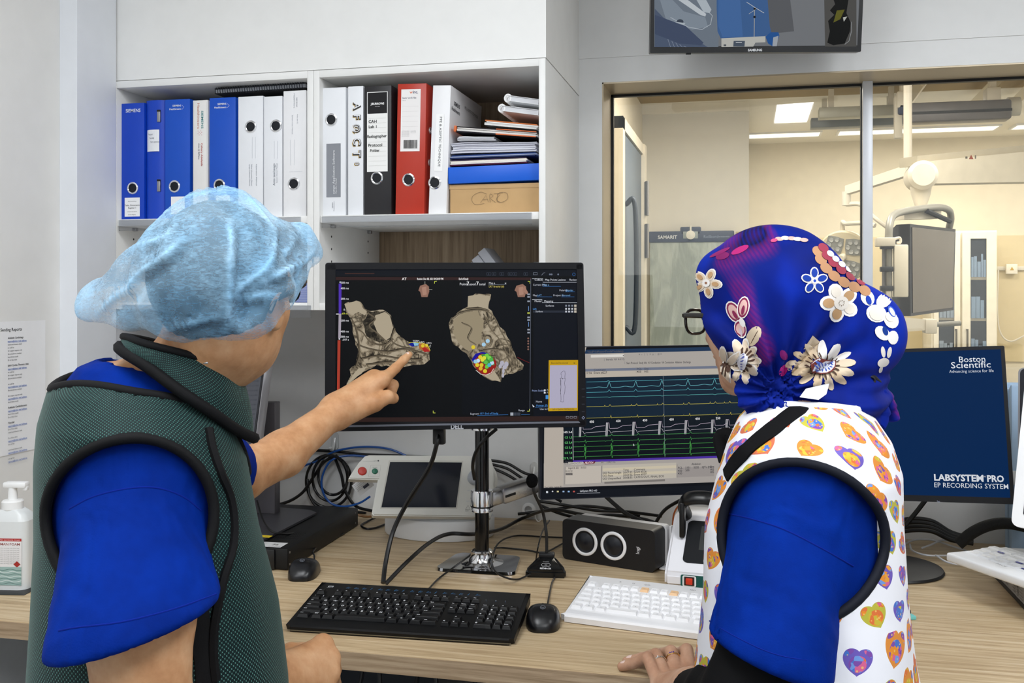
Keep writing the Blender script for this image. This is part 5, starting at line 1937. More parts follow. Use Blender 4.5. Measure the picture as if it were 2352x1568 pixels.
for u, v, c in ((1087, 797, '#d3be2e'), (1111, 791, '#9dc3dc'), (1120, 783, '#9dc3dc'), (1103, 820, '#d8c52e'), (1118, 816, '#6fc43a'), (1124, 822, '#7cc94a'), (1098, 828, '#b9d6e4'), (1108, 826, '#d8d33c'), (1116, 832, '#58b24a'), (1130, 833, '#b3cfe2'), (1092, 830, '#8fc0d6'), (1096, 838, '#d8c22e'), (1106, 838, '#d6b92a'), (1118, 842, '#63bf3e'), (1104, 846, '#d2a92a'), (1114, 852, '#d6c22c'), (1124, 838, '#49a9c0'), (1112, 822, '#cfd23a'), (1128, 826, '#4aa84a')):
    p.pd(u, v, 4.6, '#20241c' if False else c, n=14)
for u, v, rx, ry in ((1153, 834, 5, 6), (1163, 836, 5, 6), (1149, 841, 4, 5), (1159, 843, 5, 5), (1156, 852, 3, 6), (1155, 862, 3, 5)):
    p.pd(u, v, rx, '#a9a7b4', ry, 14)
p.pl([(1188, 820), (1200, 826), (1216, 833)], 1.6, '#5a1418')
# torso icons, axes and corner ticks
for u, v, s_ in ((974, 666, 1.0), (1196, 666, 1.1)):
    p.px([(u - 9 * s_, v - 10), (u + 4 * s_, v - 14), (u + 11 * s_, v - 8), (u + 12 * s_, v + 3), (u + 8 * s_, v + 16), (u - 6 * s_, v + 16), (u - 9 * s_, v + 4), (u - 13 * s_, v + 1)], '#8b6758')
    p.px([(u - 5 * s_, v - 6), (u + 5 * s_, v - 8), (u + 6 * s_, v + 10), (u - 3 * s_, v + 12)], '#a37d6c')
p.px([(1204, 656), (1213, 672), (1210, 676), (1200, 668)], '#9a7464')
p.pl([(976, 646), (976, 653)], 0.8, '#b8bcb0')
p.pl([(985, 665), (993, 665)], 0.8, '#b8bcb0')
for u, v, dx, dy in ((998, 646, 1, 1), (1217, 646, -1, 1), (995, 948, 1, -1), (1216, 944, -1, -1)):
    p.pl([(u + 5 * dx, v), (u, v), (u, v + 5 * dy)], 1.5, '#b9c44a')
p.pt_('Points: ', 1056, 655, 6, '#d9dbe0')
p.pt_('7', 1072, 655, 9, '#f0f0f2', bold=.01)
p.pt_('used /', 1078, 655, 6, '#d9dbe0')
p.pt_('7', 1094, 655, 9, '#f0f0f2', bold=.01)
p.pt_('total', 1100, 655, 6, '#d9dbe0')
p.pt_('Map a', 1123, 652, 4.5, '#d9dbe0')
p.pl([(1122, 654), (1163, 653)], 0.7, '#7d8594')
p.pt_('LAT bi-atrial (bi)', 1123, 660, 5, '#cfc060', width=35)
p.px([(1159, 649.5), (1163, 649.5), (1161, 652)], '#d9dbe0')
# side panel
p.pl([(1219, 640), (1217, 944)], 0.8, '#6a7080')
p.pl([(1222, 640), (1247, 640), (1247, 648), (1328, 648)], 1.0, '#c9ced8')
for t_, u in (('Collect', 1228), ('Map Points', 1252), ('Lesions', 1281), ('Review', 1308)):
    p.pt_(t_, u, 644.5, 4.6, '#d5d8e0')
p.pt_('Current Map:', 1224, 656, 4.4, '#b8bcc8')
p.pt_('Map a', 1247, 656, 4.4, '#6fa0d0')
p.pl([(1246, 657.5), (1288, 657.5)], 0.7, '#3d76b8')
p.pt_('Polarity:', 1285, 668.5, 4.4, '#b8bcc8')
p.pt_('Bipolar', 1300, 668.5, 4.4, '#6fa0d0')
p.pl([(1298, 670), (1320, 670)], 0.7, '#3d76b8')
p.pt_('Map:', 1224, 680, 4.4, '#b8bcc8')
p.pt_('LAT', 1234, 680, 4.4, '#6fa0d0')
p.pl([(1233, 681.5), (1268, 681.5)], 0.7, '#3d76b8')
p.pt_('Project to:', 1271, 680, 4.4, '#b8bcc8')
p.pt_('Coronal', 1290, 680, 4.4, '#6fa0d0')
p.pl([(1289, 681.5), (1319, 681.5)], 0.7, '#3d76b8')
p.pl([(1222, 688), (1245, 688), (1245, 695), (1327, 695)], 1.0, '#c9ced8')
p.pt_('Model', 1228, 693.5, 4.6, '#d5d8e0')
p.pt_('Mapping', 1250, 693.5, 4.6, '#d5d8e0')
p.pt_('Surfaces', 1253, 704, 4.4, '#c8ccd6')
p.pt_('Left', 1224, 711, 4.2, '#4f8fd6')
p.px([(1224, 713), (1324, 713), (1324, 718), (1224, 718)], '#262b36')
p.pt_('Surface', 1230, 717, 4.2, '#c8ccd6')
for v in (702, 709, 715.5):
    for u in (1300, 1307, 1314):
        p.pr(u - 2, v - 2, u + 2, v + 2, '#b9bdc6' if v > 703 else '#7d8492')
    p.pr(1318.5, v - 2.6, 1324, v + 2.6, '#b5ada0')
for i, v in enumerate((676, 682, 692, 719, 729, 735, 757, 764)):
    p.pr(1211, v - 2, 1217, v + 1.5, '#8d94a2' if i != 3 else '#a9b04a')
p.pl([(1214, 703), (1214, 714)], 1.6, '#5d7fae')
p.pl([(1214, 739), (1214, 750)], 1.6, '#5d7fae')
for v in (777, 783, 789, 796, 802):
    p.pd(1213, v, 2.2, '#7a5a50', n=8)
p.pt_('Point Scaling', 1222, 899, 4.4, '#8fa0cc')
for v in (897, 903):
    p.pr(1249, v - 3, 1253, v + 0.5, '#d5d8e0')
    p.pt_('Auto', 1255, v, 4.4, '#9aa0ac')
p.pr(1253, 907, 1260, 916, '#3f86cc')
p.pt_('None', 1231, 924, 4.6, '#b8bcc8')
p.px([(1222, 928), (1228, 934), (1224, 935)], '#c8ccd6')
p.pl([(1229, 935), (1258, 934)], 0.7, '#3d76b8')
p.pt_('Pointer (P)', 1232, 933, 4.4, '#4f8fd6')
p.pt_('Use to Edit', 1240, 941, 4.4, '#b8bcc8')
p.pt_('Range', 1191, 944, 4.4, '#b8bcc8')
p.pt_('Segment', 1080, 952, 4.4, '#b8bcc8')
p.pt_('157: End of Study', 1103, 951.5, 4.4, '#4f8fd6')
p.pl([(1096, 954), (1167, 952)], 0.7, '#3d76b8')
for i in range(3):
    p.pr(1172 + 8 * i, 947, 1179 + 8 * i, 954, '#9aa0aa' if i == 0 else '#343a46')
p.pl([(1197, 952), (1217, 951.5)], 0.7, '#3d76b8')
for u in (1303, 1312, 1321):
    p.pl([(u - 3, 956), (u + 3, 956), (u + 3, 960), (u - 3, 960), (u - 3, 956)], 0.9, '#8d94a2')
# yellow window with body outline
p.px([(1260, 827), (1327.5, 826.5), (1327, 943), (1259, 944)], '#b8920f')
p.px([(1263, 838.5), (1325, 838), (1325, 936), (1262, 937)], '#a7a3b8')
p.pt_('Electrode Disconnected', 1266, 835.5, 4.6, '#3a3320', width=39)
p.pt_('x', 1317, 835.5, 6, '#2a2520')
p.pt_('Left or Quadrant Hall Electrodes', 1269, 941.5, 4.4, '#2a2520', width=50)
body = [(1292, 853), (1289, 855), (1288, 859), (1290, 862), (1289.5, 866), (1287.5, 869), (1287, 880), (1288, 888), (1287, 897), (1288, 910), (1288.5, 918), (1286.5, 922), (1293, 923), (1295, 919), (1294.5, 910), (1297, 899), (1298, 888), (1296, 880), (1298, 872), (1297, 866), (1298, 858), (1297, 852), (1294, 851.5), (1292, 853)]
p.pl(body, 0.7, '#33323c')
p.pl([(1288, 872), (1288, 890), (1287, 905)], 0.6, '#33323c')
p.pd(1292, 869.5, 1.1, '#22212a', n=8)
p.pl([(1285, 869.5), (1299, 869.5)], 0.5, '#55545e')
p.obj('screen_image', dm)
lg = PxPaint(Z * (fr + 0.0001), X, Y, dm.location, 0)
lg.pt_('DELL', 1050, 984.5, 10.5, '#a9abb2', 'C', 0.03, width=29)
lg.obj('logo', dm)
bt = MB()
for v in (893, 911, 928, 945):
    x_, y_ = inn.q(1339, v)
    bt.prism([(x_ - 0.003, y_ - 0.0012), (x_ + 0.003, y_ - 0.0012), (x_ + 0.003, y_ + 0.0012), (x_ - 0.003, y_ + 0.0012)], fr, fr + 0.0006, M)
bt.obj('buttons', P('#20242e', 0.3), dm, 0)
x_, y_ = inn.q(1339, 959)
pw = Paint(Z * (fr + 0.0001), X, Y, 1, glow=0.9)
pw.line([(x_, y_ + .003), (x_ + .003, y_), (x_, y_ - .003), (x_ - .003, y_), (x_, y_ + .003)], 0.0007, '#b9c6ee')
pw.obj('power_light', dm)

# ---------------------------------------------------------------- tracing monitor behind it
BLe, BRe = C(1240, 1148, 2.29), C(1765, 1129, 2.37)
em, X, Y, Z, W_, H_, M = monitor('monitor', 'monitor with heart tracings on a dark grid, half hidden by the woman', BLe, BRe, C(1251, 797, 2.30), 0.020, 0.01, P('#141a28', 0.4, 0, 0.4, 0.02), r=0.005)
MB().prism([(x + W_ / 2, y + H_ / 2) for x, y in rrect(W_ * 0.55, H_ * 0.6, 0.02)], -0.055, -0.018, M).obj('back_housing', BLACK, em, 40)
p = PxPaint((0, 0, 0), X, Y, em.location, 0.92)
R0 = 1758


def L(v_left, u):      # follow the screen's own slope in the photograph
    return v_left + (u - 1347) * (-0.022 + (v_left - 793) / 355 * -0.013)


def band(v0, v1, col, u0=1249, u1=R0):
    p.px([(u0, L(v0, u0)), (u1, L(v0, u1)), (u1, L(v1, u1)), (u0, L(v1, u0))], col)


p.px([(1252, L(798, 1252)), (R0, L(798, R0)), (R0, L(1140, R0)), (1243, L(1140, 1243))], '#0c0f16')
band(803, 812, '#1f3654')
band(812, 847, '#a8a29c')
band(847, 853, '#6d7486')
band(853, 867, '#b8afa2')
band(867, 1116, '#0a1018', 1249)
band(867, 960, '#132434')
band(960, 1000, '#0e1720')
band(1056, 1061, '#4a2f9c', 1316)
band(1061, 1074, '#a39d98', 1249)
band(1074, 1117, '#a39d98', 1249)
p.px([(1250, 983), (1294, 982), (1294, 1117), (1249, 1119)], '#b3aaa0')
p.px([(1250, 800), (1347, 797), (1293, 983), (1250, 983)], '#b3aaa0')
for t_, u in (('View', 1349), ('Print', 1361), ('Report', 1373), ('Tools', 1390), ('Window', 1403), ('Help', 1421)):
    p.pt_(t_, u, L(811, u) - 1, 4.8, '#55555c', bold=.01)
p.px([(1357, 815), (1433, 813), (1433, 819), (1357, 821)], '#d8d4ce')
p.px([(1430, 815), (1433, 815), (1431.5, 818)], '#33333a')
for i, t_ in enumerate('+-/\\<o:#='):
    p.pt_(t_, 1467 + 6.2 * i, L(819, 1467 + 6.2 * i), 5.4, '#55555c')
p.pt_('Intervals:  AH  A-H  CL', 1392, L(828.5, 1392), 5.0, '#4a4a52', width=44, bold=.01)
p.pt_('Start Protocol  Study Info  AV Conduction  VA Conduction  Ablation  Discharge', 1439, L(838, 1439), 5.0, '#33333a', width=153, bold=.01)
p.pl([(1388, L(824, 1388)), (1388, L(830, 1388))], 0.8, '#77777c')
p.pl([(1435, L(832, 1435)), (1435, L(838, 1435))], 0.8, '#77777c')
p.pt_('Comment', 1364, L(852, 1364) , 5.0, '#4a4a52', bold=.01)
p.pt_('PCL', 1463, L(852, 1463), 5.0, '#4a4a52', bold=.01)
p.pt_('Site', 1480, L(852, 1480), 5.0, '#4a4a52', bold=.01)
p.pt_('17:56', 1346, L(858.5, 1346), 5.0, '#33333a', bold=.01)
p.pt_('Event #227', 1364, L(858.5, 1364), 5.0, '#33333a', bold=.01)
p.pt_('450', 1463, L(858.5, 1463), 5.0, '#33333a', bold=.01)
p.pt_('HIS', 1480, L(858.5, 1480), 5.0, '#33333a', bold=.01)
p.pl([(1461, L(846, 1461)), (1461, L(860, 1461))], 0.6, '#88827a')
p.pl([(1541, L(844, 1541)), (1541, L(852, 1541))], 0.6, '#88827a')
beats = [1336, 1397, 1458, 1518, 1578, 1639, 1672]


def trace(v, shape, col, w=0.9, u0=1347, u1=R0 - 4, first=0):
    pts = []
    u = u0
    bs = [b for b in beats[first:]]
    while u < u1:
        y = L(v, u)
        for b in bs:
            y -= shape(u - b)
        pts.append((u, y))
        u += 0.8
    p.pl(pts, w, col)


bump = lambda x, c, h, s: h * math.exp(-((x - c) / s) ** 2)
spk = lambda x, c, h, s: h * max(0, 1 - abs(x - c) / s)
trace(877, lambda x: bump(x, 0, 1.6, 2.5), '#56a6b4')
trace(891, lambda x: bump(x, 2, 13, 3.0) + bump(x, -22, 2, 9), '#6cb8c4')
trace(901, lambda x: bump(x, 2, 5, 2.2), '#57a8b6')
trace(912.5, lambda x: -bump(x, 3, 1.2, 3), '#5aa9a6')
trace(934, lambda x: spk(x, -8, 4.5, 0.9) + bump(x, 4, 4, 1.6), '#b8ad4e')
trace(960, lambda x: spk(x, 6, 6, 1.2) - spk(x, 8, 2, 1) + spk(x, -8, 1.5, .8), '#b3a84a')
for k_, b in enumerate(beats):
    vt = L(972, b)
    for i in range(3):
        p.pl([(b - 4.5 + 1.8 * i, vt), (b - 6 + 1.8 * i, vt + 31)], 1.0, '#cfcdd2')
    p.pl([(b - 5, vt), (b + 1.5, vt), (b + 3.5, vt + 13), (b + 22, vt + 13 - .6), (b + 32, vt + 7), (b + 54 if k_ < 5 else b + 30, vt + 5)], 0.8, '#c9b8cc')
    p.pl([(b, vt + 17), (b + 3, vt + 18), (b + 6, vt + 24), (b + 10, vt + 21), (b + 56 if k_ < 5 else b + 24, vt + 18)], 0.8, '#bdbac2')
for u, t_ in ((1359, '450'), (1420, '450'), (1481, '450'), (1542, '450'), (1602, '450'), (1649, '250')):
    p.pt_(t_, u, L(971, u), 5.4, '#e2e2e4', 'C', bold=.02)
for v, h, c in ((1002, 3, '#4f9e5a'), (1013.5, 0, '#45924e'), (1025, 0, '#4aa04c'), (1036, 0, '#469a48'), (1048, 0, '#479a4a')):
    if h:
        trace(v, lambda x: bump(x, 8, 4, 1.5), c, 0.8, 1317)
    elif v < 1020:
        trace(v, lambda x: spk(x, 8, 5, 1.2) - spk(x, 10, 5, 1.2) - spk(x, -6, 2, .7), c, 0.8, 1317)
    else:
        trace(v, lambda x, v=v: (spk(x, 7, 7, 1.4) - spk(x, 9.2, 13, 1.2)) if v < 1030 else (spk(x, 7, 13, 1.6) - spk(x, 9, 6, 1.2)), c, 0.8, 1317)
for v, t_, c in ((994, 'HIS 3-4', '#dfe2e4'), (1006, 'CS 1,2', '#62c070'), (1018, 'CS 3,4', '#62c070'), (1029.5, 'CS 5,6', '#62c070'), (1041.5, 'CS 7,8', '#62c070'), (1053.5, 'CS 9, 10', '#62c070')):
    p.pt_(t_, 1314, v, 4.8, c, 'R', bold=.02)
p.pl([(1315.5, 982), (1316.5, 1056)], 1.2, '#cfd2d4')
p.pl([(1523, 862), (1527, 1049)], 0.8, '#77808a')
p.px([(1454, 1018), (1457, 1022), (1455, 1024)], '#e8e8ea')
p.pt_('Active', 1298, 1061, 4.2, '#4a4a52')
p.px([(1305, 1061), (1339, 1060), (1337, 1066), (1307, 1067)], '#c2bcb4')
p.pt_('DIAGNOSTIC', 1311, 1066, 4.8, '#33333a', width=26)
p.px([(1340, 1060), (1368, 1059), (1364, 1065), (1343, 1066)], '#5d1620')
p.pt_('ABLATION', 1343, 1064.8, 4.8, '#f0d8da', width=20, bold=.02)
p.pt_('< > D', 1296, 1067, 4.8, '#55555c')
p.pt_('3342 ms', 1393, 1063, 4.6, '#4a4a52')
p.pr(1380, 1059, 1386, 1063, '#88827c')
p.px([(1299, 1072), (1380, 1069), (1380, 1108), (1297, 1112)], '#bcb4aa')
p.px([(1384, 1068), (1553, 1062), (1553, 1097), (1383, 1106)], '#b7b0a4')
p.px([(1384, 1075), (1553, 1068), (1553, 1074), (1384, 1081)], '#c6bca6')
p.px([(1384, 1087), (1553, 1080), (1553, 1086), (1384, 1093)], '#c6bca6')
p.px([(1556, 1074), (1640, 1070), (1640, 1093), (1556, 1096)], '#958f8c')
p.pl([(1382, 1070), (1381, 1108)], 0.8, '#6a655f')
p.pl([(1298, 1072), (1297, 1112)], 0.8, '#6a655f')
p.pl([(1555, 1066), (1555, 1096)], 0.8, '#6a655f')
p.px([(1388, 1106), (1527, 1100), (1527, 1104.5), (1388, 1110.5)], '#77726e')
p.pt_('August 26, 2021   18:15:53', 1305, 1076.5, 4.6, '#33333a', width=42, bold=.01)
p.pt_('18:15:52', 1299, 1084, 4.8, '#33333a', width=16)
p.pr(1299, 1086, 1315, 1091, '#77726e')
p.pt_('18:15:53', 1299.5, 1090.5, 4.8, '#22222a', width=15)
for t_, u, v in (('Time', 1431, 1081), ('Comment', 1456, 1080), ('OO Paced single', 1384, 1088), ('20:07:52', 1431, 1087), ('Event #226', 1456, 1085.5), ('OO Pace', 1384, 1094.5), ('20:07:56', 1431, 1093), ('Event #227', 1456, 1091.5), ('OO Unspecified', 1384, 1101), ('20:08:35', 1431, 1099), ('CATHS OUT, FINAL ECG', 1456, 1097.5), ('PCL', 1557, 1076), ('450', 1557, 1083), ('450', 1557, 1089), ('S1S1', 1574, 1075.5), ('200', 1574, 1082), ('S2S2', 1593, 1075), ('QTc (N)', 1612, 1074.5), ('Site', 1631, 1073.5), ('HIS', 1631, 1080), ('HIS', 1631, 1086), ('Ablation', 1588, 1067.5)):
    p.pt_(t_, u, v, 4.8, '#2e2e36', bold=.01)
p.pt_('For Help, press F1', 1251, 1121, 4.8, '#22222a', width=40, bold=.01)
p.px([(1245, L(1125, 1245)), (R0, L(1123, R0)), (R0, L(1140, R0)), (1244, L(1142, 1244))], '#11151d')
for i in range(4):
    p.pr(1254 + 2.6 * (i % 2), 1127 + 2.6 * (i // 2), 1256 + 2.6 * (i % 2), 1129 + 2.6 * (i // 2), '#dfe4ec')
p.pd(1269, 1128, 1.8, '#c8ccd2', n=10)
for u, c in ((1281, '#cfc79a'), (1294, '#8fa8c8'), (1306, '#8fb0d8'), (1318, '#b05048')):
    p.pr(u - 2.2, 1126.5, u + 2.2, 1130, c)
p.pt_('LabSystem PRO v4.0', 1332, 1129.5, 5, '#d8dce4', width=40)
p.pl([(1325, 1132.6), (1378, 1131)], 0.7, '#c8ccd6')
p.obj('screen_image', em)

# ---------------------------------------------------------------- blue monitor on the right
BRb = C(2331, 1158, 2.20)
dirb = (C(2056, 1149.5, 2.31) - BRb).normalized()
BLb = BRb + dirb * 0.535
bmn2, X, Y, Z, W_, H_, M = monitor('monitor', 'monitor with a plain dark blue start screen, right of the woman', BLb, BRb, BLb + (C(2316, 793, 2.228) - BRb), 0.020, 0.01, P('#0e1015', 0.4, 0, 0.4, 0.02), r=0.004)
MB().prism([(x + W_ / 2, y + H_ / 2) for x, y in rrect(W_ * 0.5, H_ * 0.6, 0.02)], -0.055, -0.018, M).obj('back_housing', BLACK, bmn2, 40)
BG = Mat('blue_start_screen', '#000000', 0.45, 0, 0.06)
BG.b.inputs['Emission Color'].default_value = (*lin('#06264f'), 1)
BG.b.inputs['Emission Strength'].default_value = 0.95
p = PxPaint((0, 0, 0), X, Y, bmn2.location, 0.95)
p.rect(0.007, 0.014, W_ - 0.008, H_ - 0.008, BG.m)
p.pt_('Boston', 2233, 831, 14, '#dfe4ec', 'C', 0.004, width=55)
p.pt_('Scientific', 2230, 844.5, 15, '#dfe4ec', 'C', 0.004, width=83)
p.pt_('Advancing science for life', 2231, 855, 7, '#cfd6e2', 'C', width=93)
p.pt_('LABSYSTEM', 2202, 1104, 15, '#cfd3da', 'C', 0.035, width=104)
p.pt_('TM', 2256, 1096, 4, '#cfd3da')
p.pt_('PRO', 2287, 1106, 15, '#cfd3da', 'C', 0.035, width=35)
p.pt_('EP RECORDING SYSTEM', 2230, 1120.5, 11.5, '#cfd3da', 'C', 0.002, width=155)
p.obj('screen_image', bmn2)
lg = PxPaint((0, 0, 0.0003), X, Y, bmn2.location, 0)
lg.pt_('hp', 2156, 1153.5, 5, '#9aa0b4', 'C')
lg.obj('logo', bmn2)
org = bmn2.location
mid = BLb + (BRb - BLb) * 0.42
back = Z * -0.07
b0 = Vector(atZ(2085, 1295, DESK))
MB().lathe([(0.125, 0.0008), (0.127, 0.003), (0.124, 0.0075), (0.04, 0.011), (0, 0.011)], 48, Matrix.Translation(Vector((0.318, 2.50, DESK)) - org)).obj('round_foot', P('#0d0d0f', 0.45), bmn2, 40)
c0 = Vector((0.318, 2.535, DESK)) - org
MB().bx((c0.x - 0.033, c0.y - 0.015, c0.z + 0.008), (c0.x + 0.033, c0.y + 0.02, c0.z + 0.33), bev=0.004).obj('column', P('#0e0e10', 0.42), bmn2)
ml = M @ Vector((W_ * 0.5, H_ * 0.5, -0.05))
MB().cyl(ml, (c0.x, c0.y, c0.z + 0.31), 0.025, n=16).obj('hinge', BLACK, bmn2)

# ---------------------------------------------------------------- wall screen above the window
BLt, BRt = C(1493, 122, 2.54), C(1977.5, 119, 2.52)
tv, X, Y, Z, W_, H_, M = monitor('wall_screen', 'black wall screen above the window showing a bed under a blue drape', BLt, BRt, BLt + Vector((0, -0.045, 0.318)), 0.034, 0.01, P('#0c0d11', 0.3, 0, 0.5, 0.02), r=0.003)
tv['category'] = 'screen'
MB().prism([(x + W_ / 2, y + H_ / 2) for x, y in rrect(W_ * 0.6, H_ * 0.6, 0.01)], -0.06, -0.03, M).obj('back_housing', BLACK, tv, 40)
wm = M @ Vector((W_ / 2, H_ * 0.52, -0.055))
yw = YW - 0.003 - BLt.y
MB().bx((wm.x - 0.09, yw - 0.02, wm.z - 0.09), (wm.x + 0.09, yw, wm.z + 0.09), bev=0.002).cyl(wm, (wm.x, yw - 0.01, wm.z), 0.022, n=16).obj('wall_bracket', BLACK, tv)
sb_ = MB()
x_ = W_ * 0.185
sb_.prism([(x_ - 0.006, -0.0035), (x_ + 0.006, -0.0035), (x_ + 0.006, 0.0), (x_ - 0.006, 0.0)], -0.012, -0.004, M)
sb_.obj('sensor', BLACK, tv, 0)
p = PxPaint((0, 0, 0), X, Y, tv.location, 0.85)
p.rect(0.011, 0.016, W_ - 0.010, H_ - 0.012, '#6f7276')
p.px([(1503, 108), (1503, -170), (1660, -170), (1650, 108)], '#6a7480')
p.px([(1890, -170), (1967, -170), (1967, 107), (1895, 107)], '#4b4a48')
p.px([(1504, 20), (1545, 62), (1600, 92), (1625, 108), (1504, 108)], '#4a566c')
p.px([(1516, 0), (1545, 0), (1570, 26), (1620, 40), (1626, 62), (1590, 68), (1530, 46)], '#7d8894')
p.px([(1558, 0), (1580, 0), (1622, 32), (1620, 38), (1608, 34)], '#b9c0c6')
p.px([(1600, 0), (1622, 0), (1634, 22), (1630, 30), (1616, 28)], '#a9b2ba')
p.pl([(1540, 40), (1580, 62), (1612, 68), (1632, 56), (1636, 36), (1628, 28)], 1.4, '#a9b1ba')
p.pd(1562, 50, 8, '#39414f', 6, 14)
p.px([(1540, 49), (1574, 53), (1572, 57), (1545, 53)], '#a9b2ba')
for i in range(5):
    p.pl([(1534 + 9 * i, 90 + 4 * i), (1540 + 9 * i, 108)], 1.2, '#7a8496')
p.px([(1504, 78), (1560, 100), (1610, 104), (1616, 98), (1575, 60), (1504, 34)], '#3f4a62')
p.px([(1762, 0), (1818, -170), (1900, -170), (1815, 0), (1824, 72), (1760, 78)], '#56585c')
p.px([(1646, -170), (1760, -170), (1763, 0), (1768, 60), (1772, 76), (1750, 86), (1690, 88), (1655, 88), (1648, 72), (1646, 20)], '#3a5c8c')
p.px([(1650, 0), (1700, 0), (1706, 84), (1660, 86), (1650, 60)], '#40659a')
p.pl([(1733, 16), (1732, 90)], 2, '#8f9296')
p.pd(1734, 20, 3.5, '#15171b')
p.pd(1733, 39, 3, '#15171b')
p.pl([(1715, 5), (1735, 18), (1755, 30)], 1.2, '#b8bcc0')
p.pl([(1735, 22), (1720, 32)], 1, '#a8acb0')
p.px([(1657, 88), (1758, 83), (1758, 97), (1735, 98), (1730, 107), (1657, 108)], '#b3b3ae')
p.px([(1685, 94), (1711, 94), (1710, 107), (1684, 107)], '#46505e')
p.px([(1690, 97), (1704, 97), (1704, 98.5), (1690, 98.5)], '#c8ccd2')
p.px([(1662, 102), (1668, 102), (1668, 106), (1662, 106)], '#50555c')
p.px([(1758, 84), (1770, 74), (1788, 74), (1790, 82), (1784, 100), (1776, 107), (1764, 100)], '#20508e')
p.px([(1776, 86), (1788, 82), (1784, 106), (1774, 106)], '#9aa0a8')
p.px([(1908, -20), (1918, 10), (1906, 24), (1916, 34), (1902, 48), (1906, 72), (1900, 98), (1914, 104), (1940, 100), (1952, 72), (1954, 52), (1944, 30), (1950, -10)], '#0b0c0c')
p.px([(1922, 24), (1940, 22), (1930, 44), (1914, 52)], '#5c5a1c')
p.px([(1936, 40), (1946, 38), (1938, 50)], '#b0b2ac')
p.pl([(1955, 50), (1956, 70), (1950, 94), (1940, 102)], 1.4, '#8a8d90')
p.obj('screen_image', tv)
lg = PxPaint((0, 0, 0), X, Y, tv.location, 0)
lg.pt_('SAMSUNG', 1734, 117.5, 5.4, '#e4e6ea', 'C', 0.035, width=32)
lg.obj('logo', tv)
# ================================================================== theatre equipment behind the glass
TW = P('#dcd6c8', 0.45, 0, 0.4, 0.01)
TG = P('#8f948f', 0.4, 0.2, 0.4, 0.02)
TD = P('#31353c', 0.4, 0, 0.4, 0.02)

# patient slide board hung on the step wall
bl = atY(1497, 800, YN - 0.06)
btop, bx1 = atY(1493, 530, YN - 0.06), atY(1683, 522, YN - 0.06)
bw = bx1.x - btop.x
rb = thing('slide_board', 'grey patient slide board with a blue top hung on the theatre wall', 'slide board', (btop.x, YN - 0.06, 0.75))
hb_ = btop.z - 0.75
BRDM = Mat('board_sheet', '#a9b3ae', 0.3, 0, 0.5)
BRDM.color(BRDM.ramp(BRDM.noise(BRDM.coord('Object', (3, 3, 0.7)), 4, 3, 0.5, 1.5), [(0.4, '#98a39f'), (0.55, '#aeb8b3'), (0.7, '#bcc5c0')]))
BRDM.bump(BRDM.noise(BRDM.coord('Object', (4, 4, 0.9)), 5, 3, 0.5, 1.5), 0.5, 0.01)
MB().prism([(bw / 2 + x, hb_ / 2 - 0.02 + y) for x, y in rrect(bw, hb_ - 0.04, 0.02)], 0, 0.018, Matrix.Translation((0, 0.02, 0)) @ Matrix.Rotation(PI / 2, 4, 'X')).obj('board_sheet', BRDM.m, rb, 40)
TB = P('#3a4a66', 0.5, 0, 0.4, 0.01)
MB().bx((-0.008, -0.008, hb_ - 0.075), (bw + 0.008, 0.022, hb_ - 0.005), bev=0.006).bx((bw * 0.37, -0.008, hb_ - 0.03), (bw * 0.62, 0.022, hb_ + 0.022), bev=0.008).obj('top_rail', TB, rb)
MB().bx((bw * 0.405, -0.010, hb_ - 0.052), (bw * 0.585, -0.006, hb_ - 0.008), bev=0.003).obj('grip_slot', P('#9aa5a6', 0.5), rb)
MB().lathe([(0.0, 0), (0.028, 0), (0.028, 0.010), (0.0, 0.014)], 20, Matrix.Translation((bw * 0.497, -0.010, hb_ - 0.03)) @ Matrix.Rotation(PI / 2, 4, 'X')).cyl((bw * 0.497, -0.012, hb_ - 0.03), (bw * 0.497, -0.012, hb_ + 0.03), 0.006, n=8).obj('hanger', P('#e6e4da', 0.5), rb)
p = Paint((0, -0.008, 0), (1, 0, 0), (0, 0, 1), 1, lift=0.001)
p.text('SAMARIT', 0.05, hb_ - 0.052, 0.030, '#dfe4ea', bold=0.02)
p.text('Rollbord', bw * 0.655, hb_ - 0.05, 0.026, '#8f9db4')
p.text('wiederstat', bw * 0.83, hb_ - 0.047, 0.016, '#a5b0c4')
p.obj('lettering', rb)
gl = thing('glove_box', 'small beige glove box on the theatre wall beside the slide board', 'box', tuple(atY(1690, 556, YN - 0.1)))
MB().bx((0, 0, 0), (0.075, 0.09, 0.065), bev=0.004).obj('box_body', P('#b9ab86', 0.6), gl)
MB().bx((0.012, -0.002, 0.018), (0.055, 0.001, 0.048), bev=0.001).obj('box_label', P('#d9d2bd', 0.6), gl)

# ceiling rail with a grey tube unit
D_ = 5.4
cu_ = C(2205, 258, D_)
ru = thing('ceiling_rail_unit', 'grey tubular unit slung from white brackets under the theatre ceiling', 'ceiling unit', tuple(cu_))
xa = C(2085, 258, D_) - cu_
xb = C(2325, 255, D_) - cu_
MB().bx((xa.x, -0.06, -0.052), (xb.x - 0.03, 0.06, 0.052), bev=0.012).obj('housing', P('#77767a', 0.4, 0.2), ru)
MB().bx((xa.x, -0.064, -0.012), (xb.x - 0.03, -0.06, 0.002)).obj('groove', TD, ru, 0)
MB().bx((xa.x - 0.045, -0.05, -0.005), (xa.x + 0.02, 0.05, 0.052), bev=0.01).obj('end_block', P('#2c3a58', 0.5), ru)
MB().cyl((xb.x - 0.04, 0, 0.02), (xb.x + 0.02, 0, 0.02), 0.05, n=20).obj('end_cap', P('#c9c6ba', 0.5), ru)
br = MB()
zt_ = ZC - cu_.z
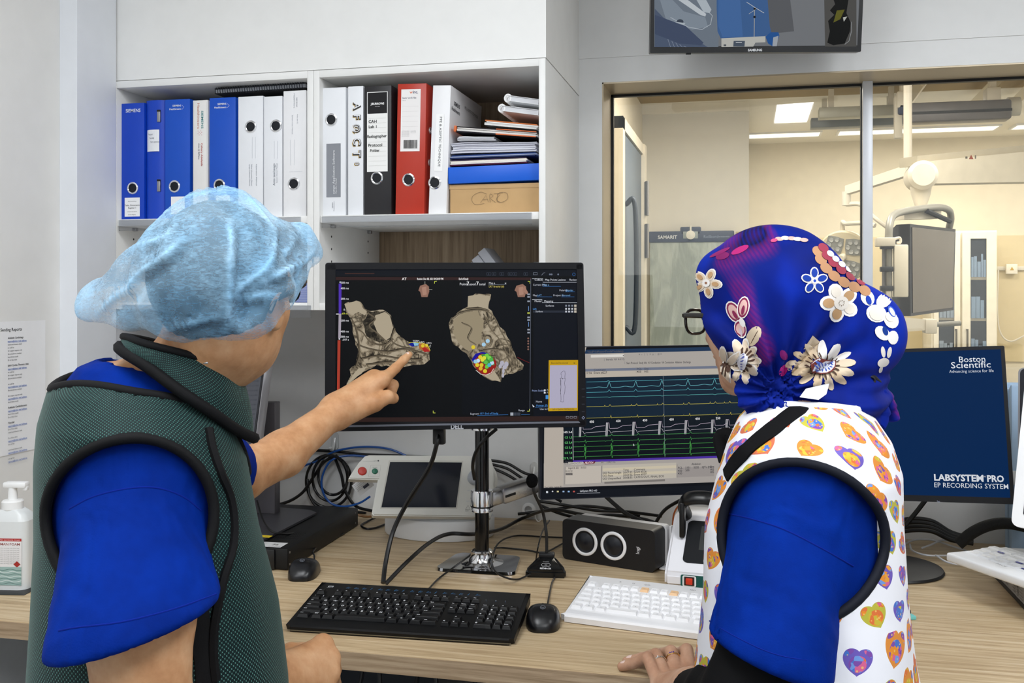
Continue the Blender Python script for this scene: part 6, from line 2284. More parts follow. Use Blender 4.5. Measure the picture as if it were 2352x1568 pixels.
for x in (xa.x - 0.03, xb.x - 0.13):
    br.bx((x - 0.02, -0.05, 0.03), (x + 0.05, 0.05, 0.12), bev=0.006).bx((x + 0.0, -0.03, 0.10), (x + 0.03, 0.03, zt_))
br.bx((xa.x - 0.06, -0.02, -0.13), (xa.x - 0.02, 0.03, 0.10), bev=0.006)
br.obj('bracket', TW, ru)
for k, (u0, v0, u1, v1, dd) in enumerate(((1862, 285, 2068, 280, 6.2), (1880, 262, 2070, 258, 5.9))):
    a_, b_ = C(u0, v0, dd), C(u1, v1, dd)
    cr = thing('ceiling_track', ('lower grey track beam under the theatre ceiling, by the mullion', 'upper pale track beam under the theatre ceiling, by the mullion')[k], 'track', tuple(a_))
    MB().bx((0, -0.05, -0.03), (b_.x - a_.x, 0.05, 0.03), bev=0.004).obj('beam', P(('#7f868c', '#a9a89c')[k], 0.4, 0.1), cr)
    mbk = MB()
    for f_ in (0.15, 0.85):
        mbk.bx(((b_.x - a_.x) * f_ - 0.015, -0.015, 0.02), ((b_.x - a_.x) * f_ + 0.015, 0.015, ZC - a_.z))
    mbk.obj('hanger', TW, cr, 0)
for k, (u, u2) in enumerate(((2085, 2120), (2240, 2290), (2330, 2380))):
    a_, b_ = atZ(u, 235, ZC - 0.05), atZ(u2, 185, ZC - 0.05)
    cr = thing('ceiling_track', 'pale rail crossing the tan theatre ceiling, ' + ('next to the mullion', 'above the grey tube unit', 'at the right picture edge')[k], 'track', (0, 0, 0), group='pale rails across the tan theatre ceiling')
    dv_ = (b_ - a_)
    MB().tube([a_, b_], 0.035, 4, up=(0, 0, 1)).obj('beam', P('#c9bda2', 0.5), cr, 0)

# boom with big joint, yoke and theatre display
D_ = 4.6
bo_ = C(2115, 405, D_)
bm_ = thing('equipment_boom', 'big cream ceiling boom with a round joint behind the right window pane', 'boom', tuple(bo_))
g_ = lambda u, v, d=D_: C(u, v, d) - bo_
e0, e1 = g_(2120, 398), g_(2430, 380, 5.1)
up_ = Vector((0, 0, 1))
def bar(mb, a_, b_, h0, h1, t_):
    ax = (b_ - a_).normalized()
    sd = ax.cross(up_).normalized() * t_
    V = [a_ - sd - up_ * h0, a_ + sd - up_ * h0, a_ + sd + up_ * h0, a_ - sd + up_ * h0, b_ - sd - up_ * h1, b_ + sd - up_ * h1, b_ + sd + up_ * h1, b_ - sd + up_ * h1]
    mb.add(V, [(0, 3, 2, 1), (4, 5, 6, 7), (0, 1, 5, 4), (1, 2, 6, 5), (2, 3, 7, 6), (3, 0, 4, 7)])
mb = MB()
bar(mb, e0, e1, 0.052, 0.085, 0.06)
mb.obj('arm', P('#c9c2b1', 0.45), bm_, 0)
mb = MB()
bar(mb, g_(2086, 372), g_(2430, 340, 5.1), 0.022, 0.03, 0.05)
mb.obj('arm_cover', P('#a9a290', 0.45), bm_, 0)
MB().lathe([(0.0, -0.09), (0.055, -0.09), (0.066, -0.07), (0.066, 0.06), (0.05, 0.075), (0, 0.075)], 32, Matrix.Rotation(PI / 2, 4, 'X')).obj('joint', P('#ddd6c6', 0.4), bm_)
nk = g_(2113, 480)
MB().lathe([(0.024, nk.z), (0.024, -0.14), (0.042, -0.085), (0.05, -0.03), (0.0, -0.03)], 24).obj('neck', P('#ddd6c6', 0.4), bm_)
MB().cyl((e1.x - 0.05, e1.y, 0.0), (e1.x - 0.05, e1.y, ZC - bo_.z), 0.06, n=20).obj('ceiling_column', P('#c9c2b1', 0.45), bm_)
p = Paint(g_(2222, 366) + Vector((0, -0.07, 0)), (1, 0.3, 0), (0, 0, 1), 1, lift=0.002)
p.poly([(-0.010, -0.008), (0.012, -0.008), (0.001, 0.012)], '#7a3a2c')
p.rect(-0.026, -0.006, -0.016, 0.004, '#55504a')
p.rect(0.018, -0.006, 0.024, 0.010, '#55504a')
p.obj('warning_marks', bm_)

ds_ = thing('theatre_display', 'large dark theatre display hanging from a curved grey yoke', 'display', tuple(C(2130, 620, 4.5)))
oo = C(2130, 620, 4.5)
h_ = lambda u, v, d=4.5: C(u, v, d) - oo
A, B_, C_, D4 = h_(2090, 514, 4.36), h_(2195, 526, 4.72), h_(2190, 712, 4.72), h_(2092, 726, 4.36)
nrm = (B_ - A).cross(D4 - A).normalized()
if nrm.dot(oo - O3) > 0:
    nrm = -nrm
def slab(mb, q, n_, t0, t1):
    V = [p_ + n_ * t0 for p_ in q] + [p_ + n_ * t1 for p_ in q]
    mb.add(V, [(0, 1, 2, 3), (7, 6, 5, 4), (0, 4, 5, 1), (1, 5, 6, 2), (2, 6, 7, 3), (3, 7, 4, 0)])
mb = MB()
slab(mb, [A, B_, C_, D4], nrm, 0, -0.05)
mb.obj('frame', P('#2b2f38', 0.4, 0, 0.4, 0.02), ds_, 0)
mb = MB()
ce = (A + B_ + C_ + D4) / 4
slab(mb, [ce + (q_ - ce) * 0.93 for q_ in (A, B_, C_, D4)], nrm, 0.001, 0.003)
mb.obj('screen', P('#5d564e', 0.12, 0, 0.6, 0.03), ds_, 0)
mb = MB()
slab(mb, [h_(2064, 540, 4.45), A, D4, h_(2056, 690, 4.45)], nrm, -0.005, -0.06)
mb.obj('side_housing', P('#3a3e46', 0.45), ds_, 0)
yk = MB().tube(spline([h_(2041, 560, 4.3), h_(2043, 520, 4.3), h_(2052, 495, 4.35), h_(2085, 484, 4.45), h_(2150, 476, 4.55), h_(2178, 482, 4.62), h_(2184, 500, 4.66), h_(2180, 524, 4.70)], 6), 0.016, 12)
yk.obj('yoke', P('#9a9a94', 0.4, 0.2), ds_)
MB().tube([h_(2128, 484, 4.5), h_(2182, 508, 4.6)], 0.012, 8).obj('yoke_strap', TD, ds_)
mb = MB()
bar(mb, h_(2065, 492, 4.5), h_(2150, 490, 4.6), 0.025, 0.025, 0.03)
mb.cyl(h_(2113, 490, 4.56), h_(2113, 482, 4.58), 0.025, n=14)
mb.obj('yoke_plate', TW, ds_)

po = thing('equipment_pole', 'grey upright pole with white box and clamps, left of the theatre display', 'pole', tuple(C(2040, 600, 4.25)))
oo2 = C(2040, 600, 4.25)
k_ = lambda u, v, d=4.25: C(u, v, d) - oo2
MB().cyl(k_(2041, 545), k_(2041, 900), 0.014, n=14).obj('post', P('#8b8b86', 0.4, 0.4), po)
MB().cyl(k_(2029, 560), k_(2029, 900), 0.006, n=10).obj('rod', P('#77777a', 0.4, 0.4), po)
MB().bx(tuple(k_(2052, 682) + Vector((0, -0.02, 0))), tuple(k_(2084, 562) + Vector((0, 0.05, 0))), bev=0.006).obj('white_box', P('#e3ddcd', 0.45), po)
mb = MB()
for v in (566, 618, 662):
    q_ = k_(2036, v)
    mb.box(tuple(q_), (0.05, 0.05, 0.022), bev=0.004)
mb.obj('clamp', TD, po)
mb = MB().bx(tuple(k_(2012, 566) + Vector((0, -0.02, 0))), tuple(k_(2054, 546) + Vector((0, 0.03, 0))), bev=0.004)
mb.tube(spline([k_(2050, 550), k_(2066, 546), k_(2068, 556), k_(2060, 558)]), 0.006, 8)
mb.obj('bracket', TW, po)
MB().bx(tuple(k_(2034, 682) + Vector((0, -0.02, 0))), tuple(k_(2046, 660) + Vector((0, 0.02, 0))), bev=0.004).obj('small_box', TW, po)
mb = MB()
bar(mb, k_(2060, 745), k_(2140, 745), 0.032, 0.02, 0.03)
mb.bx(tuple(k_(2122, 765) + Vector((0, -0.04, 0))), tuple(k_(2148, 732) + Vector((0, 0.04, 0))), bev=0.005)
mb.obj('side_arm', TW, po)
MB().cyl(k_(2146, 745), k_(2206, 742), 0.011, n=12).obj('handle', P('#8a8a84', 0.4), po)
MB().lathe([(0.25, -1.434 + CAM_Z - oo2.z + 0.002), (0.25, -oo2.z + 0.05), (0.02, -oo2.z + 0.09), (0, -oo2.z + 0.09)], 24).cyl((0, 0, -oo2.z + 0.05), k_(2041, 890), 0.014, n=12).obj('floor_foot', TG, po)

# operating lamp
lh = C(1938, 588, 5.2)
lp = thing('operating_lamp', 'round cream operating lamp with clustered lenses beside the mullion', 'lamp', tuple(lh))
n_ = Vector((-0.35, -0.9, -0.25)).normalized()
ux = Vector((0.93, -0.36, 0)).normalized()
uy = n_.cross(ux) * -1
ux = uy.cross(n_)
Ml = Matrix(((*ux, 0), (*uy, 0), (*n_, 0), (0, 0, 0, 1))).transposed()
R = 60 / FPX * 5.2
MB().lathe([(0.0, -0.06), (R * 0.6, -0.055), (R * 0.97, -0.03), (R, 0.0), (R * 0.95, 0.012), (0, 0.012)], 40, Ml).obj('lamp_head', P('#dcd0b2', 0.45), lp)
for i in range(4):
    a = math.radians(90 + 72 * i - 36) if i < 5 else 0
    a = math.radians((120, 20, -60, -140)[i])
    cx__, cy__ = R * 0.56 * math.cos(a), R * 0.56 * math.sin(a)
    tri = [(cx__ + R * 0.36 * math.cos(a + t_) * (1.15 if k % 2 == 0 else 0.9), cy__ + R * 0.36 * math.sin(a + t_) * (1.15 if k % 2 == 0 else 0.9)) for k, t_ in enumerate([PI * 2 * j / 8 for j in range(8)])]
    o_ = MB().prism(tri, 0.012, 0.016, Ml).obj('lens_panel', P('#8d8f8c', 0.35), lp, 0)
    mb = MB()
    for j in range(6):
        t_ = 2 * PI * j / 6
        mb.lathe([(R * 0.085, 0.016), (R * 0.08, 0.02), (R * 0.045, 0.018), (0, 0.019)], 12, Ml @ Matrix.Translation((cx__ + R * 0.21 * math.cos(t_), cy__ + R * 0.21 * math.sin(t_), 0)))
    mb.obj('lens', P('#c3c6c6', 0.15, 0.3, 0.6), o_)
mb = MB().cyl(Ml @ Vector((0, 0, 0.012)), Ml @ Vector((0, 0, 0.06)), 0.018, n=14)
mb.obj('centre_grip', P('#efe6cf', 0.4), lp)
j_ = lambda u, v, d: C(u, v, d) - lh
MB().tube(spline([Ml @ Vector((0, R * 0.9, -0.03)), j_(1935, 520, 5.2), j_(1945, 514, 5.15), j_(1985, 512, 5.0), j_(2010, 518, 4.95)], 6), 0.012, 10).obj('hanger_tube', TW, lp)
MB().tube(spline([j_(2050, 530, 4.95), j_(2010, 500, 5.0), j_(1978, 470, 5.1), j_(1944, 469, 5.15)], 6), 0.012, 10).cyl(j_(1944, 472, 5.15), j_(1944, 440, 5.15), 0.022, n=12).obj('link_arm', TW, lp)
mb = MB()
bar(mb, j_(1946, 437, 5.15), j_(2085, 392, 4.9), 0.022, 0.026, 0.022)
mb.cyl(j_(2085, 392, 4.9), j_(2085, 392, 4.9) + Vector((0, 0, ZC - j_(2085, 392, 4.9).z - lh.z + 0.001)), 0.02, n=14)
mb.obj('spring_arm', TW, lp, 0)

# glass-door cabinet, wall services
def gcab(label, u0, u1, u2, u3):
    y0 = YB - 0.42
    a_, b_ = atY(u0, 530, y0), atY(u1, 530, y0)
    o = thing('glass_cabinet', label, 'cabinet', (a_.x, y0, 0))
    W = b_.x - a_.x
    Ht = a_.z
    MB().bx((0, 0.02, 0), (W, 0.41, Ht), bev=0.004).obj('carcass', P('#e6dec9', 0.5), o)
    n_d = len(u2)
    for i, (p0, p1) in enumerate(u2):
        xa_, xb_ = atY(p0, 530, y0).x - a_.x, atY(p1, 530, y0).x - a_.x
        g0_, g1_ = atY(u3[i][0], 530, y0).x - a_.x, atY(u3[i][1], 530, y0).x - a_.x
        zt_ = atY(u3[i][0], 548, y0).z
        mb = MB().bx((xa_, -0.004, 0.06), (g0_, 0.02, Ht - 0.015)).bx((g1_, -0.004, 0.06), (xb_, 0.02, Ht - 0.015)).bx((g0_, -0.004, zt_), (g1_, 0.02, Ht - 0.015)).bx((g0_, -0.004, 0.06), (g1_, 0.02, 0.45))
        d_ = mb.obj('door', P('#ebe4d2', 0.45), o, 0)
        MB().bx((g0_, 0.006, 0.45), (g1_, 0.012, zt_)).obj('glass', P('#3a414a', 0.08, 0, 0.6), d_, 0)
        rr = random.Random(i + 2)
        mb = MB()
        for z in (zt_ - 0.30, zt_ - 0.60, zt_ - 0.9):
            mb.bx((g0_, 0.0045, z), (g1_, 0.0059, z + 0.02))
        mb.obj('shelf_edge', P('#8d8a80', 0.5), d_, 0)
        mb = MB()
        for z, hh in ((zt_ - 0.28, 0.18), (zt_ - 0.58, 0.2), (zt_ - 0.88, 0.16)):
            x = g0_ + 0.006
            while x < g1_ - 0.02:
                w_ = rr.uniform(0.012, 0.03)
                mb.bx((x, 0.003, z), (min(x + w_, g1_), 0.0058, z + hh * rr.uniform(0.6, 1)))
                x += w_ + 0.003
        mb.obj('stock', P(('#8d9aa8', '#7f93a8')[i % 2], 0.6), d_, 0)
        s_ = xb_ - 0.03 if i == 0 and n_d > 1 else xa_ + 0.03
        MB().cyl((s_, -0.03, 1.02), (s_, -0.03, 1.16), 0.007, n=10).bx((s_ - .005, -0.03, 1.02), (s_ + .005, 0, 1.03)).bx((s_ - .005, -0.03, 1.15), (s_ + .005, 0, 1.16)).obj('handle', P('#6a665e', 0.4, 0.5), d_)
    return o


gcab('cream theatre cabinet with two narrow glass doors, behind the blue monitor', 2140, 2292, ((2145, 2205), (2210, 2288)), ((2156, 2192), (2229, 2266)))
ws = thing('wall_service_rail', 'cream service rail with sockets on the theatre wall at the right', 'service rail', tuple(atY(2290, 617, YB - 0.03)))
w0 = atY(2290, 617, YB - 0.03)
MB().bx((0, 0, -0.012), (0.45, 0.025, 0.018), bev=0.002).obj('rail', TW, ws)
x_ = atY(2322, 617, YB - 0.03).x - w0.x
MB().bx((x_ - 0.04, -0.03, -0.04), (x_ + 0.04, 0.0, 0.035), bev=0.004).obj('socket', P('#efe9da', 0.5), ws)
p = Paint((x_, -0.0302, 0), (1, 0, 0), (0, 0, 1), 1, lift=0.001)
p.poly([(-0.014, -0.012), (0.014, -0.012), (0, 0.014)], '#c9a54c')
p.obj('warning_mark', ws)
MB().tube(spline([(x_ - 0.09, -0.01, -0.01), (x_ - 0.10, -0.02, -0.3), (x_ - 0.08, -0.02, -0.48), (x_ - 0.01, -0.02, -0.55), (x_ + 0.10, -0.02, -0.5)]), 0.006, 8).obj('hose', TW, ws)

# pale blue drape bundle on the sill side, behind the blue monitor
bd = thing('drape_pack', 'pale blue folded drape pack standing behind the blue monitor', 'drape pack', (0.628, 2.67, DESK))
mb = MB()
for i in range(4):
    mb.bx((0.0 + 0.003 * (i % 2), 0.02 * i, 0.001), (0.2, 0.02 * i + 0.0185, 0.425 - 0.006 * (i % 3)), bev=0.006)
mb.obj('folds', P('#a9c4e0', 0.7), bd)
MB().bx((-0.002, -0.002, 0.18), (0.202, 0.082, 0.215), bev=0.002).obj('paper_band', P('#e8edf2', 0.6), bd)

# ================================================================== cables, hooks
CABN = [0]


def cable(label, pts, r=0.0035, mat=None, n=8, name='cable', plug=None, group=None):
    P_ = spline([Vector(q) for q in pts], 8)
    org = Vector(P_[0])
    o = MB().tube([q - org for q in P_], r, n).obj(name, mat or RUBBER)
    o.location = org
    tag(o, label, 'cable', group)
    return o


def dz(u, v, h=0.004): return atZ(u, v, DESK + h)
def wy(u, v, g=0.012): return atY(u, v, YW - g)


c_ = cable('thick black video cable hanging from the big monitor to behind the keyboard', [C(1008, 995, 2.19), C(1003, 1020, 2.18), C(985, 1075, 2.20), C(935, 1155, 2.24), C(903, 1220, 2.24), C(886, 1290, 2.20), C(880, 1338, 2.16)], 0.0052)
MB().bx((-0.013, -0.006, -0.024), (0.013, 0.012, 0.010), bev=0.003).obj('plug', P('#141518', 0.4), c_)
cable('thick black cable looping from behind the keyboard past the chrome pole', [dz(886, 1340, .006), C(935, 1290, 2.26), C(985, 1247, 2.36), C(1030, 1226, 2.43), C(1090, 1226, 2.47), dz(1150, 1215, .02), dz(1200, 1190, .02), C(1262, 1170, 2.62), C(1330, 1180, 2.6), dz(1420, 1200, 0.03)], 0.0048)
cable('thin keyboard lead running back from the black keyboard', [dz(985, 1352, .012), dz(1008, 1328), dz(1040, 1304, .016), dz(1078, 1276, .018), dz(1090, 1262, .020)], 0.0022)
cable('thin black lead curving round the foot of the chrome pole to the microphone', [dz(1218, 1318, .01), dz(1190, 1330), dz(1165, 1327, .016), dz(1138, 1312, .020), dz(1130, 1284, .022), dz(1146, 1246, .016), dz(1185, 1230), dz(1240, 1232), dz(1292, 1234)], 0.0022)
cable('thin black lead running level behind the microphone', [dz(1136, 1258, .012), dz(1160, 1258), dz(1210, 1263), dz(1250, 1268), dz(1292, 1248)], 0.0022)
cable('thin lead rising from the microphone base towards the gooseneck', [dz(1230, 1292, .006), C(1236, 1255, 2.36), C(1246, 1220, 2.42), C(1262, 1195, 2.5)], 0.0018)
cable('mouse lead going back from the mouse by the keyboard', [dz(1258, 1388, .012), dz(1262, 1365), dz(1268, 1338), dz(1276, 1322), dz(1282, 1305), dz(1286, 1296)], 0.0020)
cable('mouse lead going back from the mouse by the rack unit', [dz(721, 1288, .012), C(722, 1276, 2.40), C(719, 1266, 2.43), dz(735, 1252, .004), dz(790, 1225, .004)], 0.0020)
cable('black lead hanging over the grey monitor column', [C(590, 1150, 2.55), C(602, 1190, 2.5), C(622, 1218, 2.45), C(652, 1226, 2.46), C(690, 1222, 2.55)], 0.0030)
cable('black cable sweeping from behind the man up to the coiled cables', [wy(560, 1160, .05), wy(640, 1158, .06), wy(690, 1135, .05), wy(720, 1095, .03), wy(745, 1060, .03), wy(775, 1046, .025)], 0.0045)
cable('black cable stretched level across the wall above the white console', [wy(700, 1033), wy(770, 1036), wy(830, 1043), wy(900, 1046), wy(1000, 1050), wy(1100, 1055)], 0.0045)
BLUC = P('#1a56a8', 0.35, 0, 0.5, 0.02)
cable('blue network cable arching along the wall behind the white console', [wy(590, 1120), wy(640, 1100), wy(690, 1073, .02), wy(735, 1056, .03), wy(770, 1036, .02), wy(830, 1026), wy(890, 1030), wy(935, 1047), wy(970, 1060)], 0.0032, BLUC)
cable('blue network cable looping down through the black coil', [wy(860, 1050, .02), wy(800, 1046, .03), wy(760, 1058, .045), wy(740, 1095, .05), wy(742, 1130, .05), wy(760, 1155, .05), wy(790, 1163, .05), wy(825, 1155, .05), wy(850, 1140, .05)], 0.0032, BLUC)
def loop(u, v, ru_, rv, g, a0, a1, n=14, tw=0.0):
    return [wy(u + ru_ * math.cos(math.radians(a0 + (a1 - a0) * i / n)) + tw * i, v + rv * math.sin(math.radians(a0 + (a1 - a0) * i / n)), g + 0.004 * (i % 3)) for i in range(n + 1)]


cable('outer loop of the black cable coil hung on the clear hook', loop(755, 1105, 52, 60, .020, -80, 300), 0.0042)
cable('middle loop of the black cable coil hung on the clear hook', loop(758, 1098, 40, 52, .030, -95, 290), 0.0042)
cable('inner loop of the black cable coil hung on the clear hook', loop(765, 1092, 34, 44, .038, -70, 310), 0.0042)
cable('black cable dropping out of the coil to the desk back edge', [wy(768, 1048, .03), wy(784, 1090, .04), wy(792, 1125, .04), wy(815, 1160, .04), wy(850, 1172, .05), wy(900, 1180, .05)], 0.0045)
cable('black cable dropping from the coil behind the rack unit', [wy(706, 1100, .03), wy(712, 1140, .04), wy(735, 1168, .04), wy(780, 1172, .04), wy(840, 1178, .05)], 0.0042)
cable('black cable lying along the desk back edge left of the console', [wy(660, 1172, .06), wy(720, 1170, .05), wy(790, 1178, .05), wy(860, 1186, .045), wy(920, 1190, .04)], 0.0045)
cable('small cable loop on the desk between rack unit and console', [dz(870, 1185, .012), dz(846, 1196), dz(830, 1206), dz(842, 1214), dz(862, 1212), dz(884, 1204)], 0.0030)
cable('brown cable crossing the desk left of the console foot', [dz(812, 1180, .02), dz(840, 1186, .012), dz(866, 1184, .01), dz(895, 1180, .01)], 0.0035, P('#8a6238', 0.4))
for k, (v0, v1, v2) in enumerate(((1056, 1072, 1100), (1064, 1084, 1118), (1070, 1098, 1130))):
    cable(('upper', 'middle', 'lower')[k] + ' of three black cables slanting right from the pole to the microphone head', [wy(1120, v0, .03), wy(1165, v1 - 8, .04), wy(1205, (v1 + v2) / 2, .05), wy(1250, v2, .05), wy(1290, v2 + 22, .05)], 0.0042)
for k, pts in enumerate(([(1235, 1150, .1), (1300, 1160, .12), (1370, 1172, .12), (1440, 1175, .12), (1520, 1185, .1)],
                         [(1240, 1160, .1), (1290, 1180, .1), (1350, 1192, .08), (1420, 1190, .08), (1500, 1205, .08)],
                         [(1190, 1180, .1), (1260, 1172, .1), (1330, 1162, .1), (1400, 1168, .1), (1470, 1185, .1)],
                         [(1320, 1190, .06), (1400, 1182, .06), (1480, 1192, .06), (1530, 1210, .08)])):
    cable(('first', 'second', 'third', 'fourth')[k] + ' black cable from the back in the tangle behind the twin speaker', [wy(*q) for q in pts], 0.0042)
cable('thick black power cable with ferrite running down right behind the speaker', [wy(1392, 1140, .2), wy(1412, 1158, .22), wy(1440, 1180, .24), wy(1490, 1205, .26), wy(1535, 1228, .28)], 0.0055)
cable('black cable curving up behind the white unit to the tracing monitor', [wy(1500, 1215, .2), wy(1512, 1190, .2), wy(1530, 1168, .2), wy(1560, 1150, .2), wy(1585, 1140, .2)], 0.0045)
cable('orange lead rising behind the white unit', [wy(1545, 1205, .26), wy(1548, 1180, .26), wy(1560, 1160, .25), wy(1585, 1146, .25)], 0.0022, P('#d9702c', 0.4))
cable('black cable curling round the chrome pole below the big monitor', [C(1140, 985, 2.31), C(1112, 1010, 2.29), C(1092, 1040, 2.30), C(1086, 1070, 2.31), C(1090, 1100, 2.34)], 0.0042)
SILV = P('#c9cace', 0.35, 0.1, 0.5, 0.01)
for k, pts in enumerate(([(2072, 1252), (2100, 1240), (2140, 1240), (2190, 1255), (2230, 1268)], [(2090, 1250), (2096, 1264), (2130, 1275), (2180, 1276), (2230, 1282)], [(2118, 1258), (2140, 1250), (2165, 1240), (2195, 1243)], [(2150, 1275), (2180, 1292), (2240, 1300), (2300, 1304)])):
    cable(('white lead arching over the round monitor foot', 'white lead lying beside the round monitor foot', 'short crossing white lead behind the keypad unit', 'grey lead running under the keypad unit')[k], [dz(u, v, .012 + .004 * k) for u, v in pts], 0.0024, SILV)
for k in range(4):
    cable(('lowest', 'second lowest', 'third lowest', 'top')[k] + ' black cable in the bundle behind the round monitor foot', [wy(2040, 1230 - 9 * k, .15 - .03 * k), wy(2090, 1218 - 9 * k, .14 - .03 * k), wy(2140, 1220 - 8 * k, .135 - .03 * k), wy(2185, 1240 - 6 * k, .13 - .03 * k), wy(2235, 1248 - 4 * k, .13 - .03 * k)], 0.0055)
cable('black brace cable slanting down behind the blue monitor', [wy(2128, 1145, .1), wy(2105, 1175, .11), wy(2080, 1205, .12)], 0.006)
BRAID = Mat('braided_sleeve', '#101010', 0.7)
BRAID.bump(BRAID.noise(BRAID.coord(), 700, 1), 0.8, 0.002)
cable('thick braided black hose arching behind the keypad unit', [wy(2200, 1250, .195), wy(2235, 1222, .195), wy(2275, 1205, .195), wy(2320, 1202, .195), wy(2380, 1215, .195)], 0.014, BRAID.m, 14, name='braided_hose')


def hook(label, u, v, s=1.0, mat=None, ring=False):
    b = wy(u, v, 0.0)
    o = thing('wall_hook', label, 'hook', tuple(b))
    m = mat or P('#e6e6e3', 0.3, 0, 0.5, 0.01)
    MB().prism([(x * s, y * s * 1.0) for x, y in rrect(0.021, 0.048, 0.0104)], 0.0005, 0.005, Matrix.Rotation(PI / 2, 4, 'X')).obj('base_plate', m, o, 40)
    MB().tube(spline([(0, -0.004, 0.008 * s), (0, -0.012, -0.008 * s), (0, -0.022 * s, -0.022 * s), (0, -0.034 * s, -0.014 * s)]), 0.0035, 10, flat=1.6).obj('hook_tongue', m, o)
    return o


hook('clear hook on the wall holding the black cable coil', 770, 1012, 1.1, P('#d9dcdd', 0.15, 0, 0.6, 0.01))
hook('white hook on the wall behind the microphone', 1228, 1078, 0.95)
cp = thing('cable_clip', 'round white cable clip with hanging oval ring at the back of the desk', 'cable clip', tuple(dz(1214, 1196, 0.0)))
MB().lathe([(0.0, 0.0), (0.020, 0.0), (0.020, 0.022), (0.017, 0.026), (0.011, 0.026), (0.011, 0.010), (0.0, 0.010)], 28, Matrix.Translation((0, 0.02, 0.026)) @ Matrix.Rotation(PI / 2.4, 4, 'X')).obj('clip_body', WHITE, cp)
MB().tube([(0.030 + 0.0085 * math.cos(t_), -0.006, 0.016 + 0.0145 * math.sin(t_)) for t_ in [2 * PI * k / 16 for k in range(16)]], 0.0014, 8, closed=True).obj('oval_ring', WHITE, cp)

# below the desk: computer, cable tangle
pc = thing('computer_tower', 'pale grey computer tower under the desk behind hanging cables', 'computer', (-0.78, 2.12, 0.0))
MB().bx((0, 0, 0.01), (0.2, 0.42, 0.44), bev=0.006).obj('case', P('#b4bac4', 0.4), pc)
MB().bx((0.01, -0.004, 0.03), (0.19, 0.0, 0.43), bev=0.002).obj('front_panel', P('#8d95a2', 0.4), pc)
MB().bx((0.03, -0.006, 0.36), (0.17, -0.003, 0.39)).obj('drive_slot', BLACK, pc, 0)
UC_ = ('at the far left by the man\'s hand', 'just left of the computer tower', 'over the left half of the tower', 'over the middle of the tower', 'over the right half of the tower', 'just right of the computer tower', 'rightmost, far right of the tower')
for k in range(7):
    x = -1.0 + 0.13 * k
    cable('black cable sagging under the desk, ' + UC_[k], [(x, 2.0 - 0.03 * k, 0.74), (x + 0.03, 1.96 - 0.03 * k, 0.55), (x + 0.10, 1.95 - 0.03 * k, 0.40), (x + 0.18, 1.98 - 0.03 * k, 0.52), (x + 0.22, 2.02 - 0.03 * k, 0.74)], 0.0045, group='cables hanging under the desk')
# ================================================================== the two people
def cdir(ang):
    """horizontal direction, ang degrees from the view axis towards the picture's right"""
    a = math.radians(ang)
    return FW * math.cos(a) + RT * math.sin(a)


def npv(v): return np.array([v.x, v.y, v.z])


class Loft:
    """upright body trunk: elliptical sections stacked along z, f forward, l to the person's left"""

    def __init__(s, base, f, levels, e=2.35):
        s.o = np.array([base.x, base.y, 0.0])
        s.f = npv(f)
        s.l = np.array([-f.y, f.x, 0.0])
        L = sorted(levels)
        s.z = [q[0] for q in L]
        s.c = [q[1] for q in L]
        s.a = [q[2] for q in L]
        s.b = [q[3] for q in L]
        s.e = e

    def loc(s, p):
        q = p - s.o
        return q @ s.f, q @ s.l, p[:, 2]

    def world(s, x, y, z): return s.o + s.f * x + s.l * y + np.array([0, 0, 1.0]) * z

    def d(s, p, off=0.0):
        x, y, z = s.loc(p)
        zz = np.clip(z, s.z[0], s.z[-1])
        c, a, b = np.interp(zz, s.z, s.c), np.interp(zz, s.z, s.a), np.interp(zz, s.z, s.b)
        r = ((np.abs((x - c) / a)) ** s.e + (np.abs(y / b)) ** s.e) ** (1 / s.e)
        dd = (r - 1) * np.minimum(a, b) * 0.9
        dz_ = np.maximum(z - s.z[-1], s.z[0] - z)
        return np.maximum(dd, dz_) - off

    def side(s, x, z, sgn, off, far=0.34):
        """outermost y on the side sgn at (x, z)"""
        t = np.linspace(far, 0.0, 240)
        pts = np.array([s.world(x, sgn * q, z) for q in t])
        dd = s.d(pts, off)
        i = np.argmax(dd < 0)
        return sgn * t[i] if dd[i] < 0 else None

    def top(s, x, y, off, z1=1.5, z0=0.9):
        t = np.linspace(z1, z0, 500)
        pts = np.array([s.world(x, y, q) for q in t])
        dd = s.d(pts, off)
        i = np.argmax(dd < 0)
        return t[i] if dd[i] < 0 else None

    def pattern(s, V, R=0.17, zs=1.05):
        x, y, z = s.loc(V)
        c = np.interp(np.clip(z, s.z[0], s.z[-1]), s.z, s.c)
        ang = np.arctan2(x - c, np.abs(y) + 1e-6)
        w_ = np.clip((z - zs) / 0.26, 0, 1)
        b0 = max(s.b[:-3]) * 0.97
        return np.stack([ang * R, z + 0.9 * w_ * np.maximum(b0 - np.abs(y), 0), np.zeros(len(z))], 1)


def head_frame(f, pitch):
    """matrix rows: forward, left, up of a head turned to f, chin up by pitch degrees"""
    l = Vector((-f.y, f.x, 0))
    a = math.radians(pitch)
    fw_ = f * math.cos(a) + Vector((0, 0, 1)) * math.sin(a)
    up = l.cross(fw_) * -1
    up = fw_.cross(l)
    return np.array([npv(fw_), npv(l), npv(up)])


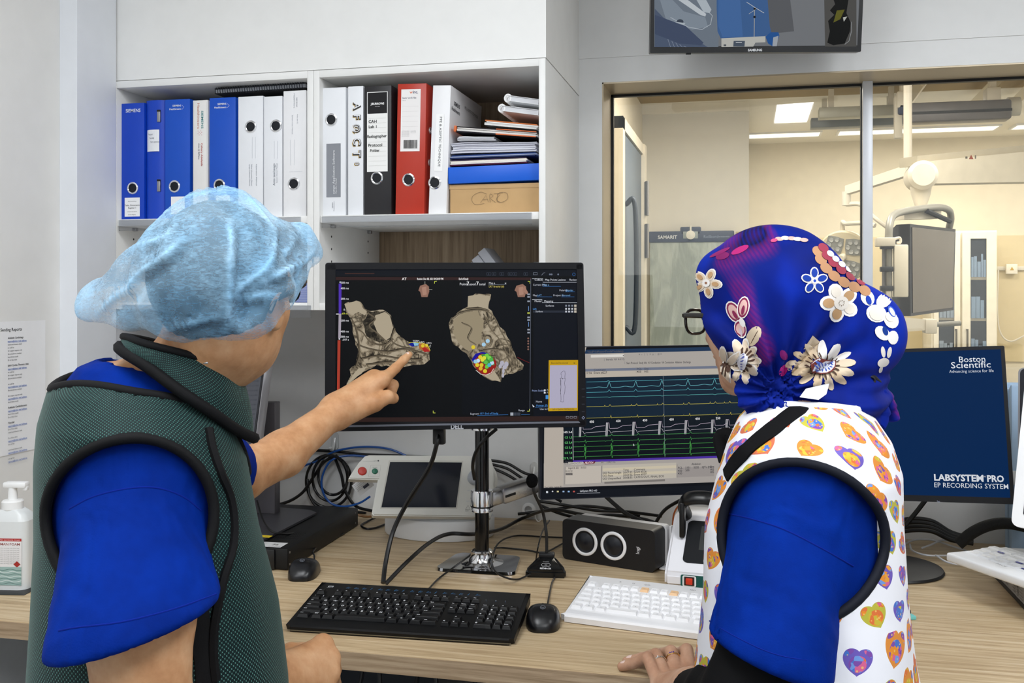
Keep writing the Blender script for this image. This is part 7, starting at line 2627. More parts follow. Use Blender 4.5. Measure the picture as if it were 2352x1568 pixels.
def head_d(p, c, Rm, s):
    q = ((p - c) @ Rm.T) / s
    m = np.stack([q[:, 0], np.abs(q[:, 1]), q[:, 2]], 1)
    d = s_ell(q, (-0.012, 0, 0.030), (0.098, 0.077, 0.092))
    d = smin(d, s_ell(q, (0.032, 0, -0.035), (0.062, 0.060, 0.085)), 0.03)
    d = smin(d, s_cone(q, (0.020, 0, -0.068), (0.070, 0, -0.104), 0.050, 0.020), 0.035)
    d = smin(d, s_ell(m, (0.056, 0.036, -0.026), (0.030, 0.026, 0.030)), 0.02)
    d = smin(d, s_ell(m, (0.080, 0.026, 0.022), (0.018, 0.032, 0.010)), 0.018)
    d = smax(d, -s_ell(m, (0.104, 0.032, 0.002), (0.016, 0.019, 0.013)), 0.014)
    d = smin(d, s_ell(m, (0.080, 0.032, 0.001), (0.013, 0.014, 0.012)), 0.006)
    d = smin(d, s_cone(q, (0.088, 0, 0.012), (0.108, 0, -0.032), 0.0075, 0.0125), 0.014)
    d = smin(d, s_ell(m, (0.097, 0.011, -0.037), (0.011, 0.008, 0.008)), 0.008)
    d = smin(d, s_ell(q, (0.090, 0, -0.062), (0.010, 0.024, 0.006)), 0.006)
    d = smin(d, s_ell(q, (0.088, 0, -0.074), (0.010, 0.020, 0.007)), 0.006)
    ear = np.maximum(s_ell(m, (-0.006, 0.079, -0.012), (0.020, 0.009, 0.031)), -s_ell(m, (0.0, 0.088, -0.010), (0.010, 0.006, 0.018)))
    d = smin(d, ear, 0.008)
    return d * s


def chain_d(p, pts, rad, k=0.006):
    d = None
    for i in range(len(pts) - 1):
        q = s_cone(p, pts[i], pts[i + 1], rad[i], rad[i + 1])
        d = q if d is None else smin(d, q, k)
    return d


def bbox(pts, pad):
    A = np.array([list(q) for q in pts])
    return A.min(0) - pad, A.max(0) + pad


def limb_mesh(arm, arm_r, hand, h):
    """arm chain plus a hand given as palm cones and finger chains, as one surface"""
    allp = list(arm) + [q for ch, r, k in hand for q in ch]
    groups = [(ch, r, k) for ch, r, k in hand]

    def f(p):
        d = chain_d(p, arm, arm_r, 0.02)
        palm = None
        for ch, r, k in groups:
            if k > 0.01:
                q = chain_d(p, ch, r, 0.01)
                palm = q if palm is None else smin(palm, q, k)
        d = smin(d, palm, 0.022)
        for ch, r, k in groups:
            if k <= 0.01:
                q = chain_d(p, ch, r, 0.003)
                d = smin(d, q, 0.0065)
        return d + 0.00035 * wave(p, 5, 160, 5)
    lo, hi = bbox(allp, 0.08)
    return surfnet(f, lo, hi, h)


def merge(parts):
    V, Q, o = [], [], 0
    for v, q in parts:
        V.append(v)
        Q.append(q + o)
        o += len(v)
    return np.concatenate(V), np.concatenate(Q)


def skin_mat(name, c0, c1, c2):
    M = Mat(name, c1, 0.5, 0, 0.35)
    f1 = M.noise(M.coord('Object'), 22, 4, 0.6)
    f2 = M.noise(M.coord('Object'), 260, 2, 0.6)
    col = M.ramp(f1, [(0.3, c0), (0.5, c1), (0.72, c2)])
    M.color(M.mix((NX(M.t, f2).gt(0.66)) * 0.16, col, c0))
    M.b.inputs['Subsurface Weight'].default_value = 0.12
    M.b.inputs['Subsurface Radius'].default_value = (0.012, 0.005, 0.003)
    M.bump(f2, 0.12, 0.0006)
    return M.m


def person_obj(name, V, Q, mats, base, **kw):
    org = np.array([base.x, base.y, base.z])
    me = np_mesh(name, V - org, Q, mats, **kw)
    o = bpy.data.objects.new(name, me)
    o.location = base
    return link(o)


def child(name, V, Q, mats, root, attrs=None, mi=None, smooth=True):
    org = np.array(root.location)
    o = bpy.data.objects.new(name, np_mesh(name, V - org, Q, mats, attrs, mi, smooth))
    return link(o, root)


def child_mb(name, mb, mat, root, smooth=40):
    org = Vector(root.location)
    mb.v = [tuple(Vector(q) - org) for q in mb.v]
    return mb.obj(name, mat, root, smooth)


def glasses(root, c, Rm, s, mat, lensmat):
    W = lambda x, y, z: Vector(c + np.array([x, y, z]) * s @ Rm)
    mb = MB()
    for sg in (1, -1):
        pts = []
        for i in range(20):
            t = 2 * PI * i / 20
            yy = sg * 0.033 + 0.026 * math.copysign(abs(math.cos(t)) ** 0.7, math.cos(t))
            zz = -0.004 + 0.019 * math.copysign(abs(math.sin(t)) ** 0.8, math.sin(t))
            pts.append(W(0.108 - 1.6 * (abs(yy) - 0.02) ** 2 * (abs(yy) > 0.02) - 0.0, yy, zz))
        mb.tube(pts, 0.0024, 6, closed=True)
        mb.tube(spline([W(0.101, sg * 0.060, 0.006), W(0.092, sg * 0.076, 0.006), W(0.03, sg * 0.083, 0.002), W(-0.01, sg * 0.084, 0.0), W(-0.03, sg * 0.083, -0.014)], 5), 0.0026, 6, flat=1.5)
    mb.tube([W(0.108, 0.008, 0.003), W(0.110, 0, 0.005), W(0.108, -0.008, 0.003)], 0.0024, 6)
    g_ = child_mb('glasses', mb, mat, root)
    return g_


def eyes(root, c, Rm, s):
    W = lambda x, y, z: Vector(c + np.array([x, y, z]) * s @ Rm)
    for sg in (1, -1):
        mb = MB().ball(W(0.0815, sg * 0.032, 0.001), 0.0125 * s, 16)
        e = child_mb('eye', mb, P('#efece6', 0.2, 0, 0.6, 0), root)
        q = MB().ball(W(0.0895, sg * 0.032, 0.001), 0.0056 * s, 12)
        q.v = [tuple(Vector(v) - Vector(root.location)) for v in q.v]
        q.obj('iris', P('#20150f', 0.1, 0, 0.7, 0), e)


def legs(root, L, zt, col, skirtless=True):
    hip = 0.095

    def f(p):
        x, y, z = L.loc(p)
        d = None
        for sg in (1, -1):
            kn = L.world(0.01, sg * 0.10, 0.46)
            an = L.world(-0.02, sg * 0.10, 0.07)
            hp = L.world(0.0, sg * 0.085, zt)
            q = chain_d(p, [hp, kn, an], [0.092, 0.075, 0.062], 0.03)
            d = q if d is None else smin(d, q, 0.03)
        d = smin(d, s_ell(p, L.world(0, 0, zt), (0.14, 0.14, 0.11)), 0.06)
        return np.maximum(d, 0.035 - z) + 0.003 * wave(p, 4, 40, 5)
    lo, hi = bbox([L.world(0, 0.2, 0.02), L.world(0, -0.2, 0.02), L.world(0, 0, zt + 0.12)], 0.22)
    lo[2] = 0.02
    V, Q = surfnet(f, lo, hi, 0.011)
    child('trousers', V, Q, col, root)
    for sg in (1, -1):
        a, b = L.world(-0.07, sg * 0.10, 0.036), L.world(0.14, sg * 0.115, 0.028)

        def g_(p):
            d = smin(s_cone(p, a, b, 0.042, 0.036), s_cone(p, L.world(-0.04, sg * 0.1, 0.05), L.world(-0.03, sg * 0.1, 0.10), 0.042, 0.04), 0.03)
            return np.maximum(d, 0.001 - p[:, 2])
        lo, hi = bbox([a, b], 0.09)
        lo[2] = -0.012
        V, Q = surfnet(g_, lo, hi, 0.008)
        child('shoe', V, Q, P('#2a2d33', 0.5), root)


SKIN_M = skin_mat('skin_man', '#a9774f', '#c08f66', '#cfa37c')
SKIN_W = skin_mat('skin_woman', '#a87c62', '#bd9277', '#cda68c')
SCRUB = Mat('scrub_cotton', '#0b2a9c', 0.8, 0, 0.06)
fs = SCRUB.noise(SCRUB.coord('Object'), 9, 4, 0.6)
SCRUB.color(SCRUB.ramp(fs, [(0.3, '#001d6a'), (0.55, '#00257e'), (0.8, '#002d90')]))
SCRUB.bump(NX(SCRUB.t, SCRUB.noise(SCRUB.coord('Object', (1, 1, 0.5)), 11, 2, 0.5, 1.2)) + NX(SCRUB.t, SCRUB.noise(SCRUB.coord('Object'), 420, 2)) * 0.03, 0.5, 0.02)
BIND = Mat('black_binding', '#0a0a0c', 0.75, 0, 0.2)
BIND.bump(BIND.noise(BIND.coord('Object'), 500, 2), 0.3, 0.0008)

# green spacer mesh: dark dots in a pale green net
MESH = Mat('green_spacer_mesh', '#3f7a6c', 0.6, 0, 0.2)
mx_, my_ = MESH.xy('pat')
PIT = 0.0049
gx, gy = mx_ * (1 / PIT), my_ * (1 / (PIT * 1.15))
def dot(gx, gy, o_):
    a_ = (gx + o_).frac() - 0.5
    b_ = (gy + o_).frac() - 0.5
    return (a_ * a_ * 1.0 + b_ * b_ * 1.25).sqrt()
dd_ = dot(gx, gy, 0.0).min(dot(gx, gy, 0.5))
fac = (0.465 - dd_) * 9.0
fac = fac.max(0.0).min(1.0)
nz_ = MESH.noise(MESH.coord('Object'), 6, 3)
net = MESH.ramp(nz_, [(0.3, '#3c746b'), (0.7, '#639a90')])
MESH.color(MESH.mix(fac, net, '#061a1c'))
MESH.bump(fac * -1, 0.5, 0.0012)
MESH.b.inputs['Sheen Weight'].default_value = 0.18
MESH.b.inputs['Sheen Roughness'].default_value = 0.4
MESH.b.inputs['Sheen Tint'].default_value = (*lin('#cfeadf'), 1)


def rim_tube(pts, r, flat=1.0, ups=None):
    mb = MB()
    mb.tube(pts, r, 8, closed=True, flat=flat)
    return mb


# ---------------------------------------------------------------- man with the blue cap, pointing
mbase = C(350, VH, 1.33)
mf = cdir(68)
ML = Loft(mbase, mf, [(1.352, -0.03, 0.02, 0.03), (1.335, -0.03, 0.060, 0.080), (1.305, -0.025, 0.088, 0.115), (1.265, -0.018, 0.106, 0.148), (1.215, -0.012, 0.116, 0.164), (1.12, -0.004, 0.124, 0.168), (1.02, 0.006, 0.139, 0.168), (0.92, 0.010, 0.149, 0.170), (0.82, 0.012, 0.154, 0.175), (0.72, 0.008, 0.158, 0.18), (0.60, 0.0, 0.160, 0.18)])
hc = npv(C(520, 684, 1.30))
HR = head_frame(cdir(15), 9)
HS = 0.92
hw = lambda x, y, z: hc + (np.array([x, y, z]) * HS) @ HR
nk0, nk1 = hw(-0.022, 0, -0.05), ML.world(0.03, 0, 1.30)


def man_up(p):
    d = head_d(p, hc, HR, HS)
    d = smin(d, s_cone(p, nk0, nk1, 0.056, 0.064), 0.03)
    return smin(d, ML.d(p, -0.012), 0.04)


lo, hi = bbox([hw(0.13, 0.1, 0.14), hw(-0.12, -0.1, -0.13), hw(0.1, -.1, -.13), hw(-.12, .1, .14), ML.world(-0.2, -0.24, 1.0), ML.world(0.2, 0.24, 1.0), ML.world(-0.2, 0.24, 1.0), ML.world(.2, -.24, 1.0)], 0.02)
VU, QU = surfnet(man_up, lo, hi, 0.0045)
# right arm, hand loosely closed at the desk edge
shR, elR, wrR = C(302, 1155, 1.232), C(332, 1668, 1.115), C(632, 1556, 1.47)
armR = [npv(q) for q in (shR, C(318, 1400, 1.135), elR, C(480, 1612, 1.29), wrR)]
k_ = lambda *a: npv(C(*a))
handR = [([k_(628, 1556, 1.465), k_(741, 1480, 1.565)], [0.026, 0.0150], 0.02), ([k_(634, 1560, 1.465), k_(757, 1512, 1.555)], [0.025, 0.0148], 0.02), ([k_(636, 1566, 1.46), k_(757, 1546, 1.54)], [0.024, 0.0142], 0.02), ([k_(634, 1576, 1.455), k_(745, 1582, 1.525)], [0.022, 0.0132], 0.02),
         ([k_(741, 1480, 1.565), k_(752, 1506, 1.605), k_(732, 1532, 1.60), k_(712, 1528, 1.585)], [0.0165, 0.0112, 0.0100, 0.0085], 0.005),
         ([k_(757, 1512, 1.555), k_(768, 1538, 1.600), k_(746, 1562, 1.60), k_(724, 1556, 1.585)], [0.0165, 0.0112, 0.0100, 0.0085], 0.005),
         ([k_(757, 1546, 1.54), k_(768, 1570, 1.588), k_(744, 1592, 1.588), k_(722, 1586, 1.57)], [0.0158, 0.0106, 0.0095, 0.0082], 0.005),
         ([k_(745, 1582, 1.525), k_(756, 1604, 1.565), k_(736, 1620, 1.565), k_(718, 1612, 1.55)], [0.0148, 0.0098, 0.0088, 0.0075], 0.005),
         ([k_(640, 1540, 1.485), k_(668, 1498, 1.540), k_(694, 1494, 1.580), k_(716, 1506, 1.605)], [0.0190, 0.0150, 0.0125, 0.0095], 0.008)]
VR, QR = limb_mesh(armR, [0.050, 0.060, 0.050, 0.043, 0.0285], handR, 0.0032)
# left arm, index finger on the screen
shL = C(400, 1010, 1.49)
armL = [npv(shL), npv(C(470, 1075, 1.63)), npv(C(545, 1094, 1.76)), npv(C(650, 1042, 1.865)), npv(C(776, 941, 1.985))]
handL = [([k_(776, 941, 1.985), k_(880, 871, 2.035)], [0.026, 0.0165], 0.02), ([k_(774, 940, 1.99), k_(859, 866, 2.052)], [0.026, 0.0155], 0.02), ([k_(772, 944, 1.995), k_(845, 876, 2.064)], [0.025, 0.0145], 0.02), ([k_(772, 950, 2.0), k_(832, 890, 2.072)], [0.023, 0.0135], 0.02),
         ([k_(780, 950, 1.985), k_(858, 926, 2.005)], [0.022, 0.0165], 0.02),
         ([k_(880, 871, 2.035), k_(908, 846, 2.068), k_(927, 827, 2.090), k_(940, 814, 2.104)], [0.0125, 0.0106, 0.0092, 0.0068], 0.005),
         ([k_(859, 866, 2.052), k_(903, 884, 2.082), k_(897, 906, 2.066), k_(878, 905, 2.050)], [0.0135, 0.0115, 0.0105, 0.009], 0.005),
         ([k_(845, 876, 2.064), k_(888, 900, 2.098), k_(884, 920, 2.082), k_(866, 916, 2.066)], [0.0125, 0.0108, 0.0098, 0.0085], 0.005),
         ([k_(832, 890, 2.072), k_(868, 914, 2.098), k_(866, 930, 2.084), k_(852, 924, 2.07)], [0.0115, 0.0098, 0.009, 0.0078], 0.005),
         ([k_(812, 945, 1.995), k_(862, 925, 2.003), k_(890, 911, 2.018), k_(903, 914, 2.032)], [0.0200, 0.0165, 0.0138, 0.0118], 0.008)]
VL, QL = limb_mesh(armL, [0.055, 0.052, 0.044, 0.0405, 0.0275], handL, 0.0030)
V, Q = merge([(VU, QU), (VR, QR), (VL, QL)])
man = person_obj('person', V, Q, SKIN_M, Vector((mbase.x, mbase.y, 0)))
tag(man, 'person in a blue bouffant cap and green mesh vest pointing at the big black monitor', 'person')
legs(man, ML, 0.74, SCRUB.m)
eyes(man, hc, HR, HS)
glasses(man, hc, HR, HS, P('#0c0c0e', 0.25), None)
NAIL = P('#e3bfa8', 0.25, 0, 0.5, 0.01)

# scrub top with sleeves
slv0, slv1 = npv(C(300, 1150, 1.222)), npv(C(318, 1490, 1.118))
hemA, hemB = C(118, 1500, 1.115), C(503, 1394, 1.115)
hx = (hemB - hemA).normalized()
hn = npv(hx.cross(FW).normalized())
if hn[2] > 0:
    hn = -hn
hA = npv(hemA)


def sleeve(p, a, b, ra, rb, n, h0, fold=0.0045):
    d = s_cone(p, a, b, ra, rb)
    ax = (b - a) / np.linalg.norm(b - a)
    t = (p - a) @ ax
    d = d + fold * wave(p * np.array([1, 1, 0.4]), 12, 30, 4) * np.clip(t / 0.12, 0.25, 1) + 0.0022 * wave(p, 21, 75, 5, True) * np.clip(1 - np.abs(t - 0.14) / 0.05, 0, 1)
    pl = (p - h0) @ n
    d = smax(d, pl, 0.009)
    inner = np.maximum(s_cone(p, a, b, ra - 0.013, rb - 0.013), -(pl + 0.022))
    return np.maximum(d, -inner)


lsl0, lsl1 = npv(shL), npv(C(505, 1085, 1.70))
lax = (lsl1 - lsl0) / np.linalg.norm(lsl1 - lsl0)


def man_scrub(p):
    x, y, z = ML.loc(p)
    t = ML.d(p, 0.002)
    nh = (((x - 0.03) / 0.096) ** 2 + (y / 0.088) ** 2) ** 0.5 - 1
    t = np.maximum(t, np.where(z > 1.2, -nh * 0.08, -1.0))
    # the near sleeve is wide and flat towards the hem
    d = smin(t, sleeve(p, slv0, slv1, 0.071, 0.096, hn, hA, 0.011), 0.015)
    d2 = np.maximum(s_cone(p, lsl0, lsl1, 0.075, 0.066), (p - (lsl1 - lax * 0.01)) @ lax)
    return smin(d, d2, 0.015)


lo, hi = bbox([ML.world(-0.2, 0.26, 0.75), ML.world(0.2, -0.26, 0.75), ML.world(-0.2, -0.26, 1.36), ML.world(0.2, 0.26, 1.36), slv1, lsl1], 0.11)
lo[2], hi[2] = 0.70, 1.40
V, Q = surfnet(man_scrub, lo, hi, 0.0055)
sc_o = child('scrub_top', V, Q, SCRUB.m, man)
# hem seam and shoulder seam stitched as thin ridges
bv = bvh_of(V, Q)


def cast(bvh_, u, v):
    r = ray(u, v)
    h = bvh_.ray_cast(O3, r.normalized())
    return (h[0], h[1]) if h[0] is not None else None


def seam(name, bvh_, pts, r, mat, root, flat=1.0, n=6, off=0.0, smoothn=10):
    out, ups = [], []
    P2 = spline([Vector((a, b, 0)) for a, b in pts], smoothn)
    for q in P2:
        h = cast(bvh_, q.x, q.y)
        if h:
            out.append(h[0] + h[1] * off)
            ups.append(h[1])
    if len(out) < 2:
        return None
    # even out small jumps
    for _ in range(3):
        out = [out[0]] + [(out[i - 1] + out[i] * 2 + out[i + 1]) / 4 for i in range(1, len(out) - 1)] + [out[-1]]
    mb = MB().tube(out, r, n, flat=flat, up=ups)
    org = Vector(root.location)
    while root.parent:
        root_ = root.parent
        org = org + Vector(root_.location)
        break
    mb.v = [tuple(Vector(q) - org) for q in mb.v]
    return mb.obj(name, mat, root)


SCRUBD = P('#051f7c', 0.8, 0, 0.1, 0.02)
seam('sleeve_seam', bv, [(160, 1168), (215, 1140), (290, 1122), (360, 1120), (420, 1140), (462, 1172)], 0.0011, SCRUBD, sc_o)
seam('hem_seam', bv, [(135, 1448), (180, 1440), (280, 1428), (400, 1398), (496, 1364)], 0.0011, SCRUBD, sc_o)

# vest
AX, AZ, ARF, ARZ = -0.030, 1.168, 0.094, 0.096


def vest_d(p):
    x, y, z = ML.loc(p)
    fold = 0.0035 * wave(p * np.array([1, 1, 0.35]), 31, 42, 6) * np.clip((1.25 - z) / 0.2, 0, 1)
    front = np.clip((x - 0.03) / 0.08, 0, 1)
    d = ML.d(p, 0.013) + fold * (0.5 + front)
    hole = ((x - AX) / ARF) ** 2 + ((z - AZ) / ARZ) ** 2
    hole = (np.sqrt(hole) - 1) * ARF
    d = np.maximum(d, np.where(np.abs(y) > 0.09, -hole, -1))
    nh = (((x / 0.122) ** 2 + (y / 0.125) ** 2) ** 0.5 - 1) * 0.122
    d = np.maximum(d, np.where(z > 1.15, -nh, -1))
    return np.maximum(d, 0.55 - z)


lo, hi = bbox([ML.world(-0.22, 0.26, 0.6), ML.world(0.22, -0.26, 0.6), ML.world(-0.22, -0.26, 1.36), ML.world(0.22, 0.26, 1.36)], 0.02)
lo[2], hi[2] = 0.53, 1.38
VV, QV = surfnet(vest_d, lo, hi, 0.005)
vest = child('vest', VV, QV, MESH.m, man, {'pat': ML.pattern(VV)})
vbv = bvh_of(VV, QV)


def arm_rim(L, x0, z0, rx, rz, sgn, off, n=56):
    pts = []
    for i in range(n):
        t = 2 * PI * i / n
        x, z = x0 + rx * math.cos(t), z0 + rz * math.sin(t)
        y = L.side(x, z, sgn, off)
        if y is None or abs(y) < 0.085:
            y = sgn * 0.09
        pts.append(Vector(L.world(x, y, z)))
    for _ in range(2):
        pts = [(pts[i - 1] + pts[i] * 2 + pts[(i + 1) % n]) / 4 for i in range(n)]
    return pts


def neck_rim(L, x0, rx, ry, off, n=56):
    pts = []
    for i in range(n):
        t = 2 * PI * i / n
        x, y = x0 + rx * math.cos(t), ry * math.sin(t)
        z = L.top(x, y, off)
        pts.append(Vector(L.world(x, y, z if z else 1.2)))
    for _ in range(2):
        pts = [(pts[i - 1] + pts[i] * 2 + pts[(i + 1) % n]) / 4 for i in range(n)]
    return pts


def sub_mb(name, mb, mat, part, root):
    org = Vector(root.location)
    mb.v = [tuple(Vector(q) - org) for q in mb.v]
    return mb.obj(name, mat, part, 60)


for sg in (-1, 1):
    sub_mb('armhole_binding', rim_tube(arm_rim(ML, AX, AZ, ARF, ARZ, sg, 0.011), 0.0068), BIND.m, vest, man)
sub_mb('neck_binding', rim_tube(neck_rim(ML, 0.0, 0.122, 0.125, 0.011), 0.0065), BIND.m, vest, man)
seam('front_binding', vbv, [(478, 985), (486, 1030), (505, 1085), (527, 1140), (536, 1200), (532, 1260), (514, 1320), (500, 1380), (490, 1440), (488, 1500), (494, 1560)], 0.0062, BIND.m, vest, off=0.001)
seam('side_shade', vbv, [(455, 1405), (462, 1460), (470, 1520), (474, 1575)], 0.014, BIND.m, vest, flat=0.25, off=0.0)  # black band standing in for the shade inside the vest's side opening
for pts in ([(600, 1030), (585, 1100), (570, 1180), (545, 1270)], [(628, 1290), (600, 1330), (560, 1370), (520, 1400)]):
    pass

# thyroid collar
ct, cbm = npv(C(418, 806, 1.30)), npv(C(430, 902, 1.30))
NT, NH = 64, 14
rows, pat = [], []
for side_ in (1, 0):
    for j in range(NH + 1):
        h = j / NH if side_ else 1 - j / NH
        row = []
        for i in range(NT):
            t = 2 * PI * i / NT
            c_ = ct * (1 - h) + cbm * h
            rf = 0.070 + (0.082 - 0.070) * h - (0 if side_ else 0.006)
            rl = 0.069 + (0.083 - 0.069) * h - (0 if side_ else 0.006)
            tilt = 0.020 + (0.062 - 0.020) * h
            bulge = 0.004 * math.sin(h * PI) + 0.0025 * math.sin(5 * t + 3 * h)
            q = c_ + npv(mf) * ((rf + bulge) * math.cos(t)) + ML.l * ((rl + bulge) * math.sin(t)) + np.array([0, 0, 1.0]) * (-tilt * math.cos(t))
            row.append(q)
            pat.append((t * 0.08, h * 0.10 + 0.02 * math.cos(t), 0))
        rows.append(row)
Vc = np.array([q for r in rows for q in r])
nr = len(rows)
Qc = np.array([[j * NT + i, j * NT + (i + 1) % NT, ((j + 1) % nr) * NT + (i + 1) % NT, ((j + 1) % nr) * NT + i] for j in range(nr) for i in range(NT)])[:, ::-1]
MESHD = MESH.m
col_o = child('thyroid_collar', Vc, Qc, MESHD, man, {'pat': np.array(pat)})
sub_mb('collar_binding', rim_tube([Vector(q) for q in rows[NH]], 0.0075), BIND.m, col_o, man)
sub_mb('collar_binding', rim_tube([Vector(q) for q in rows[0]], 0.005), BIND.m, col_o, man)
fb_ = rows[4][int(NT * 0.86)]
sub_mb('collar_clasp', MB().box(tuple(Vector(rows[1][int(NT * 0.80)])), (0.014, 0.006, 0.004), bev=0.001), CHROME, col_o, man)

# hair and cap
crw = hw(-0.012, 0, 0.030)


def hair_d(p):
    q = ((p - hc) @ HR.T) / HS
    d = s_ell(q, (-0.014, 0, 0.034), (0.108, 0.088, 0.103)) * HS
    pl = (q[:, 0] * 0.55 - q[:, 2] * 0.83 - 0.030) * HS
    d = d + 0.0022 * wave(p, 3, 150, 6, True) + 0.002 * wave(p, 8, 60, 5)
    return smax(d, pl, 0.01)


lo, hi = bbox([crw], 0.135)
V, Q = surfnet(hair_d, lo, hi, 0.004)
HAIR = Mat('black_hair', '#0d0d10', 0.5, 0, 0.5)
HAIR.bump(HAIR.noise(HAIR.coord('Object', (1, 1, 0.15)), 300, 3), 0.6, 0.002)
child('hair', V, Q, HAIR.m, man)

bagc, frc, tpc = npv(C(250, 690, 1.36)), npv(C(652, 588, 1.38)), npv(C(510, 520, 1.30))
bg2, bg3 = npv(C(440, 712, 1.30)), npv(C(238, 715, 1.34))
fldc, fld2, fle = npv(C(590, 728, 1.225)), npv(C(618, 655, 1.235)), npv(C(556, 752, 1.20))


def cap_base(p):
    q = ((p - hc) @ HR.T) / HS
    d = s_ell(q, (-0.012, 0, 0.034), (0.114, 0.096, 0.110)) * HS
    d = smin(d, s_cone(p, crw, bagc, 0.094, 0.036), 0.02)
    d = smin(d, s_cone(p, bg2, bg3, 0.048, 0.030), 0.03)
    d = smin(d, s_cone(p, crw, frc, 0.092, 0.050), 0.03)
    d = smin(d, s_cone(p, crw, tpc, 0.085, 0.050), 0.02)
    d = np.minimum(d, hair_d(p) - 0.005)
    return d, q


def cap_d(p):
    d, q = cap_base(p)
    # pleats run up from the elastic, plus soft crumples
    rel = p - crw
    ang = np.arctan2(rel @ HR[1], rel @ HR[0])
    up_ = rel @ HR[2]
    ple = np.abs(np.sin(ang * 4.5 + 14 * up_ + 1.3)) ** 0.6
    d = d + 0.004 * (ple - 0.6) + 0.0045 * wave(p, 52, 30, 2, True) + 0.0025 * wave(p, 43, 60, 3, True)
    pl = ((q[:, 0] * 0.34 - q[:, 2] * 0.94) - 0.0135) * HS + 0.006 * np.sin(ang * 6)
    d = smax(d, pl, 0.012)
    d = smin(d, s_cone(p, fld2, fldc, 0.030, 0.022), 0.02)
    return smin(d, s_cone(p, fldc, fle, 0.018, 0.010), 0.015)


lo, hi = bbox([crw + 0.0, bagc, frc, tpc, fldc], 0.13)
V, Q = surfnet(cap_d, lo, hi, 0.0032, relax=2)
qv = ((V - hc) @ HR.T) / HS
pl = (qv[:, 0] * 0.34 - qv[:, 2] * 0.94) - 0.0135
relv = V - crw
angv = np.arctan2(relv @ HR[1], relv @ HR[0])
keep = (pl * HS + 0.006 * np.sin(angv * 6)) < -0.0045
V, Q = keep_faces(V, Q, keep)
# creases of the thin cloth: sharp raised edges with a hollow on one side
cbv = bvh_of(V, Q)
fold = np.zeros(len(V))
push = np.zeros(len(V))
for pts, h_, w_ in (([(524, 500), (530, 560), (526, 640), (524, 705), (522, 780)], .011, .011), ([(648, 465), (632, 520), (616, 610), (562, 652), (526, 692)], .008, .009), ([(702, 495), (662, 570), (616, 612)], .007, .009), ([(732, 566), (690, 602), (622, 640), (562, 672)], .009, .010), ([(440, 530), (382, 590), (322, 632), (290, 690)], .007, .011), ([(300, 566), (350, 556), (402, 532)], .004, .008), ([(522, 692), (600, 676), (652, 684)], .006, .008), ([(345, 768), (450, 738), (518, 720)], .006, .009), ([(560, 440), (600, 490), (640, 545)], .004, .008), ([(215, 735), (260, 690), (330, 640)], .006, .010)):
    L_ = [cast(cbv, q.x, q.y) for q in spline([Vector((a, b, 0)) for a, b in pts], 8)]
    L_ = np.array([list(q[0]) for q in L_ if q])
    dm_ = np.linalg.norm(V[:, None, :] - L_[None], axis=2)
    near = dm_.min(1)
    k2 = dm_.argmin(1)
    sidev = (V - L_[k2]) @ npv(RT)
    t_ = np.minimum(np.minimum(k2, len(L_) - 1 - k2) / 6.0, 1.0)
    push += t_ * h_ * (np.exp(-near / w_) - 0.75 * np.exp(-((near - 0.013) / 0.008) ** 2) * (sidev > 0))
    fold = np.maximum(fold, t_ * np.exp(-(near / 0.0045) ** 2))
nrm = np.zeros_like(V)
fa = np.cross(V[Q[:, 1]] - V[Q[:, 0]], V[Q[:, 2]] - V[Q[:, 0]])
for k in range(4):
    np.add.at(nrm, Q[:, k], fa)
nrm /= np.maximum(np.linalg.norm(nrm, axis=1), 1e-9)[:, None]
V = V + nrm * push[:, None]
CAPM = Mat('nonwoven_cap', '#9cc8e6', 0.75, 0, 0.2)
fn1 = CAPM.noise(CAPM.coord('Object', (1, 1, 3)), 110, 4, 0.7, 1.0)
fn2 = CAPM.noise(CAPM.coord('Object'), 14, 4, 0.6, 0.6)
CAPM.color(CAPM.ramp(fn2, [(0.3, '#86bbe0'), (0.6, '#a3cdea'), (0.8, '#b9dcf2')]))
fn3 = CAPM.noise(CAPM.coord('Object'), 9, 3, 0.5, 0.8)
al = (NX(CAPM.t, fn1) - 0.5) * 1.1 + (NX(CAPM.t, fn3) - 0.5) * 1.4 + CAPM.xy('fold')[0] * 0.4 + 0.47
al = al.max(0.32).min(0.92)
CAPM.link(al.k, CAPM.b.inputs['Alpha'])
CAPM.bump(fn1, 0.35, 0.001)
CAPM.b.inputs['Sheen Weight'].default_value = 0.18
cap_o = child('bouffant_cap', V, Q, CAPM.m, man, {'fold': fold[:, None]})
# ---------------------------------------------------------------- woman with the flowered head scarf
wbase = C(1846, VH, 1.462)
wf = cdir(-65)
WL = Loft(wbase, wf, [(1.285, 0.0, 0.02, 0.03), (1.27, 0.0, 0.058, 0.068), (1.25, -0.004, 0.080, 0.098), (1.215, -0.008, 0.098, 0.128), (1.17, -0.008, 0.112, 0.140), (1.10, 0.0, 0.121, 0.146), (1.0, 0.0, 0.127, 0.148), (0.9, 0.0, 0.138, 0.155), (0.8, -0.005, 0.152, 0.158), (0.7, -0.01, 0.162, 0.160), (0.55, -0.01, 0.165, 0.165)])
wc = npv(C(1762, 724, 1.50))
WR = head_frame(cdir(-41), -4)
WS = 0.95
ww = lambda x, y, z: wc + (np.array([x, y, z]) * WS) @ WR
wn0, wn1 = ww(-0.022, 0, -0.05), WL.world(0.02, 0, 1.25)


def wom_up(p):
    d = head_d(p, wc, WR, WS)
    d = smin(d, s_cone(p, wn0, wn1, 0.050, 0.056), 0.03)
    return smin(d, WL.d(p, -0.012), 0.04)


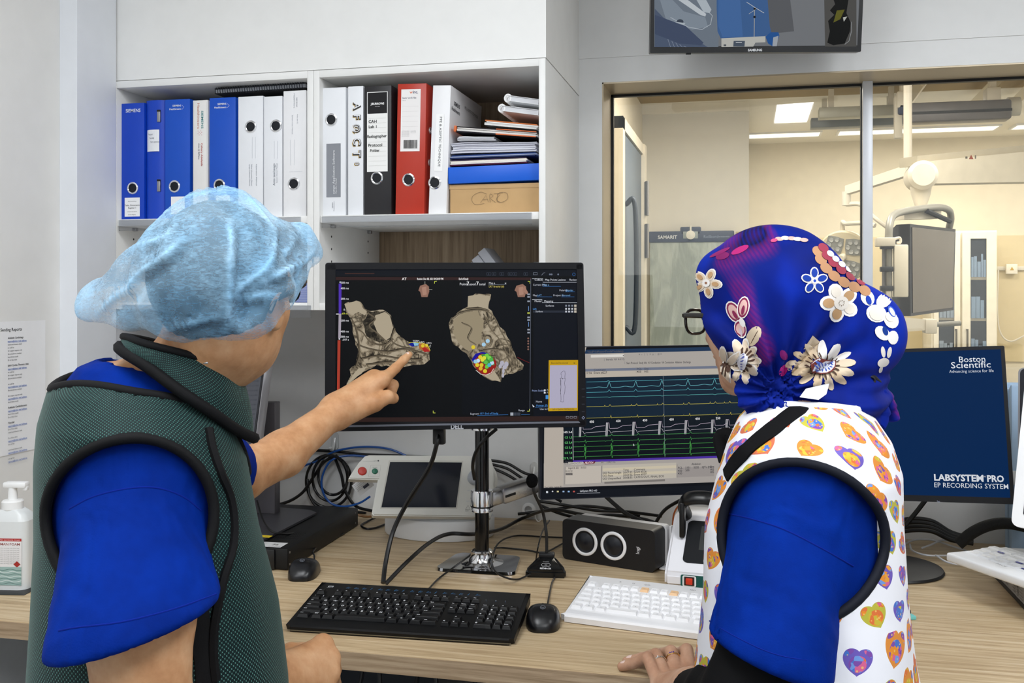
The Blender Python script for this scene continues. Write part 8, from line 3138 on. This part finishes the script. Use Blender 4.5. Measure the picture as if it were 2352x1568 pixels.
lo, hi = bbox([ww(0.13, 0.1, 0.14), ww(-0.12, -0.1, -0.13), ww(0.1, -.1, -.13), ww(-.12, .1, .14), WL.world(-0.16, -0.17, 0.95), WL.world(0.16, 0.17, 0.95), WL.world(-0.16, 0.17, .95), WL.world(.16, -.17, .95)], 0.02)
VU, QU = surfnet(wom_up, lo, hi, 0.0045)
armL = [npv(C(*q)) for q in ((1830, 1165, 1.375), (1790, 1380, 1.335), (1718, 1612, 1.31), (1655, 1602, 1.42), (1590, 1592, 1.555))]
handL = [([k_(1590, 1585, 1.555), k_(1513, 1571, 1.64)], [0.024, 0.0125], 0.02), ([k_(1592, 1583, 1.56), k_(1534, 1565, 1.652)], [0.024, 0.0132], 0.02), ([k_(1594, 1581, 1.562), k_(1560, 1559, 1.66)], [0.024, 0.0135], 0.02), ([k_(1598, 1579, 1.565), k_(1588, 1555, 1.662)], [0.024, 0.0138], 0.02),
         ([k_(1513, 1571, 1.64), k_(1487, 1510, 1.690), k_(1456, 1523, 1.712), k_(1428, 1530, 1.724)], [0.0112, 0.0098, 0.0090, 0.0080], 0.005),
         ([k_(1534, 1565, 1.652), k_(1507, 1503, 1.708), k_(1474, 1511, 1.735), k_(1440, 1518, 1.748)], [0.0120, 0.0104, 0.0092, 0.0082], 0.005),
         ([k_(1560, 1559, 1.66), k_(1541, 1496, 1.720), k_(1520, 1501, 1.755), k_(1498, 1510, 1.775)], [0.0124, 0.0108, 0.0094, 0.0084], 0.005),
         ([k_(1588, 1555, 1.662), k_(1577, 1492, 1.722), k_(1562, 1499, 1.758), k_(1546, 1509, 1.778)], [0.0124, 0.0108, 0.0094, 0.0084], 0.005),
         ([k_(1604, 1583, 1.58), k_(1622, 1561, 1.635), k_(1612, 1541, 1.68), k_(1598, 1529, 1.715)], [0.0170, 0.0130, 0.0112, 0.0092], 0.008)]
VL, QL = limb_mesh(armL, [0.048, 0.046, 0.041, 0.036, 0.0245], handL, 0.003)
armR = [npv(C(*q)) for q in ((1840, 1110, 1.60), (1835, 1300, 1.62), (1815, 1440, 1.64))]
a3 = npv(C(1775, 1430, 1.73))
armR += [a3]
ax_ = npv(C(1715, 1428, 1.79)) - a3
ax_ = ax_ / np.linalg.norm(ax_)
sd_ = np.cross(ax_, [0, 0, 1.0])
sd_ = sd_ / np.linalg.norm(sd_)
dn_ = np.cross(sd_, ax_)
dn_ = dn_ if dn_[2] < 0 else -dn_
hp = lambda x, y, z: a3 + ax_ * x + sd_ * y + dn_ * z
handR = []
for i, (y0_, L_) in enumerate(((0.026, .068), (0.008, .075), (-0.010, .070), (-0.026, .055))):
    handR.append(([hp(0, y0_ * 0.3, 0), hp(0.085 - abs(y0_) * 0.2, y0_, 0)], [0.022, 0.0125], 0.02))
    b_ = 0.085 - abs(y0_) * 0.2
    handR.append(([hp(b_, y0_, 0), hp(b_ + L_ * 0.45, y0_ * 1.1, 0.012), hp(b_ + L_ * 0.72, y0_ * 1.1, 0.032), hp(b_ + L_ * 0.85, y0_ * 1.1, 0.050)], [0.0112, 0.0098, 0.0088, 0.0078], 0.005))
handR.append(([hp(0.015, 0.025, 0.004), hp(0.05, 0.048, 0.012), hp(0.08, 0.056, 0.018), hp(0.10, 0.054, 0.022)], [0.017, 0.0125, 0.0108, 0.009], 0.008))
VR, QR = limb_mesh(armR, [0.048, 0.046, 0.040, 0.0245], handR, 0.004)
V, Q = merge([(VU, QU), (VL, QL), (VR, QR)])
wom = person_obj('person', V, Q, SKIN_W, Vector((wbase.x, wbase.y, 0)))
tag(wom, 'person in a blue flowered head scarf and white heart-print apron, one hand on the desk', 'person')
legs(wom, WL, 0.70, P('#10131c', 0.7, 0, 0.2), True)
eyes(wom, wc, WR, WS)
glasses(wom, wc + npv(cdir(-41)) * 0.004, WR, WS * 1.04, P('#15120f', 0.2), None)

# nails and rings
def nail(p0, p1, r, root):
    a, b = Vector(p0), Vector(p1)
    ax = (b - a).normalized()
    up_ = Vector((0, 0, 1))
    up_ = (up_ - ax * up_.dot(ax)).normalized()
    sd = ax.cross(up_)
    c = a + ax * (b - a).length * 0.72 + up_ * r * 0.72
    M = Matrix(((*ax, 0), (*sd, 0), (*up_, 0), (0, 0, 0, 1))).transposed()
    M.translation = c
    child_mb('fingernail', MB().ball((0, 0, 0), (r * 0.95, r * 0.72, r * 0.30), 12, M), P('#e6c9bd', 0.25, 0, 0.5, 0.01), root)


for a_, b_, r_ in (((1456, 1523, 1.712), (1428, 1530, 1.724), .0085), ((1474, 1511, 1.735), (1440, 1518, 1.748), .0088)):
    nail(C(*a_), C(*b_), r_, wom)


nail(C(927, 827, 2.090), C(940, 814, 2.104), .0075, man)


def ring(p0, p1, t, r, mat, root, stones):
    a, b = Vector(p0), Vector(p1)
    ax = (b - a).normalized()
    c = a + (b - a) * t
    x = ax.orthogonal().normalized()
    y = ax.cross(x)
    mb = MB().tube([c + (x * math.cos(q) + y * math.sin(q)) * r for q in [2 * PI * i / 24 for i in range(24)]], 0.0013, 6, closed=True)
    o = child_mb('ring', mb, mat, root)
    vd = (O3 - c).normalized()
    vd = (vd - ax * vd.dot(ax)).normalized()
    vd = (vd + Vector((0, 0, 0.35))).normalized()
    sx = ax.cross(vd)
    sb = MB()
    for i in range(stones):
        sb.box(tuple(c + vd * (r + 0.0008) + sx * (0.003 * (i - (stones - 1) / 2))), (0.0024, 0.0024, 0.0024), bev=0.0006)
    sb.v = [tuple(Vector(q) - Vector(root.location)) for q in sb.v]
    sb.obj('ring_stone', P('#5a3a9c' if stones > 1 else '#e8e8ee', 0.1, 0, 0.8), o)


ring(C(1534, 1565, 1.652), C(1507, 1503, 1.708), 0.72, 0.0118, P('#d9d4c8', 0.15, 1), wom, 1)
ring(C(1560, 1559, 1.66), C(1541, 1496, 1.720), 0.74, 0.0122, P('#d9b274', 0.2, 1), wom, 3)

# black undersleeves
BLK = Mat('black_jersey', '#08080a', 0.8, 0, 0.15)
BLK.bump(BLK.noise(BLK.coord('Object'), 300, 2), 0.2, 0.0006)


def under(pts, rad, cut, n):
    def f(p):
        d = chain_d(p, pts, rad, 0.02) + 0.0018 * wave(p, 17, 60, 5)
        return np.maximum(d, (p - cut) @ n)
    lo, hi = bbox(pts, 0.08)
    return surfnet(f, lo, hi, 0.0055)


pl_ = [armL[0], armL[1], armL[2], armL[3], armL[4]]
n_ = armL[4] - armL[3]
n_ = n_ / np.linalg.norm(n_)
V1, Q1 = under(pl_, [0.058, 0.060, 0.058, 0.047, 0.036], armL[4] + n_ * -0.012, n_)
n2 = armR[3] - armR[2]
n2 = n2 / np.linalg.norm(n2)
V2, Q2 = under(armR, [0.058, 0.058, 0.052, 0.036], armR[3] - n2 * 0.01, n2)
V, Q = merge([(V1, Q1), (V2, Q2)])
child('undersleeves', V, Q, BLK.m, wom)

# scrub top
ws0, ws1 = npv(C(1828, 1185, 1.385)), npv(C(1764, 1510, 1.305))
hA_, hB_ = C(1612, 1445, 1.315), C(1905, 1556, 1.315)
hx = (hB_ - hA_).normalized()
whn = npv(hx.cross(FW).normalized())
if whn[2] > 0:
    whn = -whn
wr0, wr1 = armR[0], armR[1]
wax = (wr1 - wr0) / np.linalg.norm(wr1 - wr0)


def wom_scrub(p):
    x, y, z = WL.loc(p)
    t = WL.d(p, 0.002)
    d = smin(t, sleeve(p, ws0, ws1, 0.078, 0.089, whn, npv(hA_), 0.011), 0.015)
    d2 = np.maximum(s_cone(p, wr0, wr1, 0.078, 0.076), (p - wr1) @ wax)
    return smin(d, d2, 0.015)


lo, hi = bbox([WL.world(-0.2, 0.2, 0.72), WL.world(0.2, -0.2, 0.72), WL.world(-0.2, -0.2, 1.29), WL.world(0.2, 0.2, 1.29), ws1], 0.11)
lo[2], hi[2] = 0.68, 1.33
V, Q = surfnet(wom_scrub, lo, hi, 0.0055)
wsc = child('scrub_top', V, Q, SCRUB.m, wom)
wbv = bvh_of(V, Q)
seam('sleeve_seam', wbv, [(1650, 1175), (1720, 1190), (1800, 1215), (1880, 1255), (1960, 1300)], 0.0012, SCRUBD, wsc)
seam('hem_seam', wbv, [(1618, 1418), (1690, 1462), (1790, 1505), (1915, 1522)], 0.0009, SCRUBD, wsc)

# white apron printed with hearts
HEART = Mat('heart_print', '#ecebef', 0.6, 0, 0.25)
hx_, hy_ = HEART.xy('pat')
t_ = HEART.t
CW, CH = 0.062, 0.058
v = hy_ * (1 / CH)
row = v.floor()
u = hx_ * (1 / CW) + row * 0.37
colm = u.floor()
cx2 = HEART.node('ShaderNodeCombineXYZ')
HEART.link(colm.k, cx2.inputs[0])
HEART.link(row.k, cx2.inputs[1])
wn = HEART.node('ShaderNodeTexWhiteNoise', noise_dimensions='3D')
HEART.link(cx2.outputs[0], wn.inputs['Vector'])
sp_ = HEART.node('ShaderNodeSeparateXYZ')
HEART.link(wn.outputs['Color'], sp_.inputs[0])
r1, r2, r3 = [NX(t_, sp_.outputs[i]) for i in range(3)]
fx_ = (u.frac() - 0.5 + (r1 - 0.5) * 0.16)
fy_ = (v.frac() - 0.5 + (r2 - 0.5) * 0.14)
an = (r3 - 0.5) * 1.7
ca_, sa_ = an.cos(), an.sin()
sc_ = r2 * 1.3 + 2.5
X_ = (fx_ * ca_ - fy_ * sa_) * sc_
Y_ = (fx_ * sa_ + fy_ * ca_) * sc_ + 0.10
q_ = X_ * X_ + Y_ * Y_ - 1.0
hv = q_ * q_ * q_ - X_ * X_ * Y_ * Y_ * Y_
inside = hv.lt(0.0)
edge = hv.lt(0.0) - hv.lt(-0.16)
vo = HEART.node('ShaderNodeTexVoronoi')
vo.inputs['Scale'].default_value = 130
HEART.link(HEART.coord(attr='pat'), vo.inputs['Vector'])
vs = HEART.node('ShaderNodeSeparateColor')
HEART.link(vo.outputs['Color'], vs.inputs[0])
vd_ = NX(t_, vo.outputs['Distance'])
h1 = (NX(t_, vs.outputs[0]) * 0.55 + r1 * 0.9).frac()
pal = HEART.ramp(h1, [(0.0, '#e08a2c'), (0.16, '#c7b13a'), (0.30, '#d8703a'), (0.44, '#4470c0'), (0.60, '#6d94d4'), (0.72, '#7a4ba0'), (0.84, '#d0608c'), (0.94, '#e09a3c')], 'CONSTANT')
pal2 = HEART.mix(vd_.lt(0.22) * 0.75, pal, '#e9c06a')
bord = HEART.ramp(r3, [(0.0, '#d8893a'), (0.35, '#6a58b0'), (0.6, '#b7b040'), (0.8, '#c86a4a')], 'CONSTANT')
c1 = HEART.mix(inside, '#e9e9ef', pal2)
HEART.color(HEART.mix(edge, c1, bord))
WAX, WAZ, WARF, WARZ = -0.014, 1.105, 0.106, 0.104


def apron_d(p):
    x, y, z = WL.loc(p)
    fold = 0.005 * wave(p * np.array([1, 1, 0.45]), 61, 36, 6) * np.clip((1.22 - z) / 0.2, 0, 1)
    d = WL.d(p, 0.013) + fold
    hole = (np.sqrt(((x - WAX) / WARF) ** 2 + ((z - WAZ) / WARZ) ** 2) - 1) * WARF
    d = np.maximum(d, np.where(np.abs(y) > 0.08, -hole, -1))
    nh = ((((x - 0.0) / 0.075) ** 2 + (y / 0.070) ** 2) ** 0.5 - 1) * 0.07
    d = np.maximum(d, np.where(z > 1.12, -nh, -1))
    return np.maximum(d, 0.45 - z)


lo, hi = bbox([WL.world(-0.22, 0.22, 0.5), WL.world(0.22, -0.22, 0.5), WL.world(-0.22, -0.22, 1.3), WL.world(0.22, 0.22, 1.3)], 0.02)
lo[2], hi[2] = 0.43, 1.32
VV, QV = surfnet(apron_d, lo, hi, 0.005)
apr = child('apron', VV, QV, HEART.m, wom, {'pat': WL.pattern(VV, 0.155, 0.98)})
abv = bvh_of(VV, QV)
NAVY = P('#10131e', 0.7, 0, 0.2, 0.03)
for sg in (1, -1):
    sub_mb('armhole_binding', rim_tube(arm_rim(WL, WAX, WAZ, WARF, WARZ, sg, 0.011), 0.0068), NAVY, apr, wom)
sub_mb('neck_binding', rim_tube(neck_rim(WL, 0.0, 0.075, 0.070, 0.010), 0.0065), P('#e9e9ee', 0.6), apr, wom)
seam('shoulder_strap', abv, [(1668, 1092), (1690, 1060), (1730, 1020), (1775, 985), (1820, 950), (1860, 925), (1895, 905)], 0.014, BLK.m, apr, flat=0.22, off=0.001)
sub_mb('front_pad', MB().tube(spline([C(1668, 1060, 1.50), C(1655, 1010, 1.52), C(1672, 1000, 1.52), C(1690, 1030, 1.5), C(1680, 1080, 1.48)]), 0.012, 10, flat=0.6), BLK.m, apr, wom)
wt = [C(1838, 912, 1.385), C(1852, 893, 1.40), C(1905, 880, 1.42), C(1898, 905, 1.40), C(1880, 918, 1.385)]
nb_ = (wt[2] - wt[0]).cross(wt[1] - wt[0]).normalized()
tb = MB()
tb.add([tuple(q) for q in wt] + [tuple(q + FW * 0.003) for q in wt], [(0, 1, 2, 3, 4), (9, 8, 7, 6, 5)] + [(i, 5 + i, 5 + (i + 1) % 5, (i + 1) % 5) for i in range(5)])
sub_mb('white_tab', tb, P('#e3e6ec', 0.6), apr, wom)

# head scarf
wcr = ww(-0.012, 0, 0.030)
bun, brim, che, chn = npv(C(1962, 768, 1.53)), npv(C(1655, 632, 1.535)), npv(C(1752, 800, 1.455)), npv(C(1768, 885, 1.465))
wrp0, wrp1, wrp2 = npv(C(1765, 925, 1.455)), npv(C(1930, 925, 1.49)), npv(C(1850, 870, 1.50))
nkb = npv(C(1975, 905, 1.53))


def scarf_u(p):
    q = ((p - wc) @ WR.T) / WS
    d = s_ell(q, (-0.012, 0, 0.032), (0.112, 0.094, 0.097)) * WS
    d = smin(d, s_cone(p, wcr, bun, 0.092, 0.064), 0.05)
    d = smin(d, s_cone(p, wcr, brim, 0.082, 0.036), 0.02)
    d = smin(d, s_cone(p, che, chn, 0.056, 0.050), 0.05)
    d = smin(d, s_cone(p, wrp2, bun, 0.075, 0.062), 0.05)
    wq = smin(s_cone(p, wrp0, wrp1, 0.050, 0.052), s_cone(p, wrp1, nkb, 0.052, 0.045), 0.03)
    wq = wq + 0.004 * np.sin(p[:, 2] * 210 + 8 * wave(p, 71, 9, 3))
    d = smin(d, wq, 0.022)
    # folds drawn from the crown to the knot under the chin
    rel = p - npv(C(1760, 890, 1.47))
    ang = np.arctan2(rel[:, 2], rel @ npv(RT))
    rr_ = np.linalg.norm(rel, axis=1)
    fm_ = np.exp(-((rr_ - 0.10) / 0.07) ** 2)
    d = d + 0.0065 * np.sin(ang * 15 + 1.0) * fm_ + 0.0016 * wave(p, 77, 50, 5)
    return d, q


def scarf_d(p):
    d, q = scarf_u(p)
    return np.maximum(d, (q[:, 0] * 0.90 - q[:, 2] * 0.44 - 0.0580) * WS)


lo, hi = bbox([wcr, bun, brim, chn, wrp0, wrp1, nkb], 0.13)
VS, QS = surfnet(scarf_d, lo, hi, 0.0045)
q = ((VS - wc) @ WR.T) / WS
keep = (q[:, 0] * 0.90 - q[:, 2] * 0.44 - 0.0580) < -0.001
VS, QS = keep_faces(VS, QS, keep)
SCF = Mat('scarf_jersey', '#0c2a9a', 0.7, 0, 0.12)
v1 = SCF.coord('Object', (1, 1, 1))
n1 = SCF.noise(v1, 7.5, 2, 0.5, 0.5)
n2_ = SCF.noise(SCF.coord('Object', (1, 1, 1), (0.4, 0.2, 0.3)), 6, 1, 0.4)
wv = SCF.node('ShaderNodeTexWave')
wv.inputs['Scale'].default_value = 60
wv.inputs['Distortion'].default_value = 1.0
SCF.link(SCF.coord('Object', (1, 1, 1), (0.3, 0.7, 0.5)), wv.inputs['Vector'])
base = SCF.ramp(n1, [(0.30, '#00125c'), (0.48, '#001c80'), (0.62, '#0228a0'), (0.8, '#00208a')])
pl1 = SCF.ramp(n2_, [(0.0, '#3a0f5a'), (0.33, '#3a0f5a'), (0.36, '#0a0a30'), (0.40, '#8a1560'), (0.43, '#081c60'), (0.5, '#081c60')])
msk = ((NX(SCF.t, n2_) - 0.43) * -14).max(0.0).min(1.0)
msk2 = (NX(SCF.t, wv.outputs['Fac']).gt(0.45)) * 0.45 + 0.5
SCF.color(SCF.mix(msk * msk2, base, pl1))
SCF.bump(SCF.noise(SCF.coord('Object'), 400, 2), 0.15, 0.0005)
scf = child('head_scarf', VS, QS, SCF.m, wom)
sbv = bvh_of(VS, QS)

# knot tails at the nape
tails = MB()
tails.tube(spline([C(1985, 880, 1.52), C(2020, 905, 1.52), C(2042, 940, 1.52), C(2050, 965, 1.52)]), [0.026] * 8 + [0.024] * 8 + [0.020] * 8 + [0.016], 12, flat=0.5)
tails.tube(spline([C(1995, 885, 1.50), C(2010, 930, 1.485), C(2020, 955, 1.48), C(2012, 975, 1.475)]), [0.020] * 8 + [0.020] * 8 + [0.016] * 8 + [0.012], 12, flat=0.5)
sub_mb('scarf_knot', tails, SCF.m, scf, wom)
rf_ = MB()
rf_.tube(spline([C(1948, 880, 1.455), C(1975, 868, 1.455), C(2000, 862, 1.465), C(2020, 878, 1.475)]), 0.0035, 8)
rf_.tube([C(2000 + 9 * math.cos(t), 873 + 8 * math.sin(t), 1.462) for t in [2 * PI * i / 14 for i in range(14)]], 0.0022, 6, closed=True)
sub_mb('scarf_tie', rf_, P('#0b0b14', 0.7), scf, wom)


class Print:
    """flat print on cloth, laid on the surface itself"""

    def __init__(s, bvh): s.bvh, s.mb, s.cols, s.h = bvh, MB(), [], 0.0005

    def blob(s, pts, col, c=None):
        cu = c or (sum(p_[0] for p_ in pts) / len(pts), sum(p_[1] for p_ in pts) / len(pts))
        rings = [[(cu[0] + (u_ - cu[0]) * t, cu[1] + (v_ - cu[1]) * t) for u_, v_ in pts] for t in (0.25, 0.5, 0.75, 1.0)]
        flat = [cu] + [q_ for r_ in rings for q_ in r_]
        s.h += 0.00012
        W_, ok = [], []
        for u_, v_ in flat:
            h_ = cast(s.bvh, u_, v_)
            ok.append(h_ is not None)
            W_.append(tuple(h_[0] + h_[1] * s.h) if h_ else (0, 0, 0))
        n = len(pts)
        F = [(0, 1 + i, 1 + (i + 1) % n) for i in range(n)]
        for k in range(3):
            for i in range(n):
                j = (i + 1) % n
                F.append((1 + k * n + i, 1 + (k + 1) * n + i, 1 + (k + 1) * n + j, 1 + k * n + j))
        def small(f_):
            P3 = [Vector(W_[i]) for i in f_]
            return max((a - b).length for a in P3 for b in P3) < 0.035
        F = [f_ for f_ in F if all(ok[i] for i in f_) and small(f_)]
        if col not in s.cols:
            s.cols.append(col)
        s.mb.cur = s.cols.index(col)
        if F:
            s.mb.add(W_, F)

    def ell(s, u, v, a, b, rot, col, n=14, pinch=0.0):
        r_ = math.radians(rot)
        pts = []
        for i in range(n):
            t = 2 * PI * i / n
            x, y = a * math.cos(t), b * math.sin(t) * (1 - pinch * math.cos(t))
            pts.append((u + x * math.cos(r_) - y * math.sin(r_), v + x * math.sin(r_) + y * math.cos(r_)))
        s.blob(pts, col)

    def petal_ring(s, u, v, r, n, a, b, col, rot=0, sq=1.0, tilt=0.0, cols=None):
        for i in range(n):
            t = math.radians(rot + 360 * i / n)
            pu, pv = u + r * math.cos(t), v + r * math.sin(t) * sq
            an_ = math.degrees(math.atan2((pv - v), (pu - u)))
            s.ell(pu, pv, a * (sq if abs(math.sin(t)) > .7 else 1), b, an_, cols[i % len(cols)] if cols else col, 12)

    def obj(s, name, part, root):
        if not s.mb.f:
            return
        org = Vector(root.location)
        used = sorted({i for f_ in s.mb.f for i in f_})
        mp = {o_: i for i, o_ in enumerate(used)}
        s.mb.v = [tuple(Vector(s.mb.v[i]) - org) for i in used]
        s.mb.f = [tuple(mp[i] for i in f_) for f_ in s.mb.f]
        return s.mb.obj(name, [P(c, 0.65, 0, 0.2, 0.02) for c in s.cols], part, 60)


CRM, TAN, WHT, BRN, BLU, PNK, WINE = '#dccab4', '#c0996f', '#eeeae6', '#4a342a', '#1f49b4', '#c04a78', '#8a2a50'


def flower(fn):
    p_ = Print(sbv)
    fn(p_)
    p_.obj('flower_print', scf, wom)


def fl1(p):
    for c_, k in ((WHT, 1.0), (CRM, 0.8)):
        p.petal_ring(1625, 650, 19, 5, 17 * k, 11 * k, c_, -65)
    p.petal_ring(1625, 650, 20, 5, 8, 5, TAN, -65)
    p.ell(1625, 650, 9, 9, 0, WHT)
    p.ell(1625, 650, 3, 3, 0, '#9a6a50', 8)
flower(fl1)


def fl2(p):
    p.petal_ring(1870, 645, 18, 5, 14, 10, WHT, -90)
    p.petal_ring(1870, 645, 18.5, 5, 10.5, 7, '#123a9c', -90)
    p.ell(1870, 645, 7, 7, 0, WHT)
    p.ell(1870, 645, 3.5, 3.5, 0, BLU, 8)
flower(fl2)


def fl3(p):
    p.petal_ring(1928, 695, 26, 5, 20, 17, WHT, -110)
    for i, c_ in enumerate((CRM, TAN, CRM, TAN, TAN)):
        t = math.radians(-110 + 72 * i)
        p.ell(1928 + 26 * math.cos(t), 695 + 26 * math.sin(t), 13, 11, -110 + 72 * i, c_ if c_ == TAN else '#e6ddd0')
    p.ell(1930, 695, 17, 16, 0, '#ebe4da')
    for i in range(8):
        p.ell(1930 + 6 * math.cos(i * .8), 695 + 6 * math.sin(i * .8), 1.2, 1.2, 0, '#77604e', 6)
flower(fl3)


def fl4(p):   # scalloped edge over the crown
    for i, (u_, v_) in enumerate(((1884, 574), (1890, 592), (1902, 612), (1920, 630), (1942, 644), (1966, 655), (1990, 664))):
        p.ell(u_ - 5, v_ + 4, 15, 11, 35, '#b98a66')
    for i, (u_, v_) in enumerate(((1890, 570), (1898, 588), (1912, 604), (1930, 620), (1952, 634), (1976, 646))):
        p.ell(u_, v_, 13, 9, 35, '#9c3a4e')
    for i, (u_, v_) in enumerate(((1902, 586), (1914, 598), (1928, 610), (1944, 621), (1962, 632))):
        p.ell(u_ + 3, v_ - 2, 9, 6, 35, WHT)
flower(fl4)


def fl5(p):
    for u_, v_, a, b, r_, c_ in ((1992, 684, 19, 15, 60, WHT), (2030, 690, 20, 15, -40, WHT), (2012, 720, 24, 20, 20, WHT), (2046, 735, 20, 16, 60, WHT), (2026, 765, 20, 14, 40, WHT), (2050, 775, 12, 16, 0, WHT),
                                 (1994, 690, 11, 6, 70, '#1238a4'), (2032, 760, 11, 6, 70, '#123a8c'), (2012, 722, 17, 14, 20, '#e9dfd2'), (2042, 728, 12, 9, 50, '#e9dfd2'), (2046, 716, 7, 14, -30, '#3a5ab8'), (2047, 717, 4.5, 11, -30, WHT)):
        p.ell(u_, v_, a, b, r_, c_)
flower(fl5)


def fl6(p):   # small rabbit-like blossom near the nape
    for u_, v_, a, b, r_ in ((2028, 808, 5, 13, -8), (2042, 809, 5, 13, 12), (2028, 832, 14, 10, -20)):
        p.ell(u_, v_, a, b, r_, '#e3dcd4')
    p.ell(2022, 848, 4, 8, 20, '#e3dcd4')
flower(fl6)


def fl7(p):   # pink butterfly-like bloom
    for u_, v_, a, b, r_ in ((1686, 716, 27, 16, 62), (1708, 706, 26, 14, -82), (1702, 755, 14, 22, -12)):
        p.ell(u_, v_, a, b, r_, WHT)
        p.ell(u_, v_, a * .88, b * .84, r_, WINE)
        p.ell(u_, v_, a * .70, b * .62, r_, '#e2b8b0')
    p.ell(1690, 722, 11, 4, 60, WINE)
    p.ell(1708, 712, 11, 3.5, -80, WINE)
    p.ell(1707, 740, 6, 11, -25, WHT)
    p.ell(1704, 762, 3.5, 10, -10, '#d6c0c8')
flower(fl7)


def leaf(p, u_, v_, a, b, r_):
    p.ell(u_, v_, a, b, r_, '#d3c0a6')
    p.ell(u_ + 2, v_ + 2, a * .75, 1.0, r_, '#5a4232', 10)


def fl8(p):
    leaf(p, 1731, 772, 25, 15, -62)
    leaf(p, 1736, 828, 17, 8, 85)
    for c_, k in ((WHT, 1.0), (CRM, 0.82)):
        p.petal_ring(1708, 828, 24, 9, 19 * k, 10 * k, c_, 0, 1.25)
    for i in range(14):
        t = 2 * PI * i / 14
        p.ell(1708 + 15 * math.cos(t), 828 + 20 * math.sin(t), 8, 2.2, math.degrees(t), BRN, 8)
    p.ell(1708, 828, 10, 17, -8, '#e6e4ec')
    for i in range(6):
        p.ell(1708, 814 + 5.5 * i, 3, 1.2, 0, '#5a62a8', 6)
    for c_, k in ((WHT, 1.0), (CRM, 0.82)):
        p.petal_ring(1672, 838, 22, 6, 18 * k, 9.5 * k, c_, -100, 1.2)
    for i in range(12):
        t = 2 * PI * i / 12
        p.ell(1674 + 9 * math.cos(t), 840 + 10 * math.sin(t), 9, 1.8, math.degrees(t), BRN, 8)
    p.ell(1674, 840, 4, 4, 0, WHT)
flower(fl8)


def fl9(p):
    p.blob([(1846, 800), (1866, 770), (1884, 786), (1886, 808), (1872, 818), (1852, 820), (1844, 812)], '#d3bfa4')
    p.blob([(1862, 800), (1872, 808), (1880, 810), (1868, 812), (1860, 806)], WHT)
    p.ell(1832, 842, 30, 15, 8, '#cbb59b')
    p.ell(1842, 844, 24, 1.6, 4, '#4a342a', 10)
    cols = ['#d6c2a8', '#d6c2a8', '#cdb697', '#cdb697', WHT, '#d6c2a8', '#cdb697', WHT, WHT, '#d6c2a8', '#d6c2a8']
    n = 13
    for i in range(n):
        t = math.radians(20 + 360 * i / n)
        rx, ry = 52, 36
        pu, pv = 1889 + rx * math.cos(t), 840 + ry * math.sin(t)
        an_ = math.degrees(math.atan2(pv - 840, pu - 1889))
        p.ell(pu, pv, 24, 9.5, an_, WHT if i in (9, 10, 11) else ('#d9c6ac', '#cdb697')[i % 2], 12)
    for i in range(18):
        t = 2 * PI * i / 18
        p.ell(1889 + 34 * math.cos(t), 842 + 24 * math.sin(t), 6, 1.8, math.degrees(t), BRN, 8)
    p.ell(1889, 843, 30, 21, -8, '#7a3a34')
    p.ell(1889, 843, 28, 19, -8, '#e3e4ee')
    for i in range(16):
        t = 2 * PI * i / 16
        p.ell(1889 + 20 * math.cos(t), 843 + 13 * math.sin(t), 4, 1.6, math.degrees(t), '#4a62b8', 8)
    p.ell(1888, 844, 11, 8, -8, '#c9cede')
    p.ell(1886, 846, 3.5, 2.5, 0, '#55403a', 8)
flower(fl9)


def fl10(p):
    for i, (u_, v_) in enumerate(((1790, 549), (1804, 547), (1818, 548), (1832, 550), (1846, 552))):
        p.ell(u_, v_, 10, 4.5, 4, WHT if i % 2 else '#cfa8a0')
    p.ell(1778, 553, 8, 4, -10, PNK)
flower(fl10)


def fl11(p):
    for u_, v_, a, b, r_, c_ in ((1700, 574, 22, 7, -25, '#a8206c'), (1660, 588, 16, 8, -15, '#7a1a5c'), (1654, 580, 26, 4, -25, '#8a1e64'), (1800, 850, 9, 14, 20, '#a02074'), (1800, 815, 7, 12, -20, '#7a1a66'), (1930, 942, 40, 9, 5, '#98186c')):
        p.ell(u_, v_, a, b, r_, c_)
p_ = Print(sbv)
fl11(p_)
p_.obj('plaid_patch_print', scf, wom)['kind'] = 'stuff'
